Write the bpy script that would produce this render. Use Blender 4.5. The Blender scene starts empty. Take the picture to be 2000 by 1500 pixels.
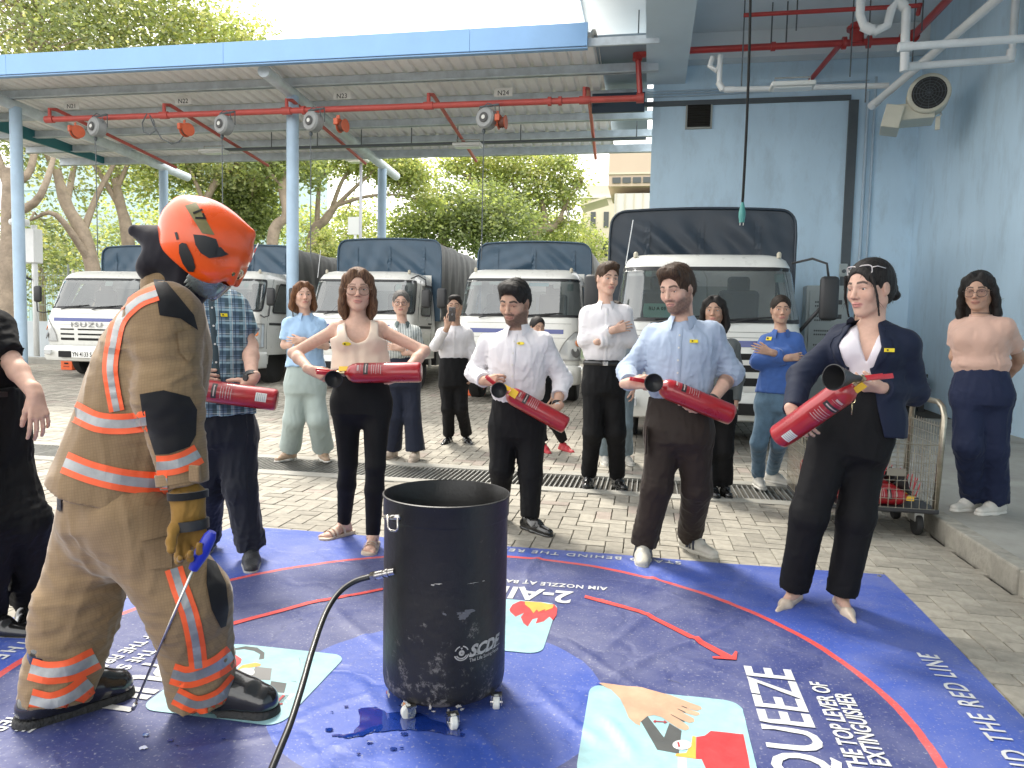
import bpy, bmesh, math, random
import numpy as np
from mathutils import Vector, Matrix
random.seed(7); RNG = np.random.RandomState(7)
SC = bpy.context.scene
COL = SC.collection
R = math.radians
# ------------------------------------------------------------------ camera
F_PX, PIT, ROLL, YAW, CAM_H = 1430.0, R(4.0), R(1.25), R(10.5), 1.31
_c, _s = math.cos(YAW), math.sin(YAW)
FWD = np.array([-_s*math.cos(PIT), _c*math.cos(PIT), -math.sin(PIT)])
_r = np.array([_c, _s, 0.0]); _u = np.cross(_r, FWD)
RGT = _r*math.cos(ROLL) + _u*math.sin(ROLL); UPV = np.cross(RGT, FWD)
CAM = np.array([0, 0, CAM_H])
cam = bpy.data.cameras.new('camera'); camo = bpy.data.objects.new('camera', cam); COL.objects.link(camo)
cam.sensor_width = 36; cam.lens = 36*F_PX/2000; cam.clip_end = 3000; cam.clip_start = 0.05
camo.matrix_world = Matrix(((RGT[0], UPV[0], -FWD[0], 0), (RGT[1], UPV[1], -FWD[1], 0), (RGT[2], UPV[2], -FWD[2], CAM_H), (0, 0, 0, 1)))
SC.camera = camo
# ------------------------------------------------------------------ sky, sun, exposure
SUN_EL, SUN_AZ = R(58), R(-38)          # sun high, beyond the yard to the left
w = bpy.data.worlds.new('World'); SC.world = w; w.use_nodes = True
nt = w.node_tree; nt.nodes.clear()
N = nt.nodes.new; L = nt.links.new
out = N('ShaderNodeOutputWorld'); bg = N('ShaderNodeBackground'); sky = N('ShaderNodeTexSky')
sky.sky_type = 'NISHITA'; sky.sun_disc = False; sky.sun_elevation = SUN_EL; sky.sun_rotation = SUN_AZ; sky.air_density = 1.4; sky.dust_density = 3
tc = N('ShaderNodeTexCoord'); mp = N('ShaderNodeMapping'); mp.inputs['Scale'].default_value = (1, 1, 2.6)
no = N('ShaderNodeTexNoise'); no.inputs['Scale'].default_value = 2.3; no.inputs['Detail'].default_value = 7; no.inputs['Roughness'].default_value = .55
cr = N('ShaderNodeValToRGB'); cr.color_ramp.elements[0].position = .3; cr.color_ramp.elements[0].color = (8.6, 8.7, 8.7, 1); cr.color_ramp.elements[1].position = .62; cr.color_ramp.elements[1].color = (12.8, 12.5, 12.0, 1)
mx = N('ShaderNodeMix'); mx.data_type = 'RGBA'; mx.inputs[0].default_value = .86
L(tc.outputs['Generated'], mp.inputs['Vector']); L(mp.outputs[0], no.inputs['Vector']); L(no.outputs['Fac'], cr.inputs[0])
L(sky.outputs[0], mx.inputs[6]); L(cr.outputs[0], mx.inputs[7]); L(mx.outputs[2], bg.inputs[0]); L(bg.outputs[0], out.inputs[0])
bg.inputs[1].default_value = 0.12
sl = bpy.data.lights.new('sun', 'SUN'); sl.energy = 2.3; sl.angle = R(11); sl.color = (1, .94, .84)
so = bpy.data.objects.new('sun', sl); COL.objects.link(so)
_d = Vector((math.sin(SUN_AZ)*math.cos(SUN_EL), math.cos(SUN_AZ)*math.cos(SUN_EL), math.sin(SUN_EL)))
so.rotation_euler = _d.to_track_quat('Z', 'Y').to_euler(); so.location = (0, 0, 60)
vs = SC.view_settings; vs.view_transform = 'Standard'; vs.look = 'None'; vs.gamma = 1; vs.exposure = 1.25; vs.use_curve_mapping = False
SC.cycles.max_bounces = 8; SC.cycles.diffuse_bounces = 5; SC.cycles.glossy_bounces = 4; SC.cycles.transparent_max_bounces = 12; SC.cycles.transmission_bounces = 4
SC.cycles.use_denoising = True; SC.cycles.sample_clamp_indirect = 6

# ------------------------------------------------------------------ measuring helpers
def ray(px, py): return FWD + RGT*((px-1000)/F_PX) - UPV*((py-750)/F_PX)
def D(px, py, dep): return CAM + ray(px, py)*dep
def G(px, py, z=0.0):
    d = ray(px, py); return CAM + d*((z-CAM_H)/d[2])
def Yp(px, py, y):
    d = ray(px, py); return CAM + d*(y/d[1])
def Xp(px, py, x):
    d = ray(px, py); return CAM + d*(x/d[0])
def gz(y): return 0.03*min(max(0.0, y-7.0), 13.0)
def GG(px, py):                      # point on the yard, which rises gently beyond the drain
    z = 0.0
    for _ in range(12):
        p = G(px, py, z); z = gz(p[1])
    return p
def depth_of(p): return float((np.array(p)-CAM) @ FWD)

# ------------------------------------------------------------------ materials
MATS = {}
def sock(nodes, name, typ=None):
    return nodes.inputs[name]
def mat(name, col, rough=.6, metal=0., spec=.5, bump=0., bscale=60., var=0., vscale=6., attr=None, coat=0., rand=0., dirt=0., trans=0., emit=None, sheen=0., sss=0., obj=True, aniso=None, vcol2=None, bdist=.01):
    """Principled material: base colour with noise variation, fine bump, optional vertex colour, dirt and per-object tint."""
    if name in MATS: return MATS[name]
    m = bpy.data.materials.new(name); m.use_nodes = True; t = m.node_tree; n = t.nodes; b = n['Principled BSDF']; k = t.links.new
    b.inputs['Base Color'].default_value = (*col, 1); b.inputs['Roughness'].default_value = rough; b.inputs['Metallic'].default_value = metal
    b.inputs['Specular IOR Level'].default_value = spec; b.inputs['Coat Weight'].default_value = coat
    if sheen: b.inputs['Sheen Weight'].default_value = sheen; b.inputs['Sheen Roughness'].default_value = .4
    if sss: b.inputs['Subsurface Weight'].default_value = sss; b.inputs['Subsurface Radius'].default_value = (.012, .005, .003); b.inputs['Subsurface Scale'].default_value = 1
    if trans: b.inputs['Transmission Weight'].default_value = trans
    if emit: b.inputs['Emission Color'].default_value = (*emit[0], 1); b.inputs['Emission Strength'].default_value = emit[1]
    tcn = n.new('ShaderNodeTexCoord'); vec = tcn.outputs['Object']
    if aniso:
        mpn = n.new('ShaderNodeMapping'); mpn.inputs['Scale'].default_value = aniso; k(vec, mpn.inputs[0]); vec = mpn.outputs[0]
    cur = None
    if attr:
        a = n.new('ShaderNodeAttribute'); a.attribute_name = attr; cur = a.outputs['Color']
    def cmix(fac, a_, b_, mode='MIX'):
        x = n.new('ShaderNodeMix'); x.data_type = 'RGBA'; x.blend_type = mode
        for so_, v in ((0, fac), (6, a_), (7, b_)):
            if hasattr(v, 'links') or hasattr(v, 'is_linked'): k(v, x.inputs[so_])
            elif isinstance(v, (int, float)): x.inputs[so_].default_value = v
            else: x.inputs[so_].default_value = (*v, 1)
        return x.outputs[2]
    if cur is None: 
        rgb = n.new('ShaderNodeRGB'); rgb.outputs[0].default_value = (*col, 1); cur = rgb.outputs[0]
    if var:
        z = n.new('ShaderNodeTexNoise'); z.inputs['Scale'].default_value = vscale; z.inputs['Detail'].default_value = 6; z.inputs['Roughness'].default_value = .62; k(vec, z.inputs['Vector'])
        mr = n.new('ShaderNodeMapRange'); mr.inputs[1].default_value = .3; mr.inputs[2].default_value = .7; mr.inputs[3].default_value = 1-var; mr.inputs[4].default_value = 1+var; k(z.outputs['Fac'], mr.inputs[0])
        if vcol2: cur = cmix(z.outputs['Fac'], cur, vcol2)
        hs = n.new('ShaderNodeVectorMath'); hs.operation = 'SCALE'; k(cur, hs.inputs[0]); k(mr.outputs[0], hs.inputs['Scale']); cur = hs.outputs[0]
        rr = n.new('ShaderNodeMapRange'); rr.inputs[3].default_value = max(0, rough-.12); rr.inputs[4].default_value = min(1, rough+.12); k(z.outputs['Fac'], rr.inputs[0]); k(rr.outputs[0], b.inputs['Roughness'])
    if rand:
        oi = n.new('ShaderNodeObjectInfo'); mr = n.new('ShaderNodeMapRange'); mr.inputs[3].default_value = 1-rand; mr.inputs[4].default_value = 1+rand; k(oi.outputs['Random'], mr.inputs[0])
        hs = n.new('ShaderNodeVectorMath'); hs.operation = 'SCALE'; k(cur, hs.inputs[0]); k(mr.outputs[0], hs.inputs['Scale']); cur = hs.outputs[0]
    if dirt:
        z = n.new('ShaderNodeTexNoise'); z.inputs['Scale'].default_value = 3.1; z.inputs['Detail'].default_value = 10; z.inputs['Roughness'].default_value = .7; k(vec, z.inputs['Vector'])
        mr = n.new('ShaderNodeMapRange'); mr.inputs[1].default_value = .5; mr.inputs[2].default_value = .75; mr.inputs[4].default_value = dirt; k(z.outputs['Fac'], mr.inputs[0])
        cur = cmix(mr.outputs[0], cur, (.09, .08, .065))
    k(cur, b.inputs['Base Color'])
    if bump:
        z = n.new('ShaderNodeTexNoise'); z.inputs['Scale'].default_value = bscale; z.inputs['Detail'].default_value = 5; k(vec, z.inputs['Vector'])
        bp = n.new('ShaderNodeBump'); bp.inputs['Strength'].default_value = bump; bp.inputs['Distance'].default_value = bdist; k(z.outputs['Fac'], bp.inputs['Height']); k(bp.outputs[0], b.inputs['Normal'])
    MATS[name] = m
    return m

def glass_mat(name, tint=(.10, .16, .17), a=.5, rough=.03):
    m = bpy.data.materials.new(name); m.use_nodes = True; t = m.node_tree; n = t.nodes; n.clear(); k = t.links.new
    o = n.new('ShaderNodeOutputMaterial'); mixn = n.new('ShaderNodeMixShader'); tr = n.new('ShaderNodeBsdfTransparent'); tr.inputs[0].default_value = (*[1-(1-q)*.55 for q in tint], 1)
    gl = n.new('ShaderNodeBsdfGlossy'); gl.inputs['Roughness'].default_value = rough; fr = n.new('ShaderNodeFresnel'); fr.inputs[0].default_value = 1.6
    df = n.new('ShaderNodeBsdfDiffuse'); df.inputs[0].default_value = (.30, .36, .36, 1); m2 = n.new('ShaderNodeMixShader'); m2.inputs[0].default_value = a*.25
    k(tr.outputs[0], m2.inputs[1]); k(df.outputs[0], m2.inputs[2]); mr = n.new('ShaderNodeMath'); mr.operation = 'MULTIPLY_ADD'; mr.inputs[1].default_value = 1.0; mr.inputs[2].default_value = .1; k(fr.outputs[0], mr.inputs[0])
    k(mr.outputs[0], mixn.inputs[0]); k(m2.outputs[0], mixn.inputs[1]); k(gl.outputs[0], mixn.inputs[2]); k(mixn.outputs[0], o.inputs[0]); return m
# ------------------------------------------------------------------ object helpers
def link(name, me, m=None, parent=None, smooth=False):
    o = bpy.data.objects.new(name, me); COL.objects.link(o)
    if parent is not None: o.parent = parent
    if m is not None and not me.materials:
        for q in (m if isinstance(m, (list, tuple)) else [m]): me.materials.append(q)
    if smooth: me.polygons.foreach_set('use_smooth', np.ones(len(me.polygons), bool))
    return o
def tag(o, label=None, cat=None, group=None, kind=None):
    if label: o['label'] = label
    if cat: o['category'] = cat
    if group: o['group'] = group
    if kind: o['kind'] = kind
    return o
def thing(name, label, cat, loc=(0, 0, 0), rz=0., group=None):
    o = bpy.data.objects.new(name, None); COL.objects.link(o); o.location = tuple(loc); o.rotation_euler = (0, 0, rz); o.empty_display_size = .1
    return tag(o, label, cat, group)
ORD = ['leftmost', 'second from the left', 'third from the left', 'fourth from the left', 'fifth from the left', 'sixth from the left', 'rightmost']
def kids(o): return [c for c in bpy.data.objects if c.parent is o]
def copy_tree(o, parent=None, _k=None):
    if _k is None:
        _k = {}
        for c in bpy.data.objects:
            if c.parent: _k.setdefault(c.parent.name, []).append(c)
    c = o.copy(); COL.objects.link(c)
    if parent: c.parent = parent
    for ch in _k.get(o.name, []): copy_tree(ch, c, _k)
    return c

class MB:
    """Collects geometry for ONE mesh."""
    def __init__(s): s.v = []; s.f = []; s.mi = []
    def add(s, vs, fs, mi=0):
        o = len(s.v); s.v.extend([tuple(map(float, x)) for x in vs]); s.f.extend([[i+o for i in f] for f in fs]); s.mi.extend([mi]*len(fs)); return s
    def box(s, c, size, rot=None, mi=0, bev=0.):
        hx, hy, hz = [q/2 for q in size]
        if bev > 0:
            b = min(bev, hx*.95, hy*.95, hz*.95)
            bm = bmesh.new(); bmesh.ops.create_cube(bm, size=1)
            for v in bm.verts: v.co = (v.co.x*2*hx, v.co.y*2*hy, v.co.z*2*hz)
            bmesh.ops.bevel(bm, geom=bm.edges[:], offset=b, segments=2, affect='EDGES', profile=.5)
            vs = [v.co.copy() for v in bm.verts]; bm.verts.index_update(); fs = [[v.index for v in f.verts] for f in bm.faces]; bm.free()
        else:
            vs = [Vector((x*hx, y*hy, z*hz)) for x in (-1, 1) for y in (-1, 1) for z in (-1, 1)]
            fs = [[0, 1, 3, 2], [4, 6, 7, 5], [0, 4, 5, 1], [2, 3, 7, 6], [0, 2, 6, 4], [1, 5, 7, 3]]
        M = rot if rot is not None else Matrix.Identity(3)
        return s.add([M @ v + Vector(c) for v in vs], fs, mi)
    def bar(s, a, b, w_, h_, up=(0, 0, 1), mi=0, bev=0.):
        a, b = Vector(a), Vector(b); d = b-a; ln = d.length; d.normalize(); u = Vector(up)
        x = d.cross(u)
        if x.length < 1e-4: x = d.cross(Vector((1, 0, 0)))
        x.normalize(); z = x.cross(d)
        M = Matrix((x, d, z)).transposed()
        return s.box((a+b)/2, (w_, ln, h_), M, mi, bev)
    def tube(s, pts, r, n=12, cap=True, mi=0):
        pts = [Vector(p) for p in pts]; k = len(pts)
        rs = r if isinstance(r, (list, tuple, np.ndarray)) else [r]*k
        vs = []; ref = None
        for i, p in enumerate(pts):
            t = (pts[min(i+1, k-1)]-pts[max(i-1, 0)])
            if t.length < 1e-9: t = Vector((0, 0, 1))
            t.normalize()
            if ref is None: ref = t.orthogonal().normalized()
            x = ref - t*ref.dot(t)
            if x.length < 1e-5: x = t.orthogonal()
            x.normalize(); ref = x; y = t.cross(x)
            vs += [p + (x*math.cos(2*math.pi*j/n)+y*math.sin(2*math.pi*j/n))*rs[i] for j in range(n)]
        fs = [[i*n+j, i*n+(j+1) % n, (i+1)*n+(j+1) % n, (i+1)*n+j] for i in range(k-1) for j in range(n)]
        if cap: fs += [list(range(n))[::-1], [(k-1)*n+j for j in range(n)]]
        return s.add(vs, fs, mi)
    def lathe(s, prof, c=(0, 0, 0), axis=(0, 0, 1), n=24, mi=0, cap=True):
        c = Vector(c); ax = Vector(axis).normalized(); x = ax.orthogonal().normalized(); y = ax.cross(x); k = len(prof)
        vs = [c + ax*z + (x*math.cos(2*math.pi*j/n)+y*math.sin(2*math.pi*j/n))*r_ for r_, z in prof for j in range(n)]
        fs = [[i*n+j, i*n+(j+1) % n, (i+1)*n+(j+1) % n, (i+1)*n+j] for i in range(k-1) for j in range(n)]
        if cap: fs += [list(range(n))[::-1], [(k-1)*n+j for j in range(n)]]
        return s.add(vs, fs, mi)
    def prism(s, poly, a, b, mi=0):
        """poly: list of 3-D points; extruded from offset a to offset b (vectors)."""
        a, b = Vector(a), Vector(b); n = len(poly); P = [Vector(p) for p in poly]
        return s.add([p+a for p in P]+[p+b for p in P], [list(range(n))[::-1], [n+i for i in range(n)]]+[[i, (i+1) % n, n+(i+1) % n, n+i] for i in range(n)], mi)
    def grid(s, fn, nu, nv, mi=0):
        vs = [fn(i/nu, j/nv) for j in range(nv+1) for i in range(nu+1)]
        fs = [[j*(nu+1)+i, j*(nu+1)+i+1, (j+1)*(nu+1)+i+1, (j+1)*(nu+1)+i] for j in range(nv) for i in range(nu)]
        return s.add(vs, fs, mi)
    def mesh(s, name='m'):
        me = bpy.data.meshes.new(name); me.from_pydata(s.v, [], s.f)
        if any(s.mi): me.polygons.foreach_set('material_index', s.mi)
        me.update(); return me
    def build(s, name, m, parent=None, smooth=False, ang=None):
        me = s.mesh(name)
        bm = bmesh.new(); bm.from_mesh(me); bmesh.ops.recalc_face_normals(bm, faces=bm.faces[:]); bm.to_mesh(me); bm.free()
        o = link(name, me, m, parent, smooth)
        if smooth and ang is not None: me.set_sharp_from_angle(angle=R(ang))
        return o
def arc_pts(c, r, a0, a1, n, ax=(1, 0, 0), ay=(0, 0, 1)):
    c = Vector(c); ax = Vector(ax); ay = Vector(ay)
    return [c + ax*(r*math.cos(R(a0+(a1-a0)*i/n))) + ay*(r*math.sin(R(a0+(a1-a0)*i/n))) for i in range(n+1)]
def bez(p0, p1, p2, p3, n=16):
    P = [Vector(p) for p in (p0, p1, p2, p3)]
    return [P[0]*(1-t)**3 + P[1]*3*t*(1-t)**2 + P[2]*3*t*t*(1-t) + P[3]*t**3 for t in [i/n for i in range(n+1)]]
def text_mesh(s_, size, extrude=0.0, bold=0.0, sx=1., spacing=1.):
    cu = bpy.data.curves.new('t', 'FONT'); cu.body = s_; cu.size = size; cu.extrude = extrude; cu.offset = bold; cu.resolution_u = 3; cu.space_character = spacing
    cu.align_x = 'CENTER'; cu.align_y = 'CENTER'
    o = bpy.data.objects.new('t', cu); COL.objects.link(o)
    bpy.context.view_layer.update()
    me = bpy.data.meshes.new_from_object(o.evaluated_get(bpy.context.evaluated_depsgraph_get()))
    bpy.data.objects.remove(o); bpy.data.curves.remove(cu)
    vs = [(v.co.x*sx, v.co.y, v.co.z) for v in me.vertices]; fs = [list(p.vertices) for p in me.polygons]
    bpy.data.meshes.remove(me)
    return vs, fs
def text_on(parent, s_, size, origin, xdir, ydir, m, bold=0.0, sx=1., spacing=1., name='lettering', lift=0.002):
    vs, fs = text_mesh(s_, size, 0, bold, sx, spacing)
    o_, X, Y = Vector(origin), Vector(xdir).normalized(), Vector(ydir).normalized(); Z = X.cross(Y)
    b = MB(); b.add([o_+X*v[0]+Y*v[1]+Z*lift for v in vs], fs)
    me = b.mesh(name); o = link(name, me, m, parent); o['kind'] = 'stuff'; return o
def wob(p, s=1.0, seed=0.0):
    """cheap smooth noise for arrays (...,3) -> (...)"""
    x, y, z = p[..., 0]*s, p[..., 1]*s, p[..., 2]*s
    a = np.sin(1.7*x+2.3*y*.8+seed)+np.sin(2.1*y-1.3*z+seed*1.7)+np.sin(1.9*z+1.1*x+seed*2.3)
    b = np.sin(3.9*x-2.7*z+1.3*a+seed)+np.sin(4.3*y+3.1*x-1.1*a)+np.sin(3.7*z-3.3*y+a)
    return (a*.6+b*.4)/3.0
# ================================================================== ground, paving, drain, apron
M_mortar = mat('paving_joint', (.055, .05, .042), .95, bump=.5, bscale=90)
M_paver = mat('paver', (.3, .28, .235), .85, var=.2, dirt=.25, vscale=14, bump=.35, bscale=160, attr='Col', bdist=.004)
M_paver_i = mat('paver_single', (.30, .278, .232), .85, var=.24, vscale=14, bump=.35, bscale=160, rand=.16, bdist=.004)
M_conc = mat('concrete', (.31, .30, .265), .8, var=.22, vscale=1.6, bump=.3, bscale=45, dirt=.35)
M_kerb = mat('kerb_concrete', (.33, .31, .26), .85, var=.3, vscale=5, bump=.5, bscale=40, dirt=.8)
def ground():
    b = MB(); xs = [-400, -30, 12, 400]; ys = [-60, 7, 20, 60, 700]
    vs = [(x, y, gz(y)-.028) for y in ys for x in xs]
    b.add(vs, [[j*4+i, j*4+i+1, (j+1)*4+i+1, (j+1)*4+i] for j in range(4) for i in range(3)])
    o = b.build('ground', M_mortar); tag(o, kind='structure'); return o
ground()
paving = thing('paving', None, None); paving['kind'] = 'structure'
W = .1125
def zig(t): return .0115*math.sin(2*math.pi*t)
def edge(p, q, n):
    pts = []; lng = max(abs(q[0]-p[0]), abs(q[1]-p[1]))
    for i in range(n):
        t = i/n; x = p[0]+(q[0]-p[0])*t; y = p[1]+(q[1]-p[1])*t
        if p[0] == q[0]: x += zig(y)
        else: y += zig(x)*.7
        pts.append((x, y))
    return pts
def paver_outline(hor, n=4):
    a, b_ = (2, 1) if hor else (1, 2); k = n
    pts = edge((0, 0), (a, 0), k*a)+edge((a, 0), (a, b_), k*b_)+edge((a, b_), (0, b_), k*a)+edge((0, b_), (0, 0), k*b_)
    cx, cy = a/2, b_/2; g = .042
    return [(((x-cx)*(1-g/a)), ((y-cy)*(1-g/b_))) for x, y in pts], (cx, cy)
OUT = {h: paver_outline(h) for h in (True, False)}
OUT1 = {h: paver_outline(h, 1) for h in (True, False)}
def paver_mesh(hor):
    pts, c = OUT[hor]; n = len(pts)
    vs = [(x*W*.965, y*W*.965, .0) for x, y in pts]+[(x*W, y*W, -.004) for x, y in pts]+[(x*W, y*W, -.03) for x, y in pts]
    return MB().add(vs, [list(range(n))]+[[n+i, n+(i+1) % n, (i+1) % n, i] for i in range(n)]+[[2*n+i, 2*n+(i+1) % n, n+(i+1) % n, n+i] for i in range(n)]).mesh('paver')
PM = {h: paver_mesh(h) for h in (True, False)}
for m_ in PM.values(): m_.materials.append(M_paver_i)
MAT_X0, MAT_X1, MAT_Y0, MAT_Y1 = -2.62, 1.34, .3, 4.33
DR0, DR1 = 6.08, 6.80      # drain
KX = 2.0                    # kerb face
cells = []
for i in range(int(-24/W), int(KX/W)):
    for j in range(int(.9/W), int(21/W)):
        r = (i-j) % 4
        if r not in (0, 3): continue
        hor = r == 0; cx = (i+(1 if hor else .5))*W; cy = (j+(.5 if hor else 1))*W
        if cx < -1.18*cy-1 or cx > .55*cy+1.5 or cx > KX: continue
        if DR0-.02 < cy < DR1+.02 and cx > -14: continue
        if MAT_X0+.25 < cx < MAT_X1-.2 and MAT_Y0+.2 < cy < MAT_Y1-.2: continue
        if -6 < cx < -.6 and cy > 20: continue
        cells.append((hor, cx, cy))
def prj(x, y):
    v = np.array([x, y, gz(y)])-CAM; z = v @ FWD
    return 1000+F_PX*(v @ RGT)/z, 750-F_PX*(v @ UPV)/z, z
def near_rank(c):
    px, py, z = prj(c[1], c[2]); vis = -10 < px < 2010 and py < 1510
    blocked = (py > 1240 and px < 120)
    return (0 if vis and not blocked else 1, z)
cells.sort(key=near_rank)
vs, fs, cs = [], [], []
rr = random.Random(3)
for n_, (hor, cx, cy) in enumerate(cells):
    z = gz(cy)+rr.uniform(-.0018, .0018); tx, ty = rr.uniform(-.012, .012), rr.uniform(-.012, .012)
    sl_ = .03 if 7 < cy < 20 else 0
    if n_ < 300:
        o = bpy.data.objects.new('paver', PM[hor]); COL.objects.link(o); o.parent = paving; o.location = (cx, cy, z); o.rotation_euler = (tx, ty, rr.uniform(-.006, .006)); continue
    pts, c = (OUT if cy < 9.5 else OUT1)[hor]; n = len(pts); o = len(vs)
    near = cy < 9.5
    for x, y in pts: vs.append((cx+x*W*.97, cy+y*W*.97, z+sl_*y*W+tx*x*W+ty*y*W))
    if near:
        for x, y in pts: vs.append((cx+x*W, cy+y*W, z-.025))
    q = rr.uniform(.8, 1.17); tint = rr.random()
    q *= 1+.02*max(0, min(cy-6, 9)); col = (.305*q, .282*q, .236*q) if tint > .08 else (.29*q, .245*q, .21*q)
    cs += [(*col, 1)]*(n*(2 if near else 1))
    fs.append([o+i for i in range(n)])
    if near: fs += [[o+n+i, o+n+(i+1) % n, o+(i+1) % n, o+i] for i in range(n)]
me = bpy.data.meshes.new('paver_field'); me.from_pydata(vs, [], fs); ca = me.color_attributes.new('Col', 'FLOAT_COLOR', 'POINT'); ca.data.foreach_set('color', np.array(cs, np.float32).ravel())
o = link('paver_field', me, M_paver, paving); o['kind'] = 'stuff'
# drain channel with steel bar grates
M_galv = mat('galvanised_steel', (.42, .42, .4), .45, .85, var=.2, vscale=20, bump=.1)
M_dark = mat('dark_void', (.012, .012, .012), .9)
drain = thing('drain_channel', 'long steel bar grating drain crossing the paved yard behind the blue mat', 'drain', (0, 0, 0))
b = MB(); b.box((-6.5, (DR0+DR1)/2, -.22), (19, DR1-DR0, .02)); b.box((-6.5, DR1+.0, -.13), (19, .012, .2)); b.box((-6.5, DR0, -.13), (19, .012, .2)); b.build('channel', M_dark, drain)
b = MB()
for y in (DR0-.01, DR1+.01): b.box((-6.5, y, -.009), (19, .16, .03))
b.build('edge_strip', M_conc, drain)
def grate():
    b = MB(); n = 23
    for i in range(n): b.box((-.485+.97*i/(n-1), 0, -.016), (.009, DR1-DR0-.08, .03))
    for y in (-.3, .3): b.box((0, y, -.012), (.99, .012, .034))
    return b.mesh('grate_panel')
gm = grate(); gm.materials.append(M_galv)
for i in range(19):
    o = link('grate_panel', gm, None, drain); o.location = (-15.5+i*1.0, (DR0+DR1)/2, random.uniform(-.002, .002)); o.rotation_euler = (0, 0, random.uniform(-.004, .004)); o['kind'] = 'stuff'
# raised concrete apron along the right wall, kerb stones along its edge
b = MB(); b.box((7.0, 4.3, .065), (9.9, 20.6, .13), bev=.0); ap = b.build('apron', M_conc); tag(ap, kind='structure')
kb = thing('kerb', None, None); kb['kind'] = 'structure'
for i in range(17):
    y0 = -1.5+i*.95
    b = MB(); b.box((0, 0, 0), (.11, .942, .16), bev=.012); o = b.build('kerb_stone', M_kerb, kb); o.location = (KX+random.uniform(-.004, .004), y0+.47, .055+random.uniform(-.003, .003)); o.rotation_euler = (0, 0, random.uniform(-.004, .004))
# ================================================================== building (right), ceiling, beam
M_wall = mat('wall_paint_blue', (.56, .735, .87), .62, var=.09, vscale=.9, bump=.18, bscale=24, dirt=.22, aniso=(1, 1, .35))
M_ceil = mat('ceiling_paint', (.70, .74, .76), .7, var=.04, vscale=1, bump=.1, bscale=20)
M_beam = mat('beam_paint', (.60, .70, .77), .6, var=.05, vscale=1)
BW_Y, RW_X, CEIL, BEAM = 14.6, 4.65, 6.9, 6.1
bld = thing('station_building', 'light blue painted vehicle bay with tall walls, beam and ceiling', 'building', (0, 0, 0))
b = MB(); b.box((2.0+.9, BW_Y+.15, 3.6), (5.96, .3, 7.2)); b.build('back_wall', M_wall, bld)
b = MB(); b.box((RW_X+.15, 3.3, 3.6), (.3, 22.594, 7.2)); b.build('side_wall', M_wall, bld)
b = MB(); b.box((1.66, 3.4, CEIL+.15), (5.97, 22.4, .3)); b.build('ceiling_slab', M_ceil, bld)
b = MB(); b.box((.15, 3.3, (BEAM+CEIL)/2-.002), (.72, 22.59, CEIL-BEAM)); b.build('beam', M_beam, bld)
b = MB(); b.box((2.6, BW_Y-.16, CEIL-.24), (4.1, .3, .476)); b.build('wall_beam', M_ceil, bld)
b = MB(); b.box((-1.36, 3.4, CEIL+.12), (.1, 22.42, .38)); b.build('slab_edge', M_beam, bld)
# wall louvre, conduits
M_cable = mat('dark_grey_trunking', (.085, .10, .11), .5, var=.1)
M_pipeb = mat('pale_blue_pipe', (.42, .53, .62), .5)
M_pvc = mat('white_pvc', (.72, .74, .74), .35, var=.05)
M_redp = mat('red_pipe_paint', (.42, .035, .03), .35, var=.12, vscale=5, coat=.2)
M_redp2 = mat('faded_red_pipe', (.50, .085, .07), .45, var=.12, vscale=5)
def wp(px, py, off=.03): p = Yp(px, py, BW_Y-off); return p
lv = thing('wall_louvre', 'square dark slatted ventilation louvre high on the blue back wall', 'louvre', wp(1365, 226, .02))
b = MB(); s_ = .46
for dx in (-s_/2, s_/2): b.box((dx, 0, 0), (.03, .05, s_+.03))
for dz in (-s_/2, s_/2): b.box((0, -.001, dz), (s_-.031, .05, .03))
b.build('frame', mat('louvre_frame', (.35, .36, .33), .5), lv)
b = MB(); b.box((0, .01, 0), (s_-.04, .01, s_-.04)); b.build('back', M_dark, lv)
for i in range(10):
    b = MB(); b.bar((-.21, 0, 0), (.21, 0, 0), .05, .006, up=(0, .6, 1)); o = b.build('slat', mat('louvre_slat', (.045, .043, .038), .5), lv); o.location = (0, -.012, -.2+i*.044)
def run(name, label, cat, pts, r, m, parent=None, n=10, fr=None):
    o = MB().tube(pts, r, n).build(name, m, parent, True, 50)
    if parent is None: tag(o, label, cat)
    return o
t = thing('cable_trunking', 'dark grey cable trunking along the top of the back wall and down', 'trunking', wp(1259, 205))
o0 = Vector(t.location)
b = MB(); z0 = wp(1500, 196)[2]; xa, xb = wp(1259, 205)[0]-.1, wp(1662, 190)[0]
b.box(((xa+xb)/2-o0.x, 0, z0-o0.z), (xb-xa, .06, .085)); b.build('horizontal_run', M_cable, t)
b = MB(); xm = wp(1660, 350)[0]; b.box((xm-o0.x, .003, (z0+.1)/2-o0.z), (.16, .06, z0-.2)); b.build('vertical_run', M_cable, t)
b = MB()
x2 = wp(1690, 300)[0]
b.tube([(x2-o0.x, 0, .2-o0.z), (x2-o0.x, 0, z0+.1-o0.z)], .03, 8); b.tube([(x2+.12-o0.x, 0, .2-o0.z), (x2+.12-o0.x, 0, z0+.35-o0.z)], .022, 8); b.build('conduit', M_pipeb, t, True, 50)
b = MB()
for k in range(3): b.tube([(-.2, .0, .14+k*.05), (1.1+k*.03, .0, .14+k*.05), (xb-o0.x+.3, .0, .2+k*.05)], .014, 6)
b.build('conduit', M_pipeb, t, True, 50)
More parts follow.
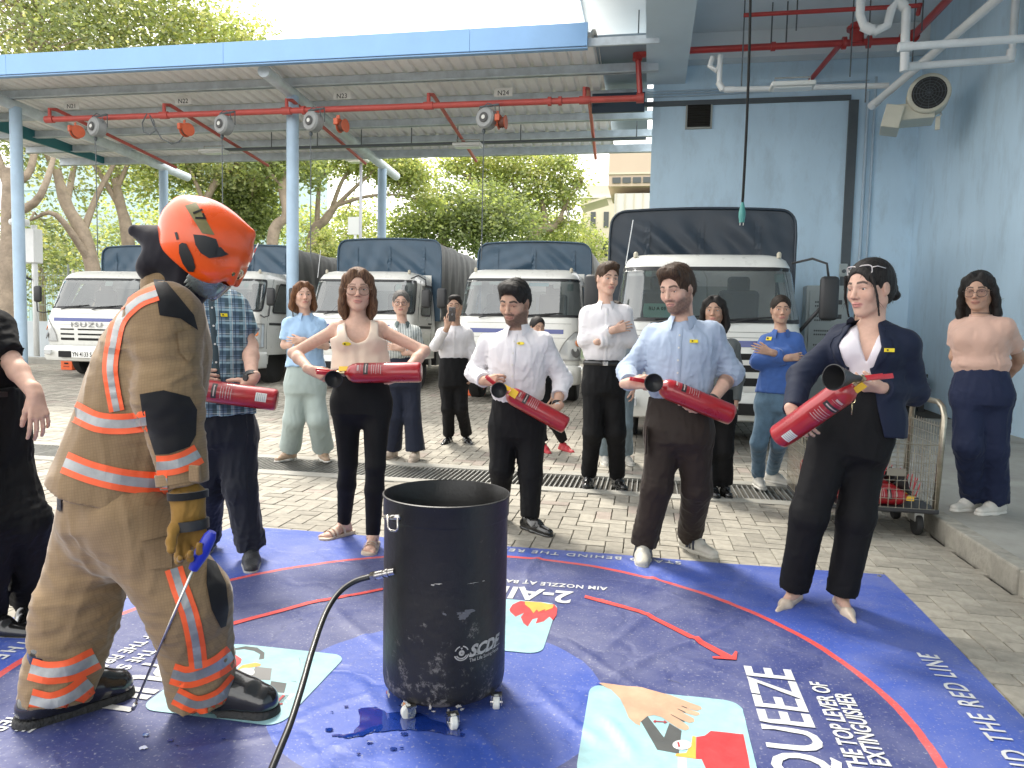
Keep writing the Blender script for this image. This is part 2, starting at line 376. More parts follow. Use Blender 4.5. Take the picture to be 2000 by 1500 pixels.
# electrical cabinet and isolator
cb = thing('distribution_cabinet', 'grey steel electrical cabinet with ventilated doors by the blue wall', 'cabinet', (wp(1605, 650)[0], BW_Y-.02, .13))
cw = wp(1648, 600)[0]-wp(1566, 600)[0]; chh = wp(1605, 560)[2]-.13
M_cab = mat('cabinet_grey', (.40, .44, .43), .45, var=.05)
b = MB(); b.box((0, -.17, chh/2), (cw, .34, chh), bev=.012); b.build('case', M_cab, cb)
b = MB(); b.box((0, -.352, chh/2), (cw*.86, .03, chh*.92), bev=.012); b.build('door', M_cab, cb)
for i, zz in enumerate((.86, .74, .62, .5)):
    b = MB()
    for q in range(8): b.box((-cw*.28+q*cw*.05, -.372, chh*zz), (cw*.03, .012, .03)); b.box((-cw*.28+q*cw*.05, -.372, chh*zz-.07), (cw*.03, .012, .03))
    b.box((cw*.25, -.372, chh*zz), (cw*.16, .01, .08)); b.build('vent_row', mat('cabinet_dark', (.06, .065, .065), .5), cb)
iso = thing('isolator_switch', 'small pale grey isolator box on the blue wall above the cabinet', 'switch', wp(1647, 528, .04))
MB().box((0, 0, 0), (.13, .08, .24), bev=.01).build('case', M_cab, iso); MB().tube([(0, -.04, -.02), (0, -.07, -.02)], .035, 12).build('knob', M_cable, iso)
# low dark table against the wall and white bag on the floor
tb = thing('low_table', 'low black wooden table standing on the apron against the back wall', 'table', (3.95, 13.4, .13))
M_blk = mat('black_wood', (.018, .018, .018), .5)
MB().box((0, 0, .62), (1.15, .7, .06), bev=.01).build('tabletop', M_blk, tb)
MB().box((0, -.3, .42), (1.02, .03, .3)).build('apron_board', M_blk, tb)
for sx in (-1, 1):
    for sy in (-1, 1): MB().box((sx*.5, sy*.29, .295), (.09, .09, .59)).build('leg', M_blk, tb)
bgm = MB(); bgm.grid(lambda u, v: ((u-.5)*.75, (v-.5)*.5, .11*max(0, math.sin(math.pi*u)*math.sin(math.pi*v))**.6+.02*math.sin(9*u+5*v)), 14, 10); o = bgm.build('plastic_bag', mat('pale_plastic', (.55, .56, .55), .4), None, True); o.location = (3.5, 12.0, .13); tag(o, 'crumpled pale plastic sheet lying on the concrete near the black table', 'plastic bag')

# ================================================================== carport canopy
M_post = mat('post_paint', (.40, .54, .68), .5, var=.1, vscale=3)
M_beamg = mat('galvanised_beam', (.60, .66, .71), .5, .15, var=.18, vscale=4)
M_sheet = mat('roof_sheet', (.90, .89, .86), .5, var=.06, vscale=2)
M_fascia = mat('fascia_blue', (.22, .40, .66), .42, var=.06, vscale=1.5)
cp = thing('carport', 'open steel carport with corrugated roof, pale blue posts and blue fascia', 'carport', (-7, 13.6, gz(13.6)))
def T(p): return (p[0]+7, p[1]-13.6, p[2]-gz(13.6))
YF, YB = 12.2, 18.3
def roof_z(y): return 6.02-(y-YF)*.042
# corrugated sheet: trapezoidal ribs running front to back
b = MB(); x = -16.6; prof = []
while x < -1.02:
    prof += [(x, 0), (x+.14, 0), (x+.165, .045), (x+.215, .045)]; x += .24
prof.append((x, 0)); n = len(prof)
vs = [T((px_, y, roof_z(y)+.17+pz)) for y in (YF+.02, YB+.3) for px_, pz in prof]
b.add(vs, [[i, i+1, n+i+1, n+i] for i in range(n-1)]); b.build('roof_sheet', M_sheet, cp)
for k, y in enumerate((12.45, 13.5, 14.75, 16.0, 17.2, 18.35)):
    x0 = -16.5 if k else -1.05
    if k == 0: continue
    b = MB(); z = roof_z(y)+.075; h_ = .17 if k < 5 else .2
    b.box(T(((x0-.0)/2-.0, y, z)), (abs(x0)-.0, .07, h_)); b.box(T((x0/2, y-.05, z-h_/2+.006)), (abs(x0), .1, .012)); b.build('purlin', M_beamg, cp)
b = MB(); b.box(T((-8.25, YF+.16, roof_z(YF)+.06)), (16.5, .05, .13)); b.build('purlin', M_beamg, cp)
segs = [-16.8, -12.1, -7.6, -3.1, -1.14]
for a, c in zip(segs[:-1], segs[1:]):
    b = MB(); b.box(T(((a+c)/2, YF, 6.09+.06)), (c-a-.004, .04, .37), bev=.006); b.box(T(((a+c)/2, YF+.05, 5.945)), (c-a-.004, .1, .02)); b.build('fascia_panel', M_fascia, cp)
b = MB(); b.box(T((-15.1, 15.3, 5.93)), (.05, 6.2, .34)); b.build('side_fascia', mat('teal_fascia', (.03, .17, .2), .5), cp)
for x, yb in ((-13.3, 18.6), (-7.0, 18.9)):
    x_ = x
    MB().tube([T((x, 12.5 if x > -10 else 12.0, 5.93)), T((x-.15, yb+1.1, roof_z(yb+1.1)-.06))], .115, 16).build('rafter_tube', M_beamg, cp, True, 50)
    MB().tube([T((x, 13.6, gz(13.6))), T((x, 13.6, 5.82))], .118, 20).build('post', M_post, cp, True, 50)
    MB().tube([T((x-.15, yb, gz(yb))), T((x-.15, yb, 5.6))], .118, 20).build('post', M_post, cp, True, 50)
b = MB(); b.box(T((-.63, 15.4, 6.2)), (.86, 5.9, .05)); b.build('soffit_panel', mat('soffit_grey', (.22, .28, .33), .6), cp)
# bay numbers hung under the sheet
for txt, px, py in (('N24', 983, 180), ('N23', 668, 186), ('N22', 358, 196), ('N21', 140, 206)):
    p = G(px, py, 5.95); q = T(p)
    MB().box(q, (.36, .01, .16)).build('bay_sign', M_sheet, cp)
    text_on(cp, txt, .13, (q[0], q[1]-.006, q[2]-.02), (1, 0, 0), (0, 0, 1), M_dark)
# dark panel beside the building end
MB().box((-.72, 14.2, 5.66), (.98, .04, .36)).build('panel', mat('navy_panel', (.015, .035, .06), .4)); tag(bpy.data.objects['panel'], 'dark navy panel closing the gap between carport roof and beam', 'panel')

# ================================================================== sprinkler pipes
def pipe_thing(name, label, m, runs, joints=(), r=.05, cat='pipe'):
    t = thing(name, label, cat, runs[0][0][0]); o0 = Vector(t.location)
    for pts, rr_ in runs:
        MB().tube([Vector(p)-o0 for p in pts], rr_, 12).build('pipe_run', m, t, True, 50)
    for a, c, rr_ in joints:
        a = Vector(a)-o0; c = Vector(c)-o0
        MB().tube([a, c], rr_, 14).build('coupling', m, t, True, 40)
    return t
zc = 5.5
A = Yp(1235, 108, 11.9); Bq = Yp(1250, 198, 11.9)
mainz = G(600, 211, 5.45)
P0 = G(92, 228, 5.45); P1 = G(1250, 198, 5.45)
ym = (P0[1]+P1[1])/2
P0 = Vector((P0[0], ym, 5.45)); P1 = Vector((P1[0], ym, 5.45))
runs = [([P0, P1], .055)]
joints = [(P1+Vector((-.06, 0, 0)), P1+Vector((.07, 0, 0)), .085)]
for px in (92, 335, 585, 862, 1152):
    t_ = G(px, 215, 5.62); x = t_[0]
    runs.append(([Vector((x, ym, 5.45)), Vector((x, ym, 5.66)), Vector((x+.05, ym+.12, 5.68)), Vector((x-.1, 17.5, 5.42))], .036))
    joints.append((Vector((x-.09, ym, 5.45)), Vector((x+.09, ym, 5.45)), .072))
for px in (590, 1080, 1100): 
    x = G(px, 213, 5.45)[0]; joints.append((Vector((x-.03, ym, 5.45)), Vector((x+.03, ym, 5.45)), .08))
pipe_thing('sprinkler_pipe', 'faded red sprinkler pipe with branches hung beneath the carport roof', M_redp2, runs, joints)
# main inside the bay
ya = ym
E0 = Vector(Yp(1237, 108, ya)); E1 = Vector((P1.x, ya, 5.45+.02))
E0 = Vector((P1.x-.06, ya-.1, E0.z)); 
ybay = E0.y
Fp = Vector(Yp(1775, 92, ybay)); zt = E0.z; Fp = Vector((Fp.x, ybay, zt))
up = Fp+Vector((0.45, -4.5, .35))
runs = [([E1+Vector((0, 0, .04)), E0], .05), ([E0, Fp], .055), ([Fp, up], .06)]
joints = [(E0+Vector((-.02, 0, 0)), E0+Vector((.14, 0, 0)), .085), (E0+Vector((0, 0, -.12)), E0+Vector((0, 0, .05)), .085), (Fp-Vector((.15, 0, 0)), Fp+Vector((.02, 0, 0)), .1), (Fp, Fp+(up-Fp).normalized()*.16, .1)]
vx = Vector((Yp(1672, 95, ybay)[0], ybay, zt))
joints += [(vx-Vector((.22, 0, 0)), vx-Vector((.16, 0, 0)), .1), (vx+Vector((.16, 0, 0)), vx+Vector((.22, 0, 0)), .1), (vx-Vector((0, 0, .02)), vx+Vector((0, 0, .3)), .11), (vx+Vector((0, 0, .2)), vx+Vector((0, 0, .25)), .16), (E0+Vector((2.2, 0, 0)), E0+Vector((2.27, 0, 0)), .075)]
br = Vector((vx.x-.25, ybay, zt-.02)); br2 = br+Vector((-.3, 2.6, -.15))
runs += [([br, br2], .045)]
pz = Yp(1430, 133, br2.y); pz2 = Yp(1715, 120, br2.y); 
runs += [([Vector((pz[0], br2.y, br2.z+.16)), Vector((pz2[0], br2.y, br2.z+.16))], .028), ([br2, br2+Vector((0, 0, .16))], .028)]
q0 = Vector(Yp(1452, 36, ybay-1.2)); q1 = Vector(Yp(1795, 18, ybay-1.2)); zq = (q0.z+q1.z)/2+.05
q0 = Vector((q0.x, ybay-1.2, zq)); q1 = Vector((q1.x, ybay-1.2, zq))
runs += [([q0, q1, q1+Vector((.02, .1, -.08)), Vector((q1.x+.03, ybay-1.15, zt+.1))], .032)]
pipe_thing('fire_main_pipe', 'bright red fire main with flanged valve running under the bay ceiling', M_redp, runs, joints)
# hangers (thin rods)
hz = [(E0.x, ybay, zt, CEIL), (E0.x+2.2, ybay, zt, CEIL), (vx.x-1.1, ybay, zt, CEIL), (Fp.x-.1, ybay, zt, CEIL)]
for i, (x, y, za, zb) in enumerate(hz):
    o = MB().tube([(0, 0, 0), (0, 0, zb-za)], .012, 6).build('hanger_rod', M_cable); o.location = (x, y, za); tag(o, None, 'rod', 'thin dark rods hanging the red main from the ceiling'); o['label'] = 'thin hanger rod holding the red fire main, '+ORD[i]
# white drain pipes
def vpipe(label, pts, r, js=()):
    t = thing('drain_pipe', label, 'pipe', pts[0]); o0 = Vector(pts[0])
    MB().tube([Vector(p)-o0 for p in pts], r*.8, 14).build('pipe_run', M_pvc, t, True, 50)
    for j in js:
        k = j; a = Vector(pts[k])-o0; nb = Vector(pts[k+1 if k+1 < len(pts) else k-1])-o0; d_ = (nb-a).normalized()
        MB().tube([a-d_*.03, a+d_*.12], r*.95, 14).build('socket', M_pvc, t, True, 40)
yq = 12.6
zz = Yp(1500, 172, yq)[2]
w0 = Vector((Yp(1407, 108, yq)[0], yq, Yp(1407, 108, yq)[2])); w1 = Vector((w0.x, yq, zz)); w2 = Vector((Yp(1735, 172, yq)[0], yq, zz-.03))
vpipe('white drain pipe crossing the bay below the ceiling with a bent trap', [w0+Vector((-.12, 0, -.02)), w0+Vector((-.16, 0, -.16)), w0+Vector((-.06, 0, -.24)), w0+Vector((0, 0, -.14)), w0, w0+Vector((0, 0, -.02)), w1+Vector((0, 0, .1)), w1+Vector((.05, 0, .02)), w1+Vector((.12, 0, 0)), w2], .055, (6, 8))
g0 = Vector(Yp(1705, 205, yq+.3)); g1 = g0+Vector((1.2, -6.0, .75)); 
vpipe('thick white drain pipe sloping towards the viewer beside the side wall', [g0, g0+(g1-g0)*.5, g1], .075, (0, 1))
for k, (px, py, px2, py2, yy) in enumerate(((1775, 130, 1905, 118, 10.8), (1760, 92, 1900, 80, 9.8))):
    a = Vector(Yp(px, py, yy)); c = Vector((RW_X-.16, yy, a.z+.04))
    vpipe(['white branch pipe into the side wall, farther of two', 'white branch pipe into the side wall nearest the viewer'][k], [a, c, c+Vector((.02, 0, .2)), c+Vector((.02, 0, 1.3 if k < 2 else .7))], .06, (0, 1))
p_ = Vector(Yp(1712, 20, 10.6))
vpipe('white looping trap pipe under the ceiling beside the red valve', [p_+Vector((-.2, 0, .9)), p_+Vector((-.2, 0, -.05)), p_+Vector((-.14, 0, -.2)), p_+Vector((0, 0, -.27)), p_+Vector((.14, 0, -.2)), p_+Vector((.18, 0, 0)), p_+Vector((.26, 0, .1)), p_+Vector((.36, 0, 0)), p_+Vector((.38, 0, -.8))], .07, (2, 6))
for k, (px, py) in enumerate(((1448, 168), (1555, 60), (1660, 150), (1800, 60), (1780, 150), (1690, 200))):
    a = Yp(px, py, 12.0); o = MB().tube([(0, 0, 0), (0, 0, CEIL-a[2])], .01, 6).build('hanger_rod', M_cable); o.location = tuple(a); o['group'] = 'thin dark rods hanging the white pipes'; o['category'] = 'rod'; o['label'] = 'thin dark rod hanging the white pipes, '+('beside the bent trap', 'behind the light fitting', 'before the red branch', 'near the looping trap', 'beside the fan', 'above the sloping pipe')[k]
# ventilation fan unit in the corner
fp = Vector(Yp(1812, 190, 12.2))
fan = thing('exhaust_fan', 'cream ventilation fan unit with round black grille in the wall corner', 'fan', fp, R(-14)); fan.scale = (.8, .8, .8)
M_cream = mat('cream_metal', (.58, .56, .46), .45, var=.05)
b = MB(); b.lathe([(.34, -.28), (.36, -.26), (.36, .1), (.3, .12), (.3, .35)], axis=(0, 1, 0), n=32); b.build('fan_drum', M_cream, fan, True, 40)
MB().box((-.25, .1, -.28), (.75, .6, .3), bev=.02).build('duct_box', M_cream, fan); MB().box((-.58, .05, -.36), (.32, .7, .42), Matrix.Rotation(R(12), 3, 'Y'), bev=.02).build('duct_box', M_cream, fan)
b = MB(); b.lathe([(.29, -.283), (.28, -.29), (.001, -.29)], axis=(0, 1, 0), n=32); b.build('grille_disc', mat('fan_dark', (.02, .02, .02), .6), fan)
b = MB()
for rr_ in (.06, .11, .16, .21, .26): b.tube([(rr_*math.cos(a*.2618), -.3, rr_*math.sin(a*.2618)) for a in range(25)], .005, 5, False)
for a in range(12): b.tube([(0, -.302, 0), (.29*math.cos(a*.5236), -.302, .29*math.sin(a*.5236))], .004, 5)
b.build('wire_guard', M_cable, fan)
MB().box((.18, -.1, -.52), (.08, .06, .24), bev=.01).build('junction_box', M_cream, fan); MB().tube([(.2, .1, -.2), (.24, 0, -.35), (.19, -.1, -.42)], .02, 8).build('conduit', M_pvc, fan, True)
# light fittings
def light(label, p, rz=0, w_=.62):
    t = thing('light_fitting', label, 'light', p, rz)
    MB().box((0, 0, 0), (w_, .3, .07), bev=.02).build('housing', mat('light_housing', (.66, .67, .64), .4), t)
    MB().box((0, 0, -.042), (w_*.86, .2, .02), bev=.005).build('diffuser', mat('light_diffuser', (.75, .77, .76), .25), t)
    MB().tube([(-w_*.4, 0, .03), (-w_*.4, 0, .12), (w_*.4, 0, .12), (w_*.4, 0, .03)], .012, 6).build('bracket', M_galv, t)
    return t
light('white floodlight hanging under the bay ceiling before the white pipe', Yp(1547, 168, 11.6))
light('flat light fitting below the carport roof near its right hose reel', Yp(914, 284, 15.4))
light('flat light fitting below the carport roof near its left hose reels', Yp(418, 296, 15.4))
b = MB()
# grey cable tray beneath carport rear
pa, pb = Vector(Yp(435, 293, 15.9)), Vector(Yp(1262, 270, 15.9)); tr = MB().bar(pa, pb, .1, .05).build('cable_tray', M_cable); tag(tr, 'dark cable tray slung under the rear of the carport roof', 'cable tray')
for i, px in enumerate((540, 636, 726, 826, 916, 1035, 1245)):
    t_ = (px-435)/(1262-435); p = pa+(pb-pa)*t_; o = MB().tube([(0, 0, 0), (0, 0, 5.8-p.z)], .012, 6).build('hanger_rod', M_cable); o.location = p; tag(o, 'short dark rod hanging the carport cable tray, '+ORD[i], 'rod', 'rods hanging the carport cable tray')
# reels
M_reelg = mat('reel_grey', (.26, .27, .27), .5, var=.1); M_reelo = mat('reel_orange', (.50, .10, .04), .5, var=.1)
def reel_grey(label, px, py, y, drop):
    p = Vector(Yp(px, py, y)); t = thing('cable_reel', label, 'cable reel', p, R(-18), 'grey cable reels under the carport roof')
    t.scale = (.78, .78, .78)
    b = MB(); b.lathe([(.05, -.14), (.2, -.14), (.235, -.1), (.235, .1), (.2, .14), (.05, .14)], axis=(0, 1, 0), n=28); b.build('drum', M_reelg, t, True, 40)
    b = MB(); b.lathe([(.11, -.16), (.1, -.165), (.001, -.165)], axis=(0, 1, 0), n=24); b.build('hub_plate', mat('hub_black', (.03, .03, .03), .4), t)
    b = MB(); b.lathe([(.05, -.17), (.045, -.18), (.001, -.18)], axis=(0, 1, 0), n=20); b.build('hub_cap', mat('hub_silver', (.6, .6, .56), .4), t)
    b = MB(); b.tube([(-.26, .1, .0), (-.26, .1, .3), (.26, .1, .3), (.26, .1, 0)], .014, 6); b.tube([(-.05, -.1, .24), (.05, -.05, .33), (.2, 0, .27), (.24, 0, .1)], .012, 6); b.box((.0, .1, .32), (.5, .05, .03)); b.build('hanging_frame', M_cable, t)
    MB().lathe([(.04, 0), (.045, -.05), (.02, -.1)], c=(-.08, 0, -.23), axis=(0, 0, 1), n=10).build('outlet', M_cable, t)
    c = MB().tube([(-.08, 0, -.3), (-.075, 0, -drop)], .012, 6).build('cable', M_cable, t)
def reel_orange(label, px, py, y, rz=60):
    p = Vector(Yp(px, py, y)); t = thing('hose_reel', label, 'hose reel', p, R(rz), 'orange hose reels under the carport roof'); t.scale = (.58, .58, .58)
    for k in (-1, 1):
        b = MB(); b.lathe([(.03, .1*k), (.2, .1*k), (.21, .12*k), (.03, .12*k)], axis=(0, 1, 0), n=24); b.build('flange', M_reelo, t, True, 40)
    b = MB(); b.lathe([(.13, -.1), (.17, -.07), (.15, -.04), (.17, 0), (.15, .04), (.17, .07), (.13, .1)], axis=(0, 1, 0), n=20); b.build('hose_coil', mat('hose_brown', (.12, .035, .02), .6), t, True)
    MB().bar((0, .17, -.1), (0, .17, .35), .12, .03).build('bracket', M_reelo, t); MB().box((-.1, .1, .1), (.3, .16, .2), bev=.02).build('cover', M_reelo, t)
yr = 13.0
reel_grey('grey cable reel under the carport roof just right of the left orange reel', 190, 249, yr, 3.2)
reel_grey('grey cable reel under the carport roof right of the second orange hose reel', 438, 244, yr, 2.2)
reel_grey('grey cable reel hanging close beside the middle carport post', 612, 238, yr, 3.3)
reel_grey('grey cable reel hanging at the right half of the carport beside a hose reel', 951, 232, yr, 3.2)
reel_orange('leftmost orange hose reel under the carport roof', 151, 258, yr)
reel_orange('orange hose reel under the carport roof with a looped black hose', 365, 254, yr)
reel_orange('orange hose reel under the carport right of the middle post', 669, 246, yr, 78)
reel_orange('orange hose reel touching the rightmost grey cable reel', 981, 239, yr, 85)
pp = Vector(Yp(365, 262, yr)); hs = [Vector(Yp(x, y, yr)) for x, y in ((287, 222), (278, 240), (280, 258), (293, 263), (304, 255), (300, 235), (292, 224), (300, 245), (315, 270), (335, 281), (350, 277), (358, 266))]
o = MB().tube(hs, .012, 6).build('loose_hose', M_cable); tag(o, 'thin black hose looping from the pipe to an orange reel', 'hose')
# long cable with plug hanging in front of the right truck
c0 = D(1467, -120, 6.6); c1 = D(1450, 402, 6.6); pts = bez(c0, D(1466, 120, 6.6), D(1456, 300, 6.6), c1, 14)
t = thing('hanging_cable', 'black cable with a green plug hanging before the large truck', 'cable', c1); o0 = Vector(c1)
top = Vector((pts[0].x, pts[0].y, CEIL)); MB().tube([top-o0]+[p-o0 for p in pts], .012, 8).build('cable', M_dark, t, True)
b = MB(); b.lathe([(.012, .03), (.02, 0), (.03, -.06), (.03, -.1), (.024, -.13), (.024, -.15)], n=14); b.build('plug', mat('plug_green', (.06, .26, .24), .4), t, True, 40)
for dx in (-.014, .014): MB().box((dx, -.0, -.16), (.008, .012, .03)).build('pin', M_galv, t)
# ================================================================== trucks
M_tw = mat('truck_white', (.70, .70, .66), .3, var=.03, coat=.5, dirt=.10)
M_tb = mat('truck_black_plastic', (.025, .026, .028), .5)
M_glass = glass_mat('windscreen_glass')
M_gasket = mat('gasket_rubber', (.02, .02, .022), .5)
M_lamp = mat('headlamp_lens', (.62, .64, .64), .12, coat=1., metal=.3)
M_amber = mat('amber_lens', (.75, .25, .08), .2, coat=1.)
M_stripe = mat('stripe_blue', (.05, .07, .26), .35, coat=.5)
M_tarp5 = mat('tarpaulin_navy_shaded', (.020, .032, .048), .38, var=.12, vscale=3, bump=.15, bscale=12)  # navy tarpaulin darkened: shade on the nearest truck put into the colour
M_tarp = mat('tarpaulin_navy', (.048, .092, .14), .42, var=.12, vscale=3, bump=.15, bscale=12, sheen=.2)
M_tarps = mat('tarpaulin_side_sheen', (.13, .135, .13), .6, var=.2, vscale=3, bump=.2, bscale=12)  # canopy sides paler grey: sky sheen put into the colour
M_tyre = mat('tyre_rubber', (.02, .02, .02), .8, bump=.3, bscale=80)
M_rim = mat('rim_steel', (.16, .16, .16), .5, .4)
M_int = mat('cab_interior', (.06, .065, .07), .8)
M_paper = mat('permit_sticker', (.55, .68, .62), .5); M_paperc = mat('permit_cyan', (.15, .62, .70), .4); M_paperw = mat('paper_white', (.72, .72, .66), .6)
RINGS = [(.60, 1.03, .05, .16), (.80, 1.04, .01, .2), (1.05, 1.045, .0, .24), (1.25, 1.04, .015, .26), (1.38, 1.03, .05, .28), (1.45, 1.02, .09, .28), (2.02, .96, .33, .26), (2.10, .945, .385, .26), (2.17, .92, .46, .26), (2.22, .87, .56, .24), (2.245, .80, .68, .2)]
def ringat(z):
    R_ = RINGS
    if z <= R_[0][0]: return R_[0][1:]
    for a, b in zip(R_[:-1], R_[1:]):
        if z <= b[0]:
            t = (z-a[0])/(b[0]-a[0]); return tuple(a[i]+(b[i]-a[i])*t for i in (1, 2, 3))
    return R_[-1][1:]
def cabpt(a, z, off=0.0, yback=1.62):
    """point on the cab skin: a = distance round from the front centre line, z = height"""
    hw, yf, r = ringat(z); s = 1 if a >= 0 else -1; a = abs(a); fl = hw-r; bow = .05
    if a <= fl: x, y, nx, ny = a, yf+bow*(a/hw)**2, .0, -1.0
    elif a <= fl+r*math.pi/2:
        th = (a-fl)/r; x, y = fl+r*math.sin(th), yf+bow*(fl/hw)**2+r-r*math.cos(th); nx, ny = math.sin(th), -math.cos(th)
    else: x, y, nx, ny = hw, yf+bow*(fl/hw)**2+r+(a-fl-r*math.pi/2), 1.0, 0.0
    return (s*(x+nx*off), min(y, yback)+ny*off, z+off*.3)
def patch(a0, a1, z0, z1, rc=.0, off=.004, nu=16, nv=10, skew=0.0, fn=None):
    """grid patch wrapped on the cab skin, corners rounded by rc"""
    b = MB(); vs = []
    for j in range(nv+1):
        v = j/nv; z = z0+(z1-z0)*v; dz = min(z-z0, z1-z); ins = 0
        if rc > 0 and dz < rc: ins = rc-math.sqrt(max(0, rc*rc-(rc-dz)**2))
        for i in range(nu+1):
            u = i/nu; l, r_ = a0+ins+skew*v, a1-ins
            if fn: l, r_ = fn(v, l, r_)
            vs.append(cabpt(l+(r_-l)*u, z, off))
    return b.add(vs, [[j*(nu+1)+i, j*(nu+1)+i+1, (j+1)*(nu+1)+i+1, (j+1)*(nu+1)+i] for j in range(nv) for i in range(nu)])
def outline_band(a0, a1, z0, z1, rc, wd, off, fn=None, n=14):
    pts = []
    def P(a, z): return (a, z)
    cs_ = [(a1-rc, z0+rc, -90), (a1-rc, z1-rc, 0), (a0+rc, z1-rc, 90), (a0+rc, z0+rc, 180)]
    for cx, cz, s in cs_:
        for i in range(7):
            th = R(s+90*i/6); pts.append((cx, cz, math.cos(th), math.sin(th)))
    full = []
    for k in range(len(pts)):
        p, q = pts[k], pts[(k+1) % len(pts)]
        m = 1 if k % 7 != 6 else n
        for i in range(m):
            t = i/m; full.append(tuple(p[c]+(q[c]-p[c])*t for c in range(4)))
    def ap(a, z):
        if fn:
            v = (z-z0)/(z1-z0); l, r_ = fn(min(max(v, 0), 1), a0, a1); t = (a-a0)/(a1-a0); a = l+(r_-l)*t
        return a, z
    vs = []
    for cx, cz, nx, nz in full:
        vs.append(cabpt(*ap(cx+nx*(rc-wd), cz+nz*(rc-wd)), off)); vs.append(cabpt(*ap(cx+nx*(rc+wd*.3), cz+nz*(rc+wd*.3)), off+.004)); 
    n_ = len(full)
    return MB().add(vs, [[2*i, 2*i+1, 2*((i+1) % n_)+1, 2*((i+1) % n_)] for i in range(n_)])
WS = (-1.13, 1.13, 1.44, 2.06)       # windscreen extents on the skin
def make_truck(label, loc, kind=0, cw=2.1, ctop=2.9, stick=0, letters=False, plate='YN 4133', grp='canvas covered trucks parked in a row', rz=0., stripe=True, clen=4.4, glint=0):
    t = thing('truck', label, 'truck', loc, rz, grp)
    # cab shell with real openings
    zs = sorted(set([r[0] for r in RINGS]+[1.44+i*.062 for i in range(11)]+[1.1, 1.15]))
    As = [i*.075 for i in range(0, 34)]; As = [-a for a in As[:0:-1]]+As
    vs = [cabpt(a, z) for z in zs for a in As]; n = len(As); fs = []
    for j in range(len(zs)-1):
        for i in range(n-1):
            am, zm = (As[i]+As[i+1])/2, (zs[j]+zs[j+1])/2
            if abs(am) < 1.12 and 1.46 < zm < 2.04: continue
            if 1.52 < abs(am) < 2.15 and 1.46 < zm < 2.0: continue
            fs.append([j*n+i, j*n+i+1, (j+1)*n+i+1, (j+1)*n+i])
    b = MB().add(vs, fs); hw, yf, r = ringat(2.245)
    top = [cabpt(a, 2.245) for a in As]; b.add(top+[(0, 1.0, 2.27)], [[i, i+1, n] for i in range(n-1)])
    b.box((0, 1.62, 1.45), (1.9, .02, 1.6)); b.build('cab', M_tw, t, True, 40)
    # interior
    it = MB().box((0, .95, .95), (1.86, 1.2, .9)); it.box((0, .42, 1.37), (1.8, .5, .1), bev=.03)
    for x in (-.5, .45): it.box((x, 1.2, 1.55), (.5, .14, .62), bev=.06); it.box((x, 1.22, 1.93), (.27, .1, .2), bev=.04)
    itp = it.build('cab_interior', M_int, t)
    # right-hand drive wheel (left side as seen from the front)
    MB().tube([(-.5+.2*math.cos(a*.2618), .62+.1*math.sin(a*.2618), 1.47+.17*math.sin(a*.2618)) for a in range(25)], .014, 6, False).build('steering_wheel', M_tb, itp, True)
    MB().box((0, 1.58, 1.72), (1.1, .01, .42)).build('rear_window', mat('rear_window_light', (.35, .38, .34), .4), t)
    patch(WS[0], WS[1], WS[2], WS[3], .09, .004, 30, 10).build('windscreen', M_glass, t, True)
    outline_band(WS[0], WS[1], WS[2], WS[3], .09, .032, .008).build('gasket', M_gasket, t, True)
    for s in (-1, 1):
        fn = lambda v, l, r_: (l+.10*(v > .0)*v, r_)
        if s > 0: a0, a1, f2 = 1.5, 2.12, (lambda v, l, r_: (l+.12*v, r_))
        else: a0, a1, f2 = -2.12, -1.5, (lambda v, l, r_: (l, r_-.12*v))
        w_ = patch(a0, a1, 1.42, 2.02, .07, .004, 12, 8, fn=f2).build('door_window', M_glass, t, True)
        outline_band(a0, a1, 1.42, 2.02, .07, .03, .007, fn=f2).build('window_seal', M_gasket, t, True)
        # door seams, handle
        b = MB()
        for a in (1.36, 2.22): b.tube([cabpt(s*a, z, .001) for z in (.72, 1.0, 1.4, 1.8, 2.1)], .006, 5)
        b.build('door_seam', M_tb, t)
        MB().tube([cabpt(s*2.0, 1.27, .02), cabpt(s*2.16, 1.27, .02)], .014, 6).build('door_handle', M_tb, t)
        if stripe: patch(min(s*1.45, s*2.2), max(s*1.45, s*2.2), 1.18, 1.23, 0, .004, 8, 2).build('side_stripe', M_tb if kind else M_stripe, t)
        # headlamp cluster
        a0, a1 = (.70, 1.26) if s > 0 else (-1.26, -.70)
        fnh = (lambda v, l, r_: (l+.26*v*v, r_)) if s > 0 else (lambda v, l, r_: (l, r_-.26*v*v))
        h = patch(a0, a1, .74, 1.20, .03, .012, 14, 10, fn=fnh).build('headlight', M_lamp, t, True)
        outline_band(a0, a1, .74, 1.20, .03, .018, .014, fn=fnh).build('lamp_surround', mat('lamp_grey', (.3, .3, .29), .4), h, True)
        for zz, aa, rr_ in ((.87, .98, .085), (1.02, 1.03, .06)):
            c = Vector(cabpt(s*aa, zz, .014)); nrm = Vector(cabpt(s*aa, zz, .1))-Vector(cabpt(s*aa, zz, 0)); MB().lathe([(rr_, 0), (rr_*.9, .012), (rr_*.5, .004), (.001, .0)], c=c, axis=nrm, n=18).build('reflector', M_rim if zz < .9 else M_amber, h, True)
        # mirrors
        L_ = s < 0
        b = MB(); x0 = s*1.02
        p = [(s*.93, .42, 2.12), (s*1.12, .28, 2.16), (s*1.26, .22, 2.1), (s*1.28, .2, 1.95)] if not L_ and kind == 5 else [(s*1.0, .3, 1.38), (s*1.16, .16, 1.33), (s*1.27, .14, 1.36), (s*1.29, .15, 1.55)]
        if kind in (2, 3): p = [(s*.93, .42, 2.1), (s*1.12, .25, 2.14), (s*1.27, .2, 2.06), (s*1.28, .2, 1.95)] if not L_ or kind == 3 else p
        b.tube(p, .013, 8)
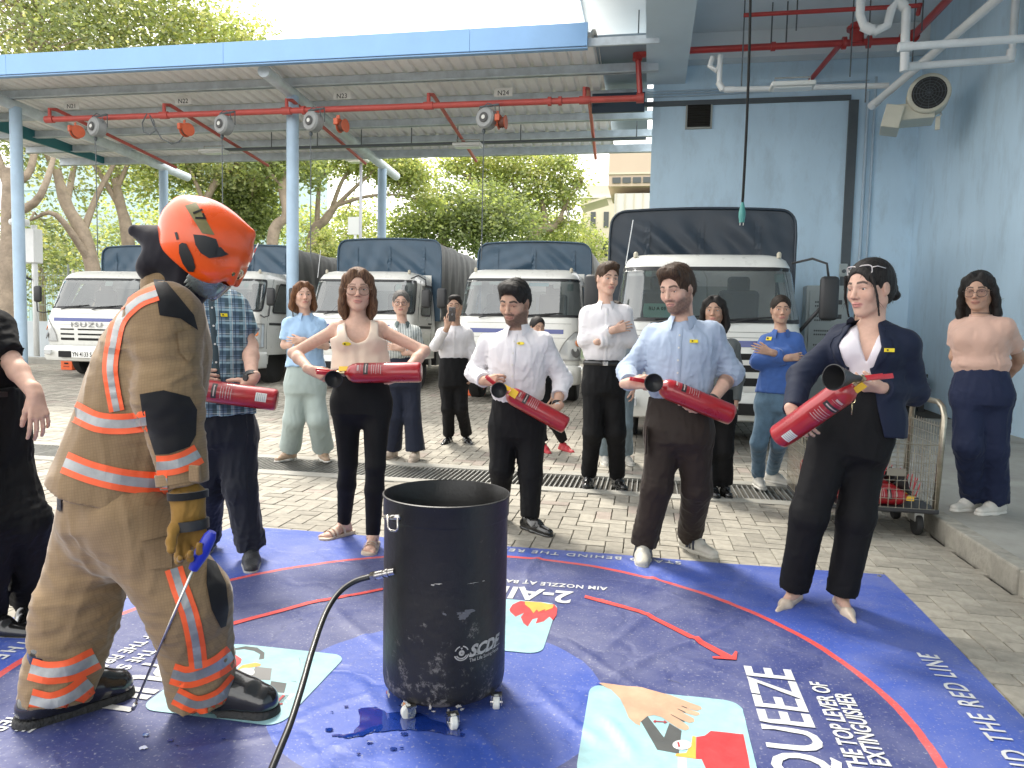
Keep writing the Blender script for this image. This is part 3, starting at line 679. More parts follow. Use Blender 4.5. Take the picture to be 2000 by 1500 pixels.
        if kind in (5, 3) and not L_: b.tube([(s*1.02, .3, 1.35), (s*1.28, .2, 1.7)], .02, 8)
        ar = b.build('mirror_arm', M_tb, t, True)
        big = kind == 5
        MB().box((s*1.29, .18, 1.72), (.2 if big else .17, .09, .48 if big else .34), bev=.045).build('mirror', M_tb, ar, True, 50)
    if stripe: patch(-.78, .78, 1.165, 1.235, 0, .004, 20, 2).build('front_stripe', M_stripe, t)
    # grille slots, seams
    slots = {0: [(1.00, .03), (.90, .035), (.80, .05)], 5: [(1.06, .07), (.93, .075), (.78, .09)]}[5 if kind == 5 else 0]
    for z, h_ in slots:
        for a0, a1 in (((-.62, -.28), (-.2, .62)) if kind != 5 else ((-.9, .9),)):
            patch(a0, a1, z-h_/2, z+h_/2, .01, .003, 14, 2).build('grille_slot', M_dark, t)
    b = MB()
    for z in (1.33, 1.10 if kind != 5 else 1.27): b.tube([cabpt(a/10, z, .0) for a in range(-9, 10)], .004, 4)
    b.build('panel_seam', mat('seam_grey', (.2, .2, .19), .6), t)
    # wipers
    for x0, x1 in ((-.62, -.05), (.12, .7)):
        b = MB(); b.tube([cabpt(x0, 1.40, .03), cabpt(x0+.3, 1.46, .035), cabpt(x0+.42, 1.475, .03)], .010, 6); b.tube([cabpt(x0+.05, 1.455, .02), cabpt(x1+.05, 1.50, .02)], .008, 5); b.build('wiper', M_tb, t)
    # bumper
    b = MB(); vs = []
    for z, o_ in ((.34, -.05), (.36, .02), (.42, .045), (.58, .05), (.64, .035), (.665, -.02)):
        vs.append([cabpt(a, .7, 0) for a in np.linspace(-1.42, 1.42, 41)])
        vs[-1] = [(x*(1+o_*.7), y-o_-.05, z) for x, y, _ in vs[-1]]
    nb = 41; b.add([p for r_ in vs for p in r_], [[j*nb+i, j*nb+i+1, (j+1)*nb+i+1, (j+1)*nb+i] for j in range(5) for i in range(nb-1)])
    bp = b.build('bumper', M_tw, t, True, 50)
    for x in (-.84, .84): MB().box((x, -.085, .53), (.2, .02, .1), Matrix.Rotation(R(12 if x > 0 else -12), 3, 'Z'), bev=.012).build('fog_lamp', M_lamp, bp)
    MB().box((-.42, -.098, .49), (.3, .02, .13), bev=.02).build('bumper_slot', M_dark, bp); MB().box((.5, -.098, .49), (.3, .02, .13), bev=.02).build('bumper_slot', M_dark, bp)
    pl = MB().box((.0, -.112, .49), (.5, .012, .13), bev=.004).build('number_plate', mat('plate_white', (.75, .75, .72), .4), t)
    text_on(pl, plate, .125, (.0, -.119, .49), (1, 0, 0), (0, 0, 1), M_dark, sx=.82, bold=.002)
    if letters: text_on(t, 'ISUZU', .13, cabpt(.02, 1.09, .012), (1, 0, 0), (0, .06, 1), mat('letter_grey', (.2, .2, .2), .3, .5), sx=1.75, bold=.003, spacing=1.25)
    elif kind != 5: text_on(t, 'ISUZU', .10, cabpt(.0, 1.09, .012), (1, 0, 0), (0, .06, 1), mat('letter_grey', (.2, .2, .2), .3, .5), sx=1.75, bold=.002, spacing=1.25)
    # stickers inside the screen
    st = {0: [(-.93, 2.0, .32, .055, M_paperc), (-1.0, 1.88, .1, .04, M_paperw), (-1.02, 1.8, .1, .04, M_paper), (.3, 1.96, .18, .1, M_paper)],
          1: [(.7, 1.95, .1, .1, M_paper)], 3: [(.72, 1.93, .13, .13, M_paper), (-.95, 1.98, .2, .04, M_paper)],
          4: [(-.75, 1.98, .22, .055, M_paper), (-.42, 1.99, .2, .05, M_paper), (-.88, 1.91, .2, .05, M_paper), (-.98, 1.83, .1, .05, M_paper), (.32, 1.97, .34, .06, M_paperc), (.62, 1.95, .12, .08, M_paperw), (.85, 1.93, .12, .12, M_paper)],
          5: [(-.82, 1.98, .2, .03, M_paperw), (-.5, 2.0, .18, .05, M_paperw), (-.66, 1.99, .08, .07, M_paper), (.80, 1.95, .14, .10, M_paper), (-.53, 1.56, .36, .16, mat('green_notice', (.22, .60, .46), .5))]}[stick]
    for a, z, w_, h_, m_ in st: patch(a-w_/2, a+w_/2, z-h_/2, z+h_/2, .01, -.004, 4, 2).build('windscreen_sticker', m_, t)
    if stick == 5:
        q = cabpt(-.53, 1.58, .0); text_on(t, 'RU A 03', .055, (q[0]-.02, q[1]-.012, q[2]), (1, 0, 0), (0, .4, 1), M_dark, lift=.004); q = cabpt(-.5, 2.0, .0); text_on(t, 'Indeco', .035, (q[0], q[1]-.012, q[2]), (1, 0, 0), (0, .4, 1), M_dark, lift=.004)
    if stick == 4:
        q = (.25, 1.5, 1.7); fa = MB().box(q, (.3, .02, .26)).build('first_aid_card', mat('pale_grey_card', (.38, .42, .44), .6), t); MB().box((.25, 1.488, 1.7), (.12, .006, .04)).box((.25, 1.488, 1.7), (.039, .007, .12)).build('cross', M_cable, fa)
    # roof marker lamps + antenna
    for s in (-1, 1): MB().lathe([(.028, 0), (.028, .05), (.012, .07)], c=(s*.82, .62, 2.2), n=10).build('marker_lamp', mat('marker_cream', (.5, .46, .36), .5), t)
    if kind in (2, 5): MB().tube([(-.93, .45, 2.1), (-.86, .43, 2.62)], .006, 5).build('antenna', M_pvc, t)
    if kind == 1: # red and white marker rod at the corner
        for q in range(6): MB().tube([(.7+.09*q/2, .3, 2.2+.09*q), (.7+.09*(q+1)/2, .3, 2.2+.09*(q+1))], .012, 8).build('marker_rod_band', M_redp if q % 2 == 0 else M_pvc, t)
    # bed, chassis, wheels
    b = MB(); b.box((0, 1.9+clen/2, .95), (cw-.04, clen, .1)); b.box((0, 1.9+clen/2, 1.16), (cw, clen, .42), bev=.015); b.build('cargo_bed', M_tw, t)
    b = MB(); b.box((0, 3.4, .68), (.8, 5.6, .26)); b.box((.78, 2.2, .62), (.45, .7, .35)); b.box((-.78, 2.2, .62), (.4, .6, .3)); b.box((0, .8, .62), (1.8, 1.2, .2)); b.build('chassis', M_tb, t)
    for s in (-1, 1): MB().box((s*(cw/2-.03), 1.9+clen*.5, .78), (.03, clen*.5, .22)).build('side_guard', M_galv, t)
    for y in (1.02, 4.9):
        for s in (-1, 1):
            b = MB(); b.lathe([(.24, -.1), (.34, -.11), (.385, -.08), (.39, 0), (.385, .08), (.34, .11), (.24, .1)], c=(s*.84, y, .39), axis=(1, 0, 0), n=32); wh = b.build('wheel', M_tyre, t, True, 40)
            b = MB(); b.lathe([(.25, .1*s), (.23, .07*s), (.12, .03*s), (.1, .09*s), (.001, .09*s)], c=(s*.84, y, .39), axis=(1, 0, 0), n=24, cap=False); b.build('rim', M_rim, wh, True, 40)
    # wheel arch rim around the front wheel
    for s in (-1, 1):
        b = MB(); b.tube([(s*.98, 1.02+.47*math.cos(R(a)), .42+.45*math.sin(R(a))) for a in range(0, 181, 15)], .035, 6, False); b.build('wheel_arch', M_tw if kind != 5 else M_tb, t, True)
    # canvas canopy
    y0, y1, z0, rc, hw = 1.78, 1.85+clen, 1.34 if kind != 5 else 1.3, .2, cw/2+.02
    sec = [(-hw, z0)]+[(-hw-.01, z0+(ctop-rc-z0)*i/10) for i in range(1, 10)]
    sec += [(-hw+rc-rc*math.cos(R(a)), ctop-rc+rc*math.sin(R(a))) for a in range(0, 91, 15)]
    sec += [(x*(hw-rc), ctop+.03*(1-x*x)) for x in np.linspace(-.9, .9, 15)]
    sec += [(hw-rc+rc*math.sin(R(a)), ctop-rc+rc*math.cos(R(a))) for a in range(0, 91, 15)]
    sec += [(hw+.01, z0+(ctop-rc-z0)*i/10) for i in range(9, 0, -1)]+[(hw, z0)]
    sd = hash(label) % 97 if False else len(label)*1.7
    def fold(x, y, z, side):
        if side: a = y*11+1.2*math.sin(z*3.1+y+sd)+.4*z; return .028*math.sin(a)*(.35+.65*(ctop-z)/(ctop-z0))+.012*math.sin(2.3*a+z*5)-.02*abs(math.sin((y-y0)*math.pi/1.0))**.5*0
        return 0
    ny = 60; vs = []
    for j in range(ny+1):
        y = y0+(y1-y0)*j/ny; hoop = -.028*abs(math.sin(math.pi*(y-y0)/((y1-y0)/4)))
        for (x, z) in sec:
            k_ = min(1, (z-z0)/(ctop-z0)); s_ = abs(x) > hw-.03
            o_ = (fold(x, y, z, True) if s_ else 0)*min(1, j/4)
            xx = x+math.copysign(1, x)*o_ if s_ else x; zz = z+(hoop if z > ctop-rc else 0)
            vs.append((xx, y, zz))
    ns = len(sec); b = MB().add(vs, [[j*ns+i, j*ns+i+1, (j+1)*ns+i+1, (j+1)*ns+i] for j in range(ny) for i in range(ns-1)])
    TP = M_tarp if kind != 5 else M_tarp5; cv = b.build('canopy', M_tarps if kind != 5 else TP, t, True)
    # front sheet of the canopy
    def fr(u, v):
        x = -1+2*u; z = z0+(ctop+.03-z0)*v; lim = hw
        if z > ctop-rc: q = (z-(ctop-rc))/(rc+.03); lim = hw-rc+rc*math.sqrt(max(0, 1-q*q))
        z -= .03*x*x*(v > .9)
        X = x*lim; d_ = min(1, 2.5*min(v, 1-v)+.0, ) ; d2 = min(1, 3*(1-abs(x)))
        a = X*6.5+z*7.5*(1 if kind == 5 else math.copysign(1, X))+1.5*math.sin(z*2.7+X*1.9+sd)
        o_ = (.016*math.sin(a)+.010*math.sin(2.1*a+2*z+sd)+.008*math.sin(X*17+3*math.sin(z*5)))*min(1, d_*1.5)*max(.25, d2)
        return (X, y0-.012+o_, z)
    b = MB().grid(fr, 90, 44); b.build('canopy_front', TP, cv, True)
    for x in (-.72, 0., .74):
        b = MB(); b.grid(lambda u, v: (lambda p: (p[0], p[1]-.014, p[2]))(fr((x/hw*.98+1)/2+(u-.5)*.035, .28+v*.62)), 2, 14); b.build('canopy_strap', TP, cv)
        c = Vector(fr((x/hw+1)/2, .34)); MB().lathe([(.022, 0), (.022, .014), (.01, .014), (.01, 0)], c=(c.x, c.y-.02, c.z), axis=(0, -1, 0), n=12, cap=False).build('eyelet', M_galv, cv)
    b = MB(); pr = [(x, y0-.03, z) for x, z in sec[2:-2]]; b.tube(pr, .018, 6, False); b.build('canopy_piping', TP, cv, True)
    return t
def tl(px, dep): p = D(px, 655, dep); return (p[0], p[1], gz(p[1]))
make_truck('leftmost truck with blue tarpaulin, number plate and big letters on its front', tl(168, 15.0), 0, 2.05, 2.88, 0, True, 'YN 4133 S')
make_truck('truck with navy tarpaulin partly hidden behind the person in a checked shirt', tl(398, 14.0), 1, 2.05, 2.85, 1, False, 'YN 4120 K')
make_truck('truck with dark tarpaulin behind the woman in the beige top', tl(692, 13.3), 2, 2.15, 2.97, 3, False, 'YN 4127 M', clen=5.2)
make_truck('truck with blue stickers on its windscreen and navy tarpaulin, beside the largest truck', tl(1006, 11.85), 4, 2.05, 2.82, 4, False, 'YN 4139 R', clen=5.2)
make_truck('largest nearest truck parked against the blue wall with dark navy tarpaulin', tl(1381, 8.1), 5, 2.34, 2.94, 5, False, 'YN 4150 T', clen=3.9)
# wheel chocks
def chock(label, px, py, w_=.3):
    p = GG(px, py); t = thing('wheel_chock', label, 'chock', p, 0, 'orange wheel chocks')
    b = MB(); b.box((0, 0, .11), (w_, .22, .22), bev=.012); b.build('body', mat('chock_orange', (.72, .12, .025), .45, var=.1), t)
    MB().box((0, -.113, .15), (w_*.35, .008, .035)).build('hand_slot', M_dark, t)
    MB().box((0, -.112, .08), (w_*.5, .006, .03)).build('moulded_text', mat('chock_dark', (.35, .05, .01), .5), t)
chock('orange wheel chock before the left truck near the edge of the yard', 137, 722)
chock('orange wheel chock on the paving left of the truck with cyan stickers', 928, 772, .34)
# ================================================================== training mat
MC = (-0.70, 2.48); RR = 1.63
def seg_d(x, y, a, b_):
    ax, ay = a; bx, by = b_; t = np.clip(((x-ax)*(bx-ax)+(y-ay)*(by-ay))/((bx-ax)**2+(by-ay)**2), 0, 1)
    return np.hypot(x-ax-t*(bx-ax), y-ay-t*(by-ay)), t
CRE = []
def gp(*p): q = G(*p); return (q[0], q[1])
for a, b_, h_ in [((1100, 1378), (1440, 1212), .010), ((1100, 1255), (1250, 1348), .008), ((1250, 1150), (1330, 1090), .006), ((1330, 1175), (1120, 1300), .006), ((1010, 1170), (1060, 1075), .008), ((1470, 1110), (1425, 1180), .006),
                  ((560, 1420), (760, 1360), .006), ((640, 1180), (760, 1290), .008), ((450, 1040), (520, 1110), .006), ((0, 1275), (150, 1290), .007), ((170, 1290), (420, 1320), .007), ((300, 1480), (560, 1430), .006), ((560, 1090), (700, 1060), .006),
                  ((1180, 1070), (1300, 1150), .006), ((1480, 1150), (1745, 1130), .006), ((1560, 1200), (1700, 1150), .006), ((1180, 1400), (1230, 1500), .012), ((1040, 1330), (1190, 1480), .008), ((1440, 1400), (1620, 1480), .006), ((680, 1330), (740, 1390), .007), ((1690, 1250), (1900, 1330), .005), ((760, 1430), (620, 1480), .007), ((900, 1430), (990, 1500), .008), ((1290, 1280), (1500, 1350), .005)]:
    CRE.append((gp(*a), gp(*b_), h_*1.0))
def mat_h(x, y):
    x = np.asarray(x, float); y = np.asarray(y, float); p = np.stack([x, y, 0*x], -1)
    h = .006+.0035*(wob(p, 2.2, 1.0)+1)+.0018*(wob(p, 6.5, 4.0)+1)+.0008*wob(p, 19, 2.0)
    for k, (a, b_, hh) in enumerate(CRE):
        d, t = seg_d(x+.02*np.sin(9*y+k), y+.02*np.sin(8*x+k), a, b_)
        h = h+hh*np.exp(-(d/.019)**2)*np.sin(np.pi*np.clip(t, .02, .98))**.5
    for cx, cy in (gp(1180, 1195), gp(1300, 1190), gp(1530, 1100), gp(1480, 1400), gp(650, 1180)):   # crumpled spots
        r_ = np.hypot(x-cx, y-cy); h = h+.008*np.exp(-(r_/.16)**2)*wob(p, 26, 7.0)**2
    e = np.minimum(np.minimum(x-MAT_X0, MAT_X1-x), np.minimum(y-MAT_Y0, MAT_Y1-y)); return .0035+(h-.0035)*np.clip(e/.12, .12, 1)
def mat_material():
    m = bpy.data.materials.new('mat_print'); m.use_nodes = True; t = m.node_tree; n = t.nodes; k = t.links.new; b = n['Principled BSDF']
    tcn = n.new('ShaderNodeTexCoord'); v = tcn.outputs['Object']
    nz = n.new('ShaderNodeTexNoise'); nz.inputs['Scale'].default_value = 5; nz.inputs['Detail'].default_value = 3; k(v, nz.inputs[0])
    cmb = n.new('ShaderNodeVectorMath'); cmb.operation = 'MULTIPLY_ADD'; cmb.inputs[1].default_value = (.02, .02, 0); k(nz.outputs['Color'], cmb.inputs[0]); k(v, cmb.inputs[2])
    sub = n.new('ShaderNodeVectorMath'); sub.operation = 'SUBTRACT'; sub.inputs[1].default_value = (MC[0]+.01, MC[1]+.01, 0); k(cmb.outputs[0], sub.inputs[0])
    mul = n.new('ShaderNodeVectorMath'); mul.operation = 'MULTIPLY'; mul.inputs[1].default_value = (1, 1, 0); k(sub.outputs[0], mul.inputs[0])
    ln = n.new('ShaderNodeVectorMath'); ln.operation = 'LENGTH'; k(mul.outputs[0], ln.inputs[0]); r_ = ln.outputs['Value']
    def lt(a, thr):
        x = n.new('ShaderNodeMath'); x.operation = 'LESS_THAN'; k(a, x.inputs[0]); x.inputs[1].default_value = thr; return x.outputs[0]
    def mixc(f, a, c):
        x = n.new('ShaderNodeMix'); x.data_type = 'RGBA'
        k(f, x.inputs[0])
        for s_, q in ((6, a), (7, c)):
            if isinstance(q, tuple): x.inputs[s_].default_value = (*q, 1)
            else: k(q, x.inputs[s_])
        return x.outputs[2]
    outer, ringc, inner, disc = (.044, .085, .36), (.55, .06, .055), (.030, .042, .155), (.030, .072, .35)
    c = mixc(lt(r_, RR+.016), outer, ringc); c = mixc(lt(r_, RR-.016), c, inner); c = mixc(lt(r_, .60), c, disc)
    # scuffs and dust
    z = n.new('ShaderNodeTexNoise'); z.inputs['Scale'].default_value = 2.2; z.inputs['Detail'].default_value = 9; z.inputs['Roughness'].default_value = .68; k(v, z.inputs[0])
    mr = n.new('ShaderNodeMapRange'); mr.inputs[1].default_value = .42; mr.inputs[2].default_value = .78; mr.inputs[4].default_value = .30; k(z.outputs['Fac'], mr.inputs[0])
    c = mixc(mr.outputs[0], c, (.34, .34, .40))
    z2 = n.new('ShaderNodeTexNoise'); z2.inputs['Scale'].default_value = 90; z2.inputs['Detail'].default_value = 4; k(v, z2.inputs[0])
    mr2 = n.new('ShaderNodeMapRange'); mr2.inputs[1].default_value = .60; mr2.inputs[2].default_value = .70; mr2.inputs[4].default_value = .5; k(z2.outputs['Fac'], mr2.inputs[0])
    c = mixc(mr2.outputs[0], c, (.35, .35, .38))
    k(c, b.inputs['Base Color'])
    rg = n.new('ShaderNodeMapRange'); rg.inputs[3].default_value = .40; rg.inputs[4].default_value = .62; k(z.outputs['Fac'], rg.inputs[0]); k(rg.outputs[0], b.inputs['Roughness'])
    # crinkle relief
    w1 = n.new('ShaderNodeTexVoronoi'); w1.feature = 'DISTANCE_TO_EDGE'; w1.inputs['Scale'].default_value = 2.1
    ds = n.new('ShaderNodeTexNoise'); ds.inputs['Scale'].default_value = 3; ds.inputs['Detail'].default_value = 4; k(v, ds.inputs[0])
    ad = n.new('ShaderNodeVectorMath'); ad.operation = 'MULTIPLY_ADD'; ad.inputs[1].default_value = (.5, .5, 0); k(ds.outputs['Color'], ad.inputs[0]); k(v, ad.inputs[2]); k(ad.outputs[0], w1.inputs[0])
    sm = n.new('ShaderNodeMapRange'); sm.interpolation_type = 'SMOOTHSTEP'; sm.inputs[2].default_value = .10; k(w1.outputs['Distance'], sm.inputs[0])
    z3 = n.new('ShaderNodeTexNoise'); z3.inputs['Scale'].default_value = 26; z3.inputs['Detail'].default_value = 6; z3.inputs['Distortion'].default_value = .8; k(v, z3.inputs[0])
    add = n.new('ShaderNodeMath'); add.operation = 'MULTIPLY_ADD'; add.inputs[1].default_value = .55; k(z3.outputs['Fac'], add.inputs[0]); k(sm.outputs[0], add.inputs[2])
    bp = n.new('ShaderNodeBump'); bp.inputs['Strength'].default_value = .42; bp.inputs['Distance'].default_value = .006; k(add.outputs[0], bp.inputs['Height']); k(bp.outputs[0], b.inputs['Normal'])
    return m
mt = thing('training_mat', 'large blue vinyl training mat with red ring, printed instructions and pictures', 'mat', (0, 0, 0))
nx, ny = 236, 240
X, Y = np.meshgrid(np.linspace(MAT_X0, MAT_X1, nx+1), np.linspace(MAT_Y0, MAT_Y1, ny+1)); Z = mat_h(X, Y)
X2 = X.copy(); X2 -= ((4.33-Y)*.05+.02)*np.clip((-2.2-X)/.42, 0, 1)**1.0; X2[:, 0] += .008*np.sin(np.linspace(0, 20, ny+1)); X2[:, -1] += .01*np.sin(np.linspace(0, 9, ny+1)); Y[-1] += .008*np.sin(np.linspace(0, 14, nx+1))
vs = np.stack([X2, Y, Z], -1).reshape(-1, 3)
b = MB(); b.v = [tuple(v) for v in vs]; b.f = [[j*(nx+1)+i, j*(nx+1)+i+1, (j+1)*(nx+1)+i+1, (j+1)*(nx+1)+i] for j in range(ny) for i in range(nx)]; b.mi = [0]*len(b.f)
me = b.mesh('mat_sheet'); link('mat_sheet', me, mat_material(), mt, True)
def vinyl(name, col): return mat('print_'+name, col, .42, var=.08, vscale=20, bump=.25, bscale=30, dirt=.35, bdist=.004)
V_white, V_cyan, V_red, V_orange, V_skin, V_grey, V_dkred, V_line = vinyl('white', (.56, .57, .57)), vinyl('cyan', (.29, .50, .54)), vinyl('red', (.50, .04, .045)), vinyl('orange', (.72, .36, .06)), vinyl('skin', (.52, .33, .22)), vinyl('grey', (.07, .075, .075)), vinyl('dark_red', (.35, .03, .04)), vinyl('line_red', (.60, .06, .055))
def conform(name, polys, m, lift=.003, cell=.018):
    bm = bmesh.new()
    for P in polys:
        vv = [bm.verts.new((p[0], p[1], 0)) for p in P]
        try: bm.faces.new(vv)
        except ValueError: pass
    bmesh.ops.triangulate(bm, faces=bm.faces[:])
    if cell:
        xs = [v.co.x for v in bm.verts]; ys = [v.co.y for v in bm.verts]
        for ax, lo, hi in ((0, min(xs), max(xs)), (1, min(ys), max(ys))):
            c = math.floor(lo/cell)*cell+cell
            while c < hi:
                co = [0, 0, 0]; co[ax] = c; no_ = [0, 0, 0]; no_[ax] = 1
                bmesh.ops.bisect_plane(bm, geom=bm.verts[:]+bm.edges[:]+bm.faces[:], plane_co=co, plane_no=no_, dist=1e-6); c += cell
    co = np.array([v.co[:] for v in bm.verts]); z = mat_h(co[:, 0], co[:, 1])
    for v, zz in zip(bm.verts, z): v.co.z = zz+lift
    bmesh.ops.recalc_face_normals(bm, faces=bm.faces[:])
    me = bpy.data.meshes.new(name); bm.to_mesh(me); bm.free()
    if len(me.polygons) and sum(p.normal.z for p in me.polygons) < 0: me.flip_normals()
    return link(name, me, m, mt, True)
def mat_text(s_, size, c, ang, sx=.8, bold=.0, spacing=1., m=None, cell=.0, anchor='c'):
    vs, fs = text_mesh(s_, size, 0, bold, sx, spacing); xs = [v[0] for v in vs]; L_ = max(xs)-min(xs); o_ = {'c': 0, 'r': -max(xs), 'l': -min(xs)}[anchor]
    ca_, sa_ = math.cos(R(ang)), math.sin(R(ang))
    P = [(c[0]+(v[0]+o_)*ca_-v[1]*sa_, c[1]+(v[0]+o_)*sa_+v[1]*ca_) for v in vs]
    conform('lettering', [[P[i] for i in f] for f in fs], m or V_white, .0035, cell)['kind'] = 'stuff'
# right side (letters lie with their tops towards the ring's centre)
mat_text('3-SQUEEZE', .25, (.512, 2.945), 90, .84, .004, anchor='r', cell=.05)
mat_text('PRESS THE TOP LEVER OF', .085, (.675, 2.86), 90, .80, .002, anchor='r')
mat_text('THE EXTINGUISHER', .085, (.745, 2.79), 90, .80, .002, anchor='r')
mat_text('STAND BEHIND THE RED LINE', .113, (1.185, 3.235), 90, .80, .0015, 1.22, anchor='r')
mat_text('STAND BEHIND THE RED LINE', .100, (.225, 4.235), 180, .80, .0015, 1.22, anchor='l')
mat_text('STAND BEHIND THE RED LINE', .100, (-2.44, 3.19), 270, .80, .0015, 1.2, anchor='l')
mat_text('2-AIM', .23, (-.33, 3.535), 180, .80, .006, anchor='l', cell=.05)
mat_text('AIM NOZZLE AT BASE OF FIRE', .068, (-.165, 3.69), 180, .80, .0015, 1.1, anchor='l')
mat_text('1-PULL', .25, (-1.775, 2.05), 270, .70, .008, anchor='r', cell=.05)
mat_text('OUT THE SAFETY DEVICE', .078, (-1.915, 1.92), 270, .85, .0015, 1.05, anchor='r')
mat_text('OF THE FIRE EXTINGUISHER', .078, (-2.005, 1.90), 270, .78, .0015, 1.05, anchor='r')
def rrect(x0, x1, y0, y1, r):
    P = []
    for cx, cy, s in ((x1-r, y0+r, -90), (x1-r, y1-r, 0), (x0+r, y1-r, 90), (x0+r, y0+r, 180)):
        P += [(cx+r*math.cos(R(s+a)), cy+r*math.sin(R(s+a))) for a in range(0, 91, 15)]
    return P
conform('picture_panel', [rrect(-.17, .365, 2.07, 2.64, .06)], V_cyan, .0030)
conform('picture_panel', [rrect(-1.02, -.385, 2.86, 3.43, .06)], V_cyan, .0030)
conform('picture_panel', [rrect(-1.66, -1.14, 2.13, 2.67, .06)], V_cyan, .0030)
def px4(L_): return [gp(1100+x/3.333, 1250+y/3.333) for x, y in L_]
def px3(L_): return [gp(960+x/5.882, 1060+y/5.882) for x, y in L_]
def px5(L_): return [gp(x/3.125, 1080+y/3.125) for x, y in L_]
hand = px4([(225, 318), (320, 315), (520, 338), (700, 385), (895, 460), (902, 475), (870, 487), (790, 465), (885, 500), (888, 515), (860, 522), (770, 495), (850, 540), (852, 560), (820, 568), (740, 535), (815, 590), (818, 608), (795, 618), (750, 605), (690, 565), (640, 530), (590, 517), (545, 525), (500, 565), (500, 588), (470, 575), (425, 535), (400, 470), (370, 410), (310, 350)])
conform('printed_hand', [hand], V_skin, .0038)
conform('printed_lever', [px4([(505, 560), (548, 523), (655, 665), (690, 570), (770, 620), (752, 770), (610, 745)])], V_grey, .0034)
conform('printed_valve', [px4([(840, 655), (862, 658), (862, 803), (728, 785), (735, 770), (800, 765), (835, 700)])], V_orange, .0038)
conform('printed_cylinder', [px4([(865, 660), (920, 650), (960, 618), (1172, 640), (1205, 800), (1215, 870), (930, 870), (900, 805), (862, 803)])], V_red, .0034)
conform('printed_hose', [px4([(745, 790), (800, 795), (805, 880), (745, 880)])], vinyl('pale', (.5, .5, .56)), .0034)
conform('printed_gauge', [px4([(772+62*math.cos(a*.3142), 715+32*math.sin(a*.3142)) for a in range(20)])], V_white, .0046)
conform('printed_gauge_mark', [px4([(740, 700), (752, 698), (760, 728), (748, 730)])], V_dkred, .0055)
conform('printed_arrow', [px4([(583, 561), (600, 548), (600, 556), (655, 560), (655, 552), (677, 565), (655, 575), (655, 566), (600, 563), (600, 572)])], V_dkred, .0046)
for q in ((700, 512, 790, 560), (770, 455, 805, 468), (745, 475, 795, 498)):
    conform('printed_crease', [px4([(q[0], q[1]), (q[2], q[3]), (q[2]-3, q[3]+4), (q[0]-2, q[1]+3)])], V_grey, .0048, 0)
conform('printed_flame', [px3([(205, 800), (240, 745), (330, 705), (720, 745), (755, 790), (745, 870), (705, 930), (665, 890), (600, 940), (505, 965), (530, 900), (470, 915), (415, 1000), (365, 960), (335, 890), (375, 840), (275, 885), (215, 830)])], V_red, .0034)
conform('printed_flame', [px3([(380, 710), (560, 720), (715, 755), (700, 790), (610, 825), (620, 800), (540, 835), (520, 805), (480, 850), (440, 790), (385, 750)])], V_orange, .0046)
conform('printed_hose', [px5([(1430, 600), (1500, 588), (1570, 598), (1615, 630), (1612, 668), (1580, 672), (1588, 640), (1550, 618), (1490, 606), (1430, 612)])], V_grey, .0034)
conform('printed_cylinder', [px5([(1380, 640), (1430, 635), (1475, 665), (1470, 690), (1430, 730), (1380, 760)])], V_red, .0034)
conform('printed_valve', [px5([(1440, 740), (1480, 705), (1560, 690), (1592, 700), (1588, 712), (1500, 725), (1470, 790)])], V_orange, .0036)
conform('printed_lever', [px5([(1560, 715), (1660, 728), (1650, 800), (1560, 795), (1530, 770)])], mat('print_grey2', (.16, .16, .16), .5), .0034)
conform('printed_gauge', [px5([(1505+50*math.cos(a*.3142), 750+26*math.sin(a*.3142)) for a in range(20)])], V_white, .0046)
conform('printed_block', [px5([(1655, 805), (1750, 820), (1735, 880), (1640, 870)])], V_grey, .0034)
conform('printed_block', [px5([(1650, 880), (1800, 885), (1700, 990), (1580, 980)])], vinyl('pale2', (.5, .5, .5)), .0030)
conform('printed_arrow', [px5([(1650, 935), (1665, 950), (1725, 893), (1740, 897), (1690, 945), (1728, 942), (1722, 952), (1650, 955)])], V_dkred, .0050)
conform('printed_arrow', [px4([(660, 0)]) and [gp(*p) for p in ((1143, 1168), (1252, 1198), (1352, 1247), (1436, 1290), (1420, 1294), (1345, 1252), (1248, 1203), (1141, 1173))]], V_line, .0034)
conform('printed_arrow', [[gp(*p) for p in ((1436, 1278), (1440, 1280), (1438, 1295), (1392, 1292), (1391, 1288), (1428, 1289))]], V_line, .0042, 0)
conform('printed_line', [[gp(*p) for p in ((455, 1220), (600, 1181), (748, 1153), (748, 1157), (602, 1186), (457, 1226))]], V_line, .0034)
# wet patch spreading from under the drum
pud = [gp(*p) for p in ((648, 1443), (690, 1440), (705, 1420), (698, 1395), (735, 1388), (760, 1400), (800, 1395), (840, 1410), (900, 1432), (905, 1445), (860, 1440), (800, 1432), (765, 1437), (730, 1440), (700, 1450), (665, 1448))]
M_wet = mat('wet_film', (.008, .030, .20), .04, spec=.9, coat=1.)
def blob(P, amp=.006): 
    out_ = []
    for i in range(len(P)):
        a, c = P[i], P[(i+1) % len(P)]
        for k in range(4): t_ = k/4; out_.append((a[0]+(c[0]-a[0])*t_+random.uniform(-amp, amp), a[1]+(c[1]-a[1])*t_+random.uniform(-amp, amp)))
    return out_
conform('wet_patch', [blob(pud)], M_wet, .0030)
for q in range(15):
    a = random.uniform(0, 6.3); c = gp(random.uniform(640, 800), random.uniform(1385, 1490)); r_ = random.uniform(.004, .016)
    if q > 9: c = gp(random.uniform(250, 440), random.uniform(1425, 1480))
    conform('wet_patch', [blob([(c[0]+r_*math.cos(k*.9), c[1]+r_*.7*math.sin(k*.9)) for k in range(7)], .003)], M_wet, .0045, 0)
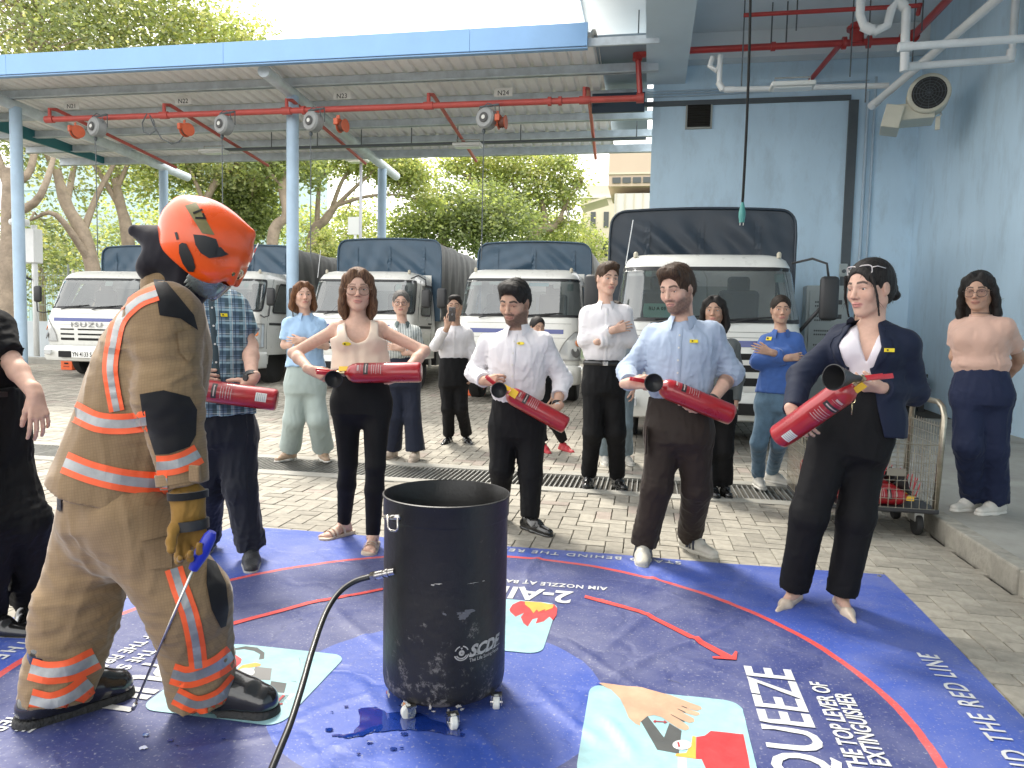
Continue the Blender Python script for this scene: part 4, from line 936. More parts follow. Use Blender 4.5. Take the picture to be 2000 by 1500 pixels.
for q in range(14):
    px, py = random.choice(((270, 50), (560, 1215), (700, 1200), (590, 1300), (1330, 1340), (1470, 1330)))[0], 0
    c = gp(random.choice((575, 585, 640, 700, 1310, 1320, 600)), random.choice((1100, 1215, 1300, 1340, 1165)))
    L_ = random.uniform(.01, .04); a = random.uniform(0, 3); d_ = (math.cos(a)*L_, math.sin(a)*L_)
    conform('scuff', [[(c[0]-d_[0], c[1]-d_[1]), (c[0], c[1]+.003), (c[0]+d_[0], c[1]+d_[1]), (c[0]+d_[0], c[1]+d_[1]+.002), (c[0], c[1]+.006)]], V_grey, .0035, 0)
for px, py in ((1742, 1130), (1740, 1124)):
    p = G(1738, 1129); 
MB().lathe([(.012, 0), (.012, .004), (.006, .004), (.006, 0)], c=(MAT_X1-.04, MAT_Y1-.04, .008), n=14, cap=False).build('grommet', M_galv, mt)

# ================================================================== black steel drum on casters
def drum_material():
    m = mat('drum_black', (.010, .0095, .009), .46, var=.25, vscale=8, bump=.25, bscale=24, spec=.5)
    t = m.node_tree; n = t.nodes; k = t.links.new; b = n['Principled BSDF']; src = b.inputs['Base Color'].links[0].from_socket
    tcn = n.new('ShaderNodeTexCoord'); z = n.new('ShaderNodeTexNoise'); z.inputs['Scale'].default_value = 14; z.inputs['Detail'].default_value = 12; z.inputs['Roughness'].default_value = .82; k(tcn.outputs['Object'], z.inputs[0])
    sp = n.new('ShaderNodeSeparateXYZ'); k(tcn.outputs['Object'], sp.inputs[0])
    hm = n.new('ShaderNodeMapRange'); hm.inputs[1].default_value = .45; hm.inputs[2].default_value = .08; hm.inputs[3].default_value = .0; hm.inputs[4].default_value = .10; k(sp.outputs['Z'], hm.inputs[0])
    ad = n.new('ShaderNodeMath'); ad.operation = 'ADD'; k(z.outputs['Fac'], ad.inputs[0]); k(hm.outputs[0], ad.inputs[1])
    mr = n.new('ShaderNodeMapRange'); mr.inputs[1].default_value = .61; mr.inputs[2].default_value = .67; k(ad.outputs[0], mr.inputs[0])
    x = n.new('ShaderNodeMix'); x.data_type = 'RGBA'; k(mr.outputs[0], x.inputs[0]); k(src, x.inputs[6]); x.inputs[7].default_value = (.13, .12, .11, 1)
    # fine scratches
    mp_ = n.new('ShaderNodeMapping'); mp_.inputs['Scale'].default_value = (40, 40, 6); mp_.inputs['Rotation'].default_value = (.5, .3, 0); k(tcn.outputs['Object'], mp_.inputs[0])
    z2 = n.new('ShaderNodeTexNoise'); z2.inputs['Scale'].default_value = 3; z2.inputs['Detail'].default_value = 8; z2.inputs['Roughness'].default_value = .8; k(mp_.outputs[0], z2.inputs[0])
    mr2 = n.new('ShaderNodeMapRange'); mr2.inputs[1].default_value = .66; mr2.inputs[2].default_value = .72; mr2.inputs[4].default_value = .55; k(z2.outputs['Fac'], mr2.inputs[0])
    y = n.new('ShaderNodeMix'); y.data_type = 'RGBA'; k(mr2.outputs[0], y.inputs[0]); k(x.outputs[2], y.inputs[6]); y.inputs[7].default_value = (.22, .21, .2, 1)
    k(y.outputs[2], b.inputs['Base Color']); return m
DC = D(869, 1200, 2.64); DC = Vector((DC[0], DC[1], 0)); DR, DZ0, DZ1 = .219, .044, .735
dr = thing('steel_drum', 'tall black scuffed steel drum on white casters standing on the blue mat', 'drum', DC)
b = MB(); b.lathe([(.001, DZ0), (DR-.05, DZ0), (DR-.016, DZ0+.008), (DR-.004, DZ0+.022), (DR, DZ0+.05), (DR, .2), (DR+.0005, .4), (DR, .66), (DR+.002, .664), (DR+.004, .668), (DR+.004, DZ1-.006), (DR+.007, DZ1-.003), (DR+.007, DZ1+.002), (DR+.002, DZ1+.004), (DR-.001, DZ1), (DR-.003, .6), (DR-.004, DZ0+.05), (DR-.05, DZ0+.02), (.001, DZ0+.018)], n=96, cap=False)
b.build('drum_body', drum_material(), dr, True, 50)
M_chrome = mat('worn_steel', (.55, .53, .5), .28, 1.0, var=.15, vscale=30)
def onD(px, py, off=.003):
    """point on the drum skin seen at a photo pixel"""
    d = ray(px, py); ox, oy = CAM[0]-DC.x, CAM[1]-DC.y; r_ = DR+off; a_ = d[0]**2+d[1]**2; b_ = 2*(ox*d[0]+oy*d[1]); c_ = ox*ox+oy*oy-r_*r_; q = b_*b_-4*a_*c_
    if q < 0: q = 0
    t_ = (-b_-math.sqrt(q))/(2*a_); p = CAM+d*t_; return Vector((p[0]-DC.x, p[1]-DC.y, p[2]))
h0, h1 = onD(752, 1010), onD(778, 1037)
hp = [onD(757, 1007, .004), onD(757, 1007, .012), onD(758, 1030, .022), onD(762, 1036, .022), onD(773, 1037, .022), onD(777, 1033, .02), onD(777, 1012, .012), onD(777, 1012, .004)]
hd = MB().tube(hp, .004, 8).build('handle', M_chrome, dr, True); c1, c2 = onD(753, 1010, .006), onD(781, 1010, .006)
MB().tube([c1, c2], .009, 10).build('hinge', M_chrome, hd, True)
def wheel(px, py, rz):
    p = G(px, py); c = Vector((p[0], p[1], 0))-DC; t = MB()
    b = MB(); b.lathe([(.006, -.012), (.021, -.012), (.025, -.008), (.025, .008), (.021, .012), (.006, .012)], axis=(1, 0, 0), n=24); w_ = b.build('caster_wheel', mat('caster_white', (.62, .62, .58), .4, var=.12), dr, True, 40); w_.location = (c.x, c.y, .032); w_.rotation_euler = (0, 0, rz)
    b = MB(); b.box((-.018, .006, .006), (.003, .024, .034)); b.box((.018, .006, .006), (.003, .024, .034)); b.box((0, .008, .022), (.039, .034, .004)); b.tube([(-.021, 0, 0), (.021, 0, 0)], .005, 8); b.build('fork', M_chrome, w_)
wheel(885, 1428, .5); wheel(797, 1408, -1.0); wheel(969, 1388, .2); wheel(812, 1345, .9)
# emblem, initials and motto printed on the drum (wrapped on the skin)
Mw = mat('drum_print_white', (.36, .345, .32), .6, var=.3, vscale=60)
def drum_text(s_, size, px, py, slope, sx=1, bold=0, shear=0):
    vs, fs = text_mesh(s_, size, 0, bold, sx); c = onD(px, py); th0 = math.atan2(c.y, c.x)
    V_ = []
    for v in vs:
        x, y = v[0]+shear*v[1], v[1]+slope*v[0]; th = th0+x/DR; V_.append(((DR+.0015)*math.cos(th), (DR+.0015)*math.sin(th), c.z+y))
    o = MB().add(V_, fs).build('lettering', Mw, dr); o['kind'] = 'stuff'; return o
drum_text('SCDF', .055, 951, 1263, .03, 1.0, .0025, .35); drum_text('The Life Saving Force', .017, 950, 1280, .03, .92, .0002)
def drum_arc(px, py, r0, r1, a0, a1):
    c = onD(px, py); th0 = math.atan2(c.y, c.x); V_ = []; n = 14
    for i in range(n+1):
        a = R(a0+(a1-a0)*i/n)
        for r_ in (r0, r1): V_.append(((DR+.0015)*math.cos(th0+r_*math.cos(a)/DR), (DR+.0015)*math.sin(th0+r_*math.cos(a)/DR), c.z+r_*math.sin(a)))
    return MB().add(V_, [[2*i, 2*i+1, 2*i+3, 2*i+2] for i in range(n)]).build('emblem', Mw, dr)
drum_arc(902, 1276, .0225, .027, 200, 345); drum_arc(902, 1276, .0165, .0205, 205, 335); drum_arc(902, 1276, .021, .025, 20, 80); drum_arc(902, 1276, .021, .025, 105, 160); drum_arc(902, 1270, .001, .008, 60, 120); drum_arc(902, 1276, .002, .010, 0, 360)
c = onD(951, 1272); th0 = math.atan2(c.y, c.x)
MB().add([((DR+.0015)*math.cos(th0+x/DR), (DR+.0015)*math.sin(th0+x/DR), c.z+z+x*.03) for x in (-.07, -.03, .03, .075) for z in (-.001, .0012)], [[0, 1, 3, 2], [2, 3, 5, 4], [4, 5, 7, 6]]).build('underline', Mw, dr)
# peeled stickers near the bottom, bare patches
def drum_blob(px, py, w_, h_, m, seed):
    rr_ = random.Random(seed); c = onD(px, py); th0 = math.atan2(c.y, c.x); n = 18; P = [(0, 0)]
    for i in range(n): a = 2*math.pi*i/n; q = rr_.uniform(.45, 1.15); P.append((w_*q*math.cos(a), h_*q*math.sin(a)))
    V_ = [((DR+.001)*math.cos(th0+x/DR), (DR+.001)*math.sin(th0+x/DR), c.z+y) for x, y in P]
    MB().add(V_, [[0, i+1, (i+1) % n+1] for i in range(n)]).build('paint_chip', m, dr)
for i, (px, py, w_, h_, m_) in enumerate(((792, 1378, .022, .018, Mw), (790, 1378, .012, .011, mat('sticker_orange', (.6, .22, .06), .5)), (757, 1355, .012, .014, Mw), (754, 1352, .006, .008, M_redp), (868, 1200, .008, .006, mat('scuff_grey', (.10, .10, .11), .6)), (912, 1197, .034, .010, mat('scuff_grey', (.10, .10, .11), .6)), (905, 1205, .02, .012, mat('scuff_grey', (.10, .10, .11), .6)), (895, 1380, .014, .007, Mw), (903, 1386, .009, .006, Mw), (876, 1388, .006, .006, Mw), (840, 1382, .006, .009, Mw), (846, 1390, .008, .003, Mw), (981, 1340, .004, .006, Mw), (855, 1141, .018, .0022, Mw), (845, 1143, .008, .003, Mw), (925, 1139, .02, .001, Mw), (945, 1135, .008, .0015, Mw))): drum_blob(px, py, w_, h_, m_, i)
# gas hose and coupling
hs = thing('gas_hose', 'black rubber hose with steel coupling running from the drum across the mat', 'hose', DC); o0 = Vector(DC)
e0 = onD(766, 1117, .0); nrm = Vector((e0.x, e0.y, 0)).normalized(); dirn = Vector((nrm.x-.15, nrm.y, -.16)).normalized()
ca = D(715, 1128, 2.52); ca = Vector(ca)-o0
dirn = (ca-e0).normalized()
b = MB(); L_ = (ca-e0).length
b.lathe([(.012, -.01), (.012, .012), (.015, .014), (.015, .022), (.011, .024), (.011, .032), (.014, .034), (.014, L_*.62)], c=e0, axis=dirn, n=16); b.build('coupling', M_chrome, hs, True, 40)
b = MB(); b.lathe([(.017, L_*.62), (.017, L_*.78), (.011, L_*.8), (.011, L_+.02)], c=e0, axis=dirn, n=6); b.build('hex_nut', M_chrome, hs)
q = [ca-dirn*.02] + [Vector(D(x, y, d_))-o0 for x, y, d_ in ((690, 1137, 2.50), (660, 1160, 2.46), (635, 1200, 2.38), (610, 1270, 2.24), (590, 1340, 2.10), (568, 1410, 1.97), (548, 1460, 1.88), (520, 1530, 1.76), (495, 1610, 1.62))]
# end on the mat towards the viewer
pe = G(470, 1760); q += [Vector((pe[0], pe[1], .02))-o0, Vector((pe[0]-.3, pe[1]-.5, .02))-o0]
def spline(P, n=6):
    out_ = []; P = [2*P[0]-P[1]]+P+[2*P[-1]-P[-2]]
    for i in range(1, len(P)-2):
        for k in range(n):
            t_ = k/n; a, b_, c, d_ = P[i-1], P[i], P[i+1], P[i+2]
            out_.append(.5*((2*b_)+(c-a)*t_+(2*a-5*b_+4*c-d_)*t_*t_+(3*b_-a-3*c+d_)*t_**3))
    return out_+[P[-2]]
MB().tube(spline(q, 6), .0095, 14).build('rubber_hose', mat('rubber_black', (.018, .018, .018), .4, coat=.1), hs, True)

# ================================================================== fire extinguishers
M_ext = mat('extinguisher_red', (.33, .010, .016), .3, var=.16, vscale=9, coat=.4, dirt=.12, spec=.6, bump=.04, bscale=40)
M_lever = mat('lever_red', (.50, .02, .03), .3, coat=.4); M_brass = mat('brass', (.45, .36, .22), .35, 1.); M_horn = mat('horn_black', (.015, .015, .016), .45); M_tagy = mat('tag_yellow', (.80, .50, .03), .5)
M_lbl = mat('label_black', (.02, .02, .02), .4); M_lbw = mat('label_white', (.40, .30, .29), .5)
ext_parts = {}
EL, ER = .43, .058
def wrap(b, z0, z1, a0, a1, r_, n=10, mi=0):
    vs = [(r_*math.cos(R(a0+(a1-a0)*i/n)), r_*math.sin(R(a0+(a1-a0)*i/n)), z) for z in (z0, z1) for i in range(n+1)]
    return b.add(vs, [[i, i+1, n+2+i, n+1+i] for i in range(n)], mi)
def make_ext(label, base, top, face=(0, -1, 0), horn=(0, -1, 0), hornlen=.19, group=None, parent=None, yellow=True, lab=True, stk=False, scale=1., lever_dir=None, hr=.05):
    """local +Z runs from base to neck; local +X is turned towards 'face' (the printed side)"""
    base, top = Vector(base), Vector(top); z = (top-base).normalized(); x = Vector(face); x = (x-z*x.dot(z)).normalized(); y = z.cross(x)
    M = Matrix((x, y, z)).transposed().to_4x4(); M.translation = base
    t = bpy.data.objects.new('fire_extinguisher', None); COL.objects.link(t); t.empty_display_size = .1; t.matrix_world = M; tag(t, label, 'fire extinguisher', group); t.scale = (scale,)*3
    b = MB(); b.lathe([(.001, .006), (ER-.012, .004), (ER-.003, .010), (ER, .022), (ER, EL-.06), (ER-.004, EL-.035), (ER-.016, EL-.012), (ER-.034, EL), (.018, EL+.006), (.016, EL+.02)], n=40); b.build('cylinder', M_ext, t, True, 50)
    b = MB(); b.lathe([(.02, EL+.012), (.02, EL+.024), (.015, EL+.026), (.015, EL+.06), (.010, EL+.064)], n=16); b.build('valve', M_brass, t, True, 40)
    inv = M.to_3x3().inverted(); hd_ = (inv @ Vector(horn)).normalized()
    ld = (inv @ Vector(lever_dir)).normalized() if lever_dir is not None else Vector((-hd_.x*.2, -hd_.y*.2, 1)).normalized()
    sd = ld.cross(hd_)
    if sd.length < .1: sd = ld.cross(Vector((1, 0, 0)))
    sd.normalize(); c0 = Vector((0, 0, EL+.05))
    for off, L_, sp in ((.010, .13, .006), (-.012, .115, -.02)):
        b = MB(); nn = hd_.cross(sd).normalized(); a_ = c0+hd_*0+(-hd_)*off; e_ = a_+ld*L_+(-hd_)*sp; b.bar(a_, e_, .022, .005, up=hd_, bev=.002); b.build('lever', M_lever, t, True, 40)
    hc = c0+hd_*.015
    b = MB(); b.tube([c0, hc+hd_*.02], .009, 10); b.lathe([(.014, .02), (.016, .05), (.02, .07), (hr*.62, hornlen*.6), (hr*.92, hornlen*.93), (hr, hornlen), (hr-.004, hornlen+.001), (hr*.85, hornlen*.92), (.014, .08), (.001, .075)], c=c0, axis=hd_, n=28, cap=False); b.build('horn', M_horn, t, True, 60)
    if yellow: 
        b = MB(); b.box(c0+Vector((ER*.35, ER*.3, -.03)), (.004, .03, .05)); b.build('safety_tag', M_tagy, t)
    pr = c0+sd*.02+Vector((0, 0, -.03)); MB().tube([pr+Vector((0, .011*math.cos(a*.63), .011*math.sin(a*.63)-.01)) for a in range(11)], .0016, 6, False).build('pin_ring', M_chrome, t, True)
    if lab:
        b = MB(); wrap(b, EL*.50, EL*.86, -48, 48, ER+.0006); b.build('label_plate', mat('label_dark_red', (.27, .01, .016), .35, coat=.4), t)
        b = MB(); wrap(b, EL*.70, EL*.76, -40, 40, ER+.0012); b.build('label_band', M_lbl, t)
        b = MB()
        for k in range(5): wrap(b, EL*(.53+.03*k), EL*(.533+.03*k)+.0015, -38+6*(k % 2), 20+9*(k % 3), ER+.0012, 6)
        wrap(b, EL*.80, EL*.803, -30, 30, ER+.0012, 6); wrap(b, EL*.82, EL*.845, -18, 18, ER+.0012, 6); b.build('label_print', M_lbw, t); b = MB(); wrap(b, EL*.722, EL*.738, -30, 30, ER+.0018, 8); b.build('label_print', M_lbw, t)
        if not stk: return t
        b = MB(); wrap(b, EL*.12, EL*.25, -26, 20, ER+.0008); b.build('service_sticker', mat('sticker_white', (.55, .55, .53), .5), t)
        b = MB()
        for k in range(5): wrap(b, EL*(.14+.022*k), EL*(.143+.022*k), -24, 18-5*(k % 2), ER+.0014, 5)
        b.build('sticker_print', M_lbl, t)
    return t

# ================================================================== wire cage trolley with spare extinguishers
TX0, TX1, TY0, TY1, TZ = 1.08, 1.93, 5.22, 5.86, .20
tr = thing('cage_trolley', 'steel wire cage trolley holding red extinguishers beside the concrete kerb', 'trolley', ((TX0+TX1)/2, (TY0+TY1)/2, 0)); tc_ = Vector(tr.location)
M_wire = mat('trolley_steel', (.42, .38, .30), .35, .9, var=.2, vscale=30)
MB().box((0, 0, TZ-.015), (TX1-TX0, TY1-TY0, .035), bev=.01).build('deck', mat('deck_dark', (.03, .03, .033), .5), tr)
MB().tube([Vector(p)-tc_ for p in ((TX1-.02, TY0+.02, TZ), (TX1+.0, TY0+.02, .82), (TX1+.0, TY0+.06, .88), (TX1+.0, TY0+.14, .91), (TX1+.0, TY1-.14, .91), (TX1+.0, TY1-.06, .88), (TX1, TY1-.02, .82), (TX1-.02, TY1-.02, TZ))], .019, 14).build('push_handle', M_wire, tr, True)
def cage(x0, y0, x1, y1, zt, name):
    b = MB(); L_ = math.hypot(x1-x0, y1-y0); n = int(L_/.048)
    for i in range(n+1): x, y = x0+(x1-x0)*i/n-tc_.x, y0+(y1-y0)*i/n-tc_.y; b.tube([(x, y, TZ), (x, y, zt)], .0022, 5)
    z = TZ
    while z <= zt+.001: b.tube([(x0-tc_.x, y0-tc_.y, z), (x1-tc_.x, y1-tc_.y, z)], .0024 if z < zt-.05 else .0045, 5); z += .0925/1.5
    o = b.build(name, M_wire, tr); o['kind'] = 'stuff'
cage(TX0, TY0, TX1-.03, TY0, .66, 'wire_panel'); cage(TX0, TY1, TX1-.03, TY1, .80, 'wire_panel'); cage(TX0, TY0, TX0, TY1, .80, 'wire_panel'); cage(TX1-.02, TY0+.03, TX1-.02, TY1-.03, .78, 'wire_panel')
MB().box((TX1-.28-tc_.x, TY0-.006-tc_.y, .44), (.12, .006, .05), bev=.002).build('name_plate', mat('plate_taupe', (.22, .20, .16), .5), tr)
MB().box((TX1-.18-tc_.x, TY1-.03-tc_.y, .68), (.012, .02, .07)).build('yellow_tape', M_tagy, tr)
for x in (TX0+.1, TX1-.1):
    for y in (TY0+.1, TY1-.1):
        w_ = MB().lathe([(.01, -.02), (.07, -.02), (.075, -.01), (.075, .01), (.07, .02), (.01, .02)], c=(x-tc_.x, y-tc_.y, .077), axis=(1, 0, 0), n=20).build('caster_wheel', M_tyre, tr, True, 40)
        MB().box((x-tc_.x, y-tc_.y, .14), (.06, .07, .08)).build('fork', M_galv, w_)
lbls = ['extinguisher lying nearest the front of the cage trolley', 'extinguisher lying second from the front in the cage trolley', 'extinguisher lying in the middle of the cage trolley', 'extinguisher lying second from the back in the cage trolley', 'extinguisher lying at the back of the cage trolley']
for i in range(5):
    y = TY0+.075+i*.122; make_ext('red '+lbls[i], (TX1-.62+.02*(i % 2), y, TZ+.062+.0*i), (TX1-.1, y, TZ+.062), face=(0, -1, .5), horn=(-.6, .2, .75), hornlen=.14, group='spare extinguishers in the trolley', lab=i == 0, lever_dir=(.25, 0, 1))
for i in range(3):
    y = TY0+.17+i*.13; make_ext('red extinguisher of the upper layer in the cage trolley, '+('front', 'middle', 'rear')[i]+' one', (TX1-.80, y, TZ+.17), (TX1-.32, y, TZ+.168), face=(0, -1, .5), horn=(-.6, .2, .75), hornlen=.14, group='spare extinguishers in the trolley', lab=False, lever_dir=(.25, 0, 1))
# ================================================================== far ground, hedge, wall, fence
M_grass = mat('grass', (.07, .12, .03), .9, var=.3, vscale=2, bump=.6, bscale=30)
b = MB(); b.add([(-90, 22.5, .36), (40, 22.5, .36), (60, 90, .5), (-120, 90, .5)], [[0, 1, 2, 3]]); o = b.build('grass_verge', M_grass); tag(o, kind='structure')
b = MB(); b.box((-13.5, 21.6, .42), (34, .45, .22), bev=.02); o = b.build('yard_kerb', M_conc); tag(o, kind='structure')
pw = thing('perimeter_wall', 'low pale grey wall along the left edge of the yard behind the post', 'wall', (-15.6, 17.6, .3))
for i in range(5):
    MB().box((-1.4-i*2.0+4.4, 0+.35*0, .52), (1.98, .14, 1.05), bev=.01).build('wall_panel', mat('wall_pale', (.50, .55, .58), .7, var=.08, vscale=2), pw)
b = MB(); b.box((-14.3, 16.2, .32), (3.4, .5, .2), bev=.02); o = b.build('kerb_block', M_conc); tag(o, 'long concrete kerb block at the foot of the left carport post', 'kerb block')
M_fence = mat('fence_grey', (.28, .31, .30), .6, .3)
fe = thing('perimeter_fence', 'tall grey mesh fence with spiked top behind the parked trucks', 'fence', (-15, 23.6, .36)); o0 = Vector(fe.location)
for i in range(19):
    MB().tube([(-10+i*2.0, 0, 0), (-10+i*2.0, 0, 3.1)], .035, 8).build('fence_post', M_fence, fe)
b = MB()
for i in range(330): x = -10+i*.11; b.tube([(x, 0, .1), (x, 0, 2.75), (x, -.12 if i % 2 else .12, 2.95)], .006, 4, False)
for z in (.2, .9, 1.6, 2.3, 2.7): b.tube([(-10, 0, z), (26, 0, z)], .012, 4)
o = b.build('fence_bars', M_fence, fe); o['kind'] = 'stuff'
# ================================================================== leaves and trees
def leaf_material(name, cols):
    m = bpy.data.materials.new(name); m.use_nodes = True; t = m.node_tree; n = t.nodes; k = t.links.new; n.clear()
    o_ = n.new('ShaderNodeOutputMaterial'); a = n.new('ShaderNodeAttribute'); a.attribute_name = 'Col'
    d = n.new('ShaderNodeBsdfPrincipled'); d.inputs['Roughness'].default_value = .5; d.inputs['Specular IOR Level'].default_value = .35; k(a.outputs['Color'], d.inputs['Base Color'])
    tr = n.new('ShaderNodeBsdfTranslucent'); hs = n.new('ShaderNodeVectorMath'); hs.operation = 'MULTIPLY'; hs.inputs[1].default_value = (1.5, 1.5, .7); k(a.outputs['Color'], hs.inputs[0]); k(hs.outputs[0], tr.inputs[0])
    mxs = n.new('ShaderNodeMixShader'); mxs.inputs[0].default_value = .5; k(d.outputs[0], mxs.inputs[1]); k(tr.outputs[0], mxs.inputs[2]); k(mxs.outputs[0], o_.inputs[0]); return m
M_leaf = leaf_material('foliage', None)
M_bark = mat('bark', (.30, .24, .18), .9, var=.3, vscale=3, bump=1., bscale=14, bdist=.03)
LR = np.random.RandomState(11)
def leaves(centres, radii, n, size, cols, parent, flat=.7, name='crown'):
    """many small bent leaves in clumps spread through the crown"""
    C_ = np.array(centres); Rr = np.array(radii); w_ = Rr**2; w_ = w_/w_.sum(); nc = max(8, n//26)
    ci = LR.choice(len(C_), nc, p=w_); u = LR.normal(size=(nc, 3)); u /= np.linalg.norm(u, axis=1)[:, None]; rad = LR.uniform(.25, 1.0, nc)**.45
    cc = C_[ci]+u*(Rr[ci]*rad)[:, None]*np.array([1, 1, flat])
    csz = LR.uniform(.14, .34, nc)*Rr[ci]**.5*1.35; hue = LR.uniform(0, 1, nc)
    k = LR.choice(nc, n); p = cc[k]+LR.normal(size=(n, 3))*csz[k][:, None]*np.array([1, 1, .6])
    d = LR.normal(size=(n, 3)); d[:, 2] = d[:, 2]*.4-.35; d /= np.linalg.norm(d, axis=1)[:, None]
    e = np.cross(d, LR.normal(size=(n, 3))); e /= np.linalg.norm(e, axis=1)[:, None]; nn = np.cross(d, e)
    s = size*LR.uniform(.6, 1.3, n)[:, None]; wd = s*.30
    V_ = np.stack([p, p+d*s*.5+e*wd+nn*s*.06, p+d*s, p+d*s*.5-e*wd+nn*s*.06], 1).reshape(-1, 3)
    c0, c1, c2 = [np.array(c) for c in cols]; h = np.clip(hue[k]+LR.normal(size=n)*.22, 0, 1)[:, None]
    col = np.where(h < .6, c0+(c1-c0)*h/.6, c1+(c2-c1)*(h-.6)/.4)*LR.uniform(.75, 1.25, n)[:, None]
    me = bpy.data.meshes.new(name); me.vertices.add(4*n); me.vertices.foreach_set('co', V_.ravel().astype(np.float32)); me.loops.add(4*n); me.loops.foreach_set('vertex_index', np.arange(4*n, dtype=np.int32)); me.polygons.add(n); me.polygons.foreach_set('loop_start', np.arange(0, 4*n, 4, dtype=np.int32)); me.polygons.foreach_set('loop_total', np.full(n, 4, np.int32)); me.update(calc_edges=True)
    ca = me.color_attributes.new('Col', 'FLOAT_COLOR', 'POINT'); ca.data.foreach_set('color', np.concatenate([np.repeat(col, 4, 0), np.ones((4*n, 1))], 1).astype(np.float32).ravel())
    return link(name, me, M_leaf, parent)
G1 = ((.15, .185, .10), (.28, .32, .17), (.48, .47, .28)); G2 = ((.125, .16, .08), (.23, .28, .135), (.36, .40, .20)); G3 = ((.19, .235, .10), (.34, .39, .17), (.50, .49, .26))
def tree(label, base, trunk, limbs, blobs, n, size=.2, cols=G1, r0=.3, name='broadleaf_tree', flat=.75, twigs=3):
    """base (px, depth); trunk / limbs as photo-measured points at real depths; blobs = crown clumps (px, py, radius in m, depth offset)"""
    dep = base[1]; g = D(base[0], 640, dep); g[2] = gz(g[1])-.1; g = Vector(g); t = thing(name, label, 'tree', g)
    W_ = lambda px, py, dd=0: Vector(D(px, py, dep+dd))-g
    tp = [Vector((0, 0, 0))]+[W_(*p) for p in trunk]; sm = spline(tp, 5); rr_ = np.linspace(r0, r0*.5, len(sm)); b = MB(); b.tube(sm, [q*(1+.06*math.sin(i*1.3)) for i, q in enumerate(rr_)], 12, False)
    tips = []
    for lb in limbs:
        st = lb[0]; P = [sm[min(int(st*(len(sm)-1)), len(sm)-1)]]+[W_(*p) for p in lb[1:]]; s2 = spline(P, 4); b.tube(s2, list(np.linspace(r0*.5*(1.15-.5*st), r0*.12, len(s2))), 9, False); tips += s2[len(s2)//3:]
    C_ = [W_(px, py, dd) for px, py, r_, dd in blobs]; Rr = [q[2] for q in blobs]
    src = tips if tips else sm[len(sm)//2:]
    rl = random.Random(len(label))
    for c, r_ in zip(C_, Rr):
        s_ = min(src, key=lambda q: (q-c).length)
        m_ = (s_+c)/2+Vector((rl.uniform(-.3, .3), rl.uniform(-.3, .3), rl.uniform(-.1, .4)))*r_; b.tube([s_, m_, c], [r0*.16, r0*.1, r0*.04], 6, False)
        for k in range(twigs):
            e_ = c+Vector((rl.uniform(-1, 1), rl.uniform(-1, 1), rl.uniform(-.5, .9)))*r_*.85; m2 = (c+e_)/2+Vector((rl.uniform(-.2, .2), rl.uniform(-.2, .2), rl.uniform(0, .2)))*r_; b.tube([m_.lerp(c, .5), m2, e_], [r0*.08, r0*.05, r0*.015], 5, False)
    b.build('trunk', M_bark, t, True)
    leaves([tuple(c) for c in C_], Rr, n, size, cols, t, flat)
    return t
tree('thick trunked tree rising at the left edge beyond the carport', (12, 24), [(18, 560), (22, 420), (18, 330)], [(.9, (60, 330, 0), (70, 230, 1), (60, 100, 1)), (.8, (-20, 250, 0), (-10, 120, 0)), (.7, (80, 380, -1), (120, 250, 0))],
     [(30, 60, 2.6, 0), (-40, 20, 2.6, 2), (100, 40, 2.4, 1), (60, 300, 1.3, 2), (20, 0, 2.6, 1), (130, 110, 1.8, 0), (5, 250, 1.5, 1)], 11500, .17, G1, .42)
tree('leaning forked tree behind the leftmost truck', (215, 26), [(170, 480), (130, 400), (110, 330)], [(.45, (190, 380, 1), (230, 300, 1), (250, 180, 0)), (.9, (80, 260, 0), (100, 120, 0)), (.7, (150, 300, 2), (180, 190, 1), (200, 60, 1)), (.3, (110, 420, -1), (60, 430, -1))],
     [(170, 40, 2.4, 1), (240, 60, 2.2, 0), (140, 380, 1.1, 2), (90, 440, .9, 0), (280, 30, 2.2, 1), (150, -20, 2.5, 0), (200, 300, 1.3, 2), (130, 330, 1.2, 3)], 10500, .17, G1, .30)
tree('many stemmed tree just left of the helmet with dark glossy leaves', (262, 28), [(250, 470), (235, 400), (225, 350)], [(.6, (190, 330, 0), (150, 270, 1), (130, 150, 1)), (.9, (260, 300, 0), (300, 250, 0), (330, 120, 0)), (.8, (230, 280, 1), (240, 160, 1))],
     [(330, 60, 2.3, 0), (390, 70, 1.7, 1), (280, 340, 1.5, 1), (340, 330, 1.2, 1), (380, 360, 1.3, 2), (430, 90, 1.6, 0), (250, 330, 1.2, 2), (360, 10, 1.8, 0), (460, 110, 1.3, 1), (490, 70, .9, 1)], 12000, .18, G3, .28)
tree('slender curving tree between the two left trucks', (405, 29), [(395, 460), (400, 400), (425, 350)], [(.9, (470, 310, 0), (500, 250, 0)), (.7, (370, 330, 0), (340, 290, 1)), (.8, (430, 300, 1), (440, 200, 0))],
     [(470, 330, 1.2, 0), (420, 330, 1.1, 1), (500, 120, 1.0, 1), (520, 330, 1.1, 1), (440, 400, 1.0, 3), (350, 300, 1.2, 1)], 9000, .18, G1, .24)
tree('twisted bare stemmed tree behind the second truck', (540, 28), [(532, 470), (560, 420), (552, 370), (562, 330)], [(.8, (530, 340, 0), (500, 290, 0)), (.9, (575, 290, 0), (590, 230, 1))],
     [(500, 400, 1.4, 3), (480, 440, 1.2, 3), (540, 320, 1.0, 0), (600, 330, 1.0, 1), (470, 370, 1.1, 3)], 10000, .18, G2, .25)
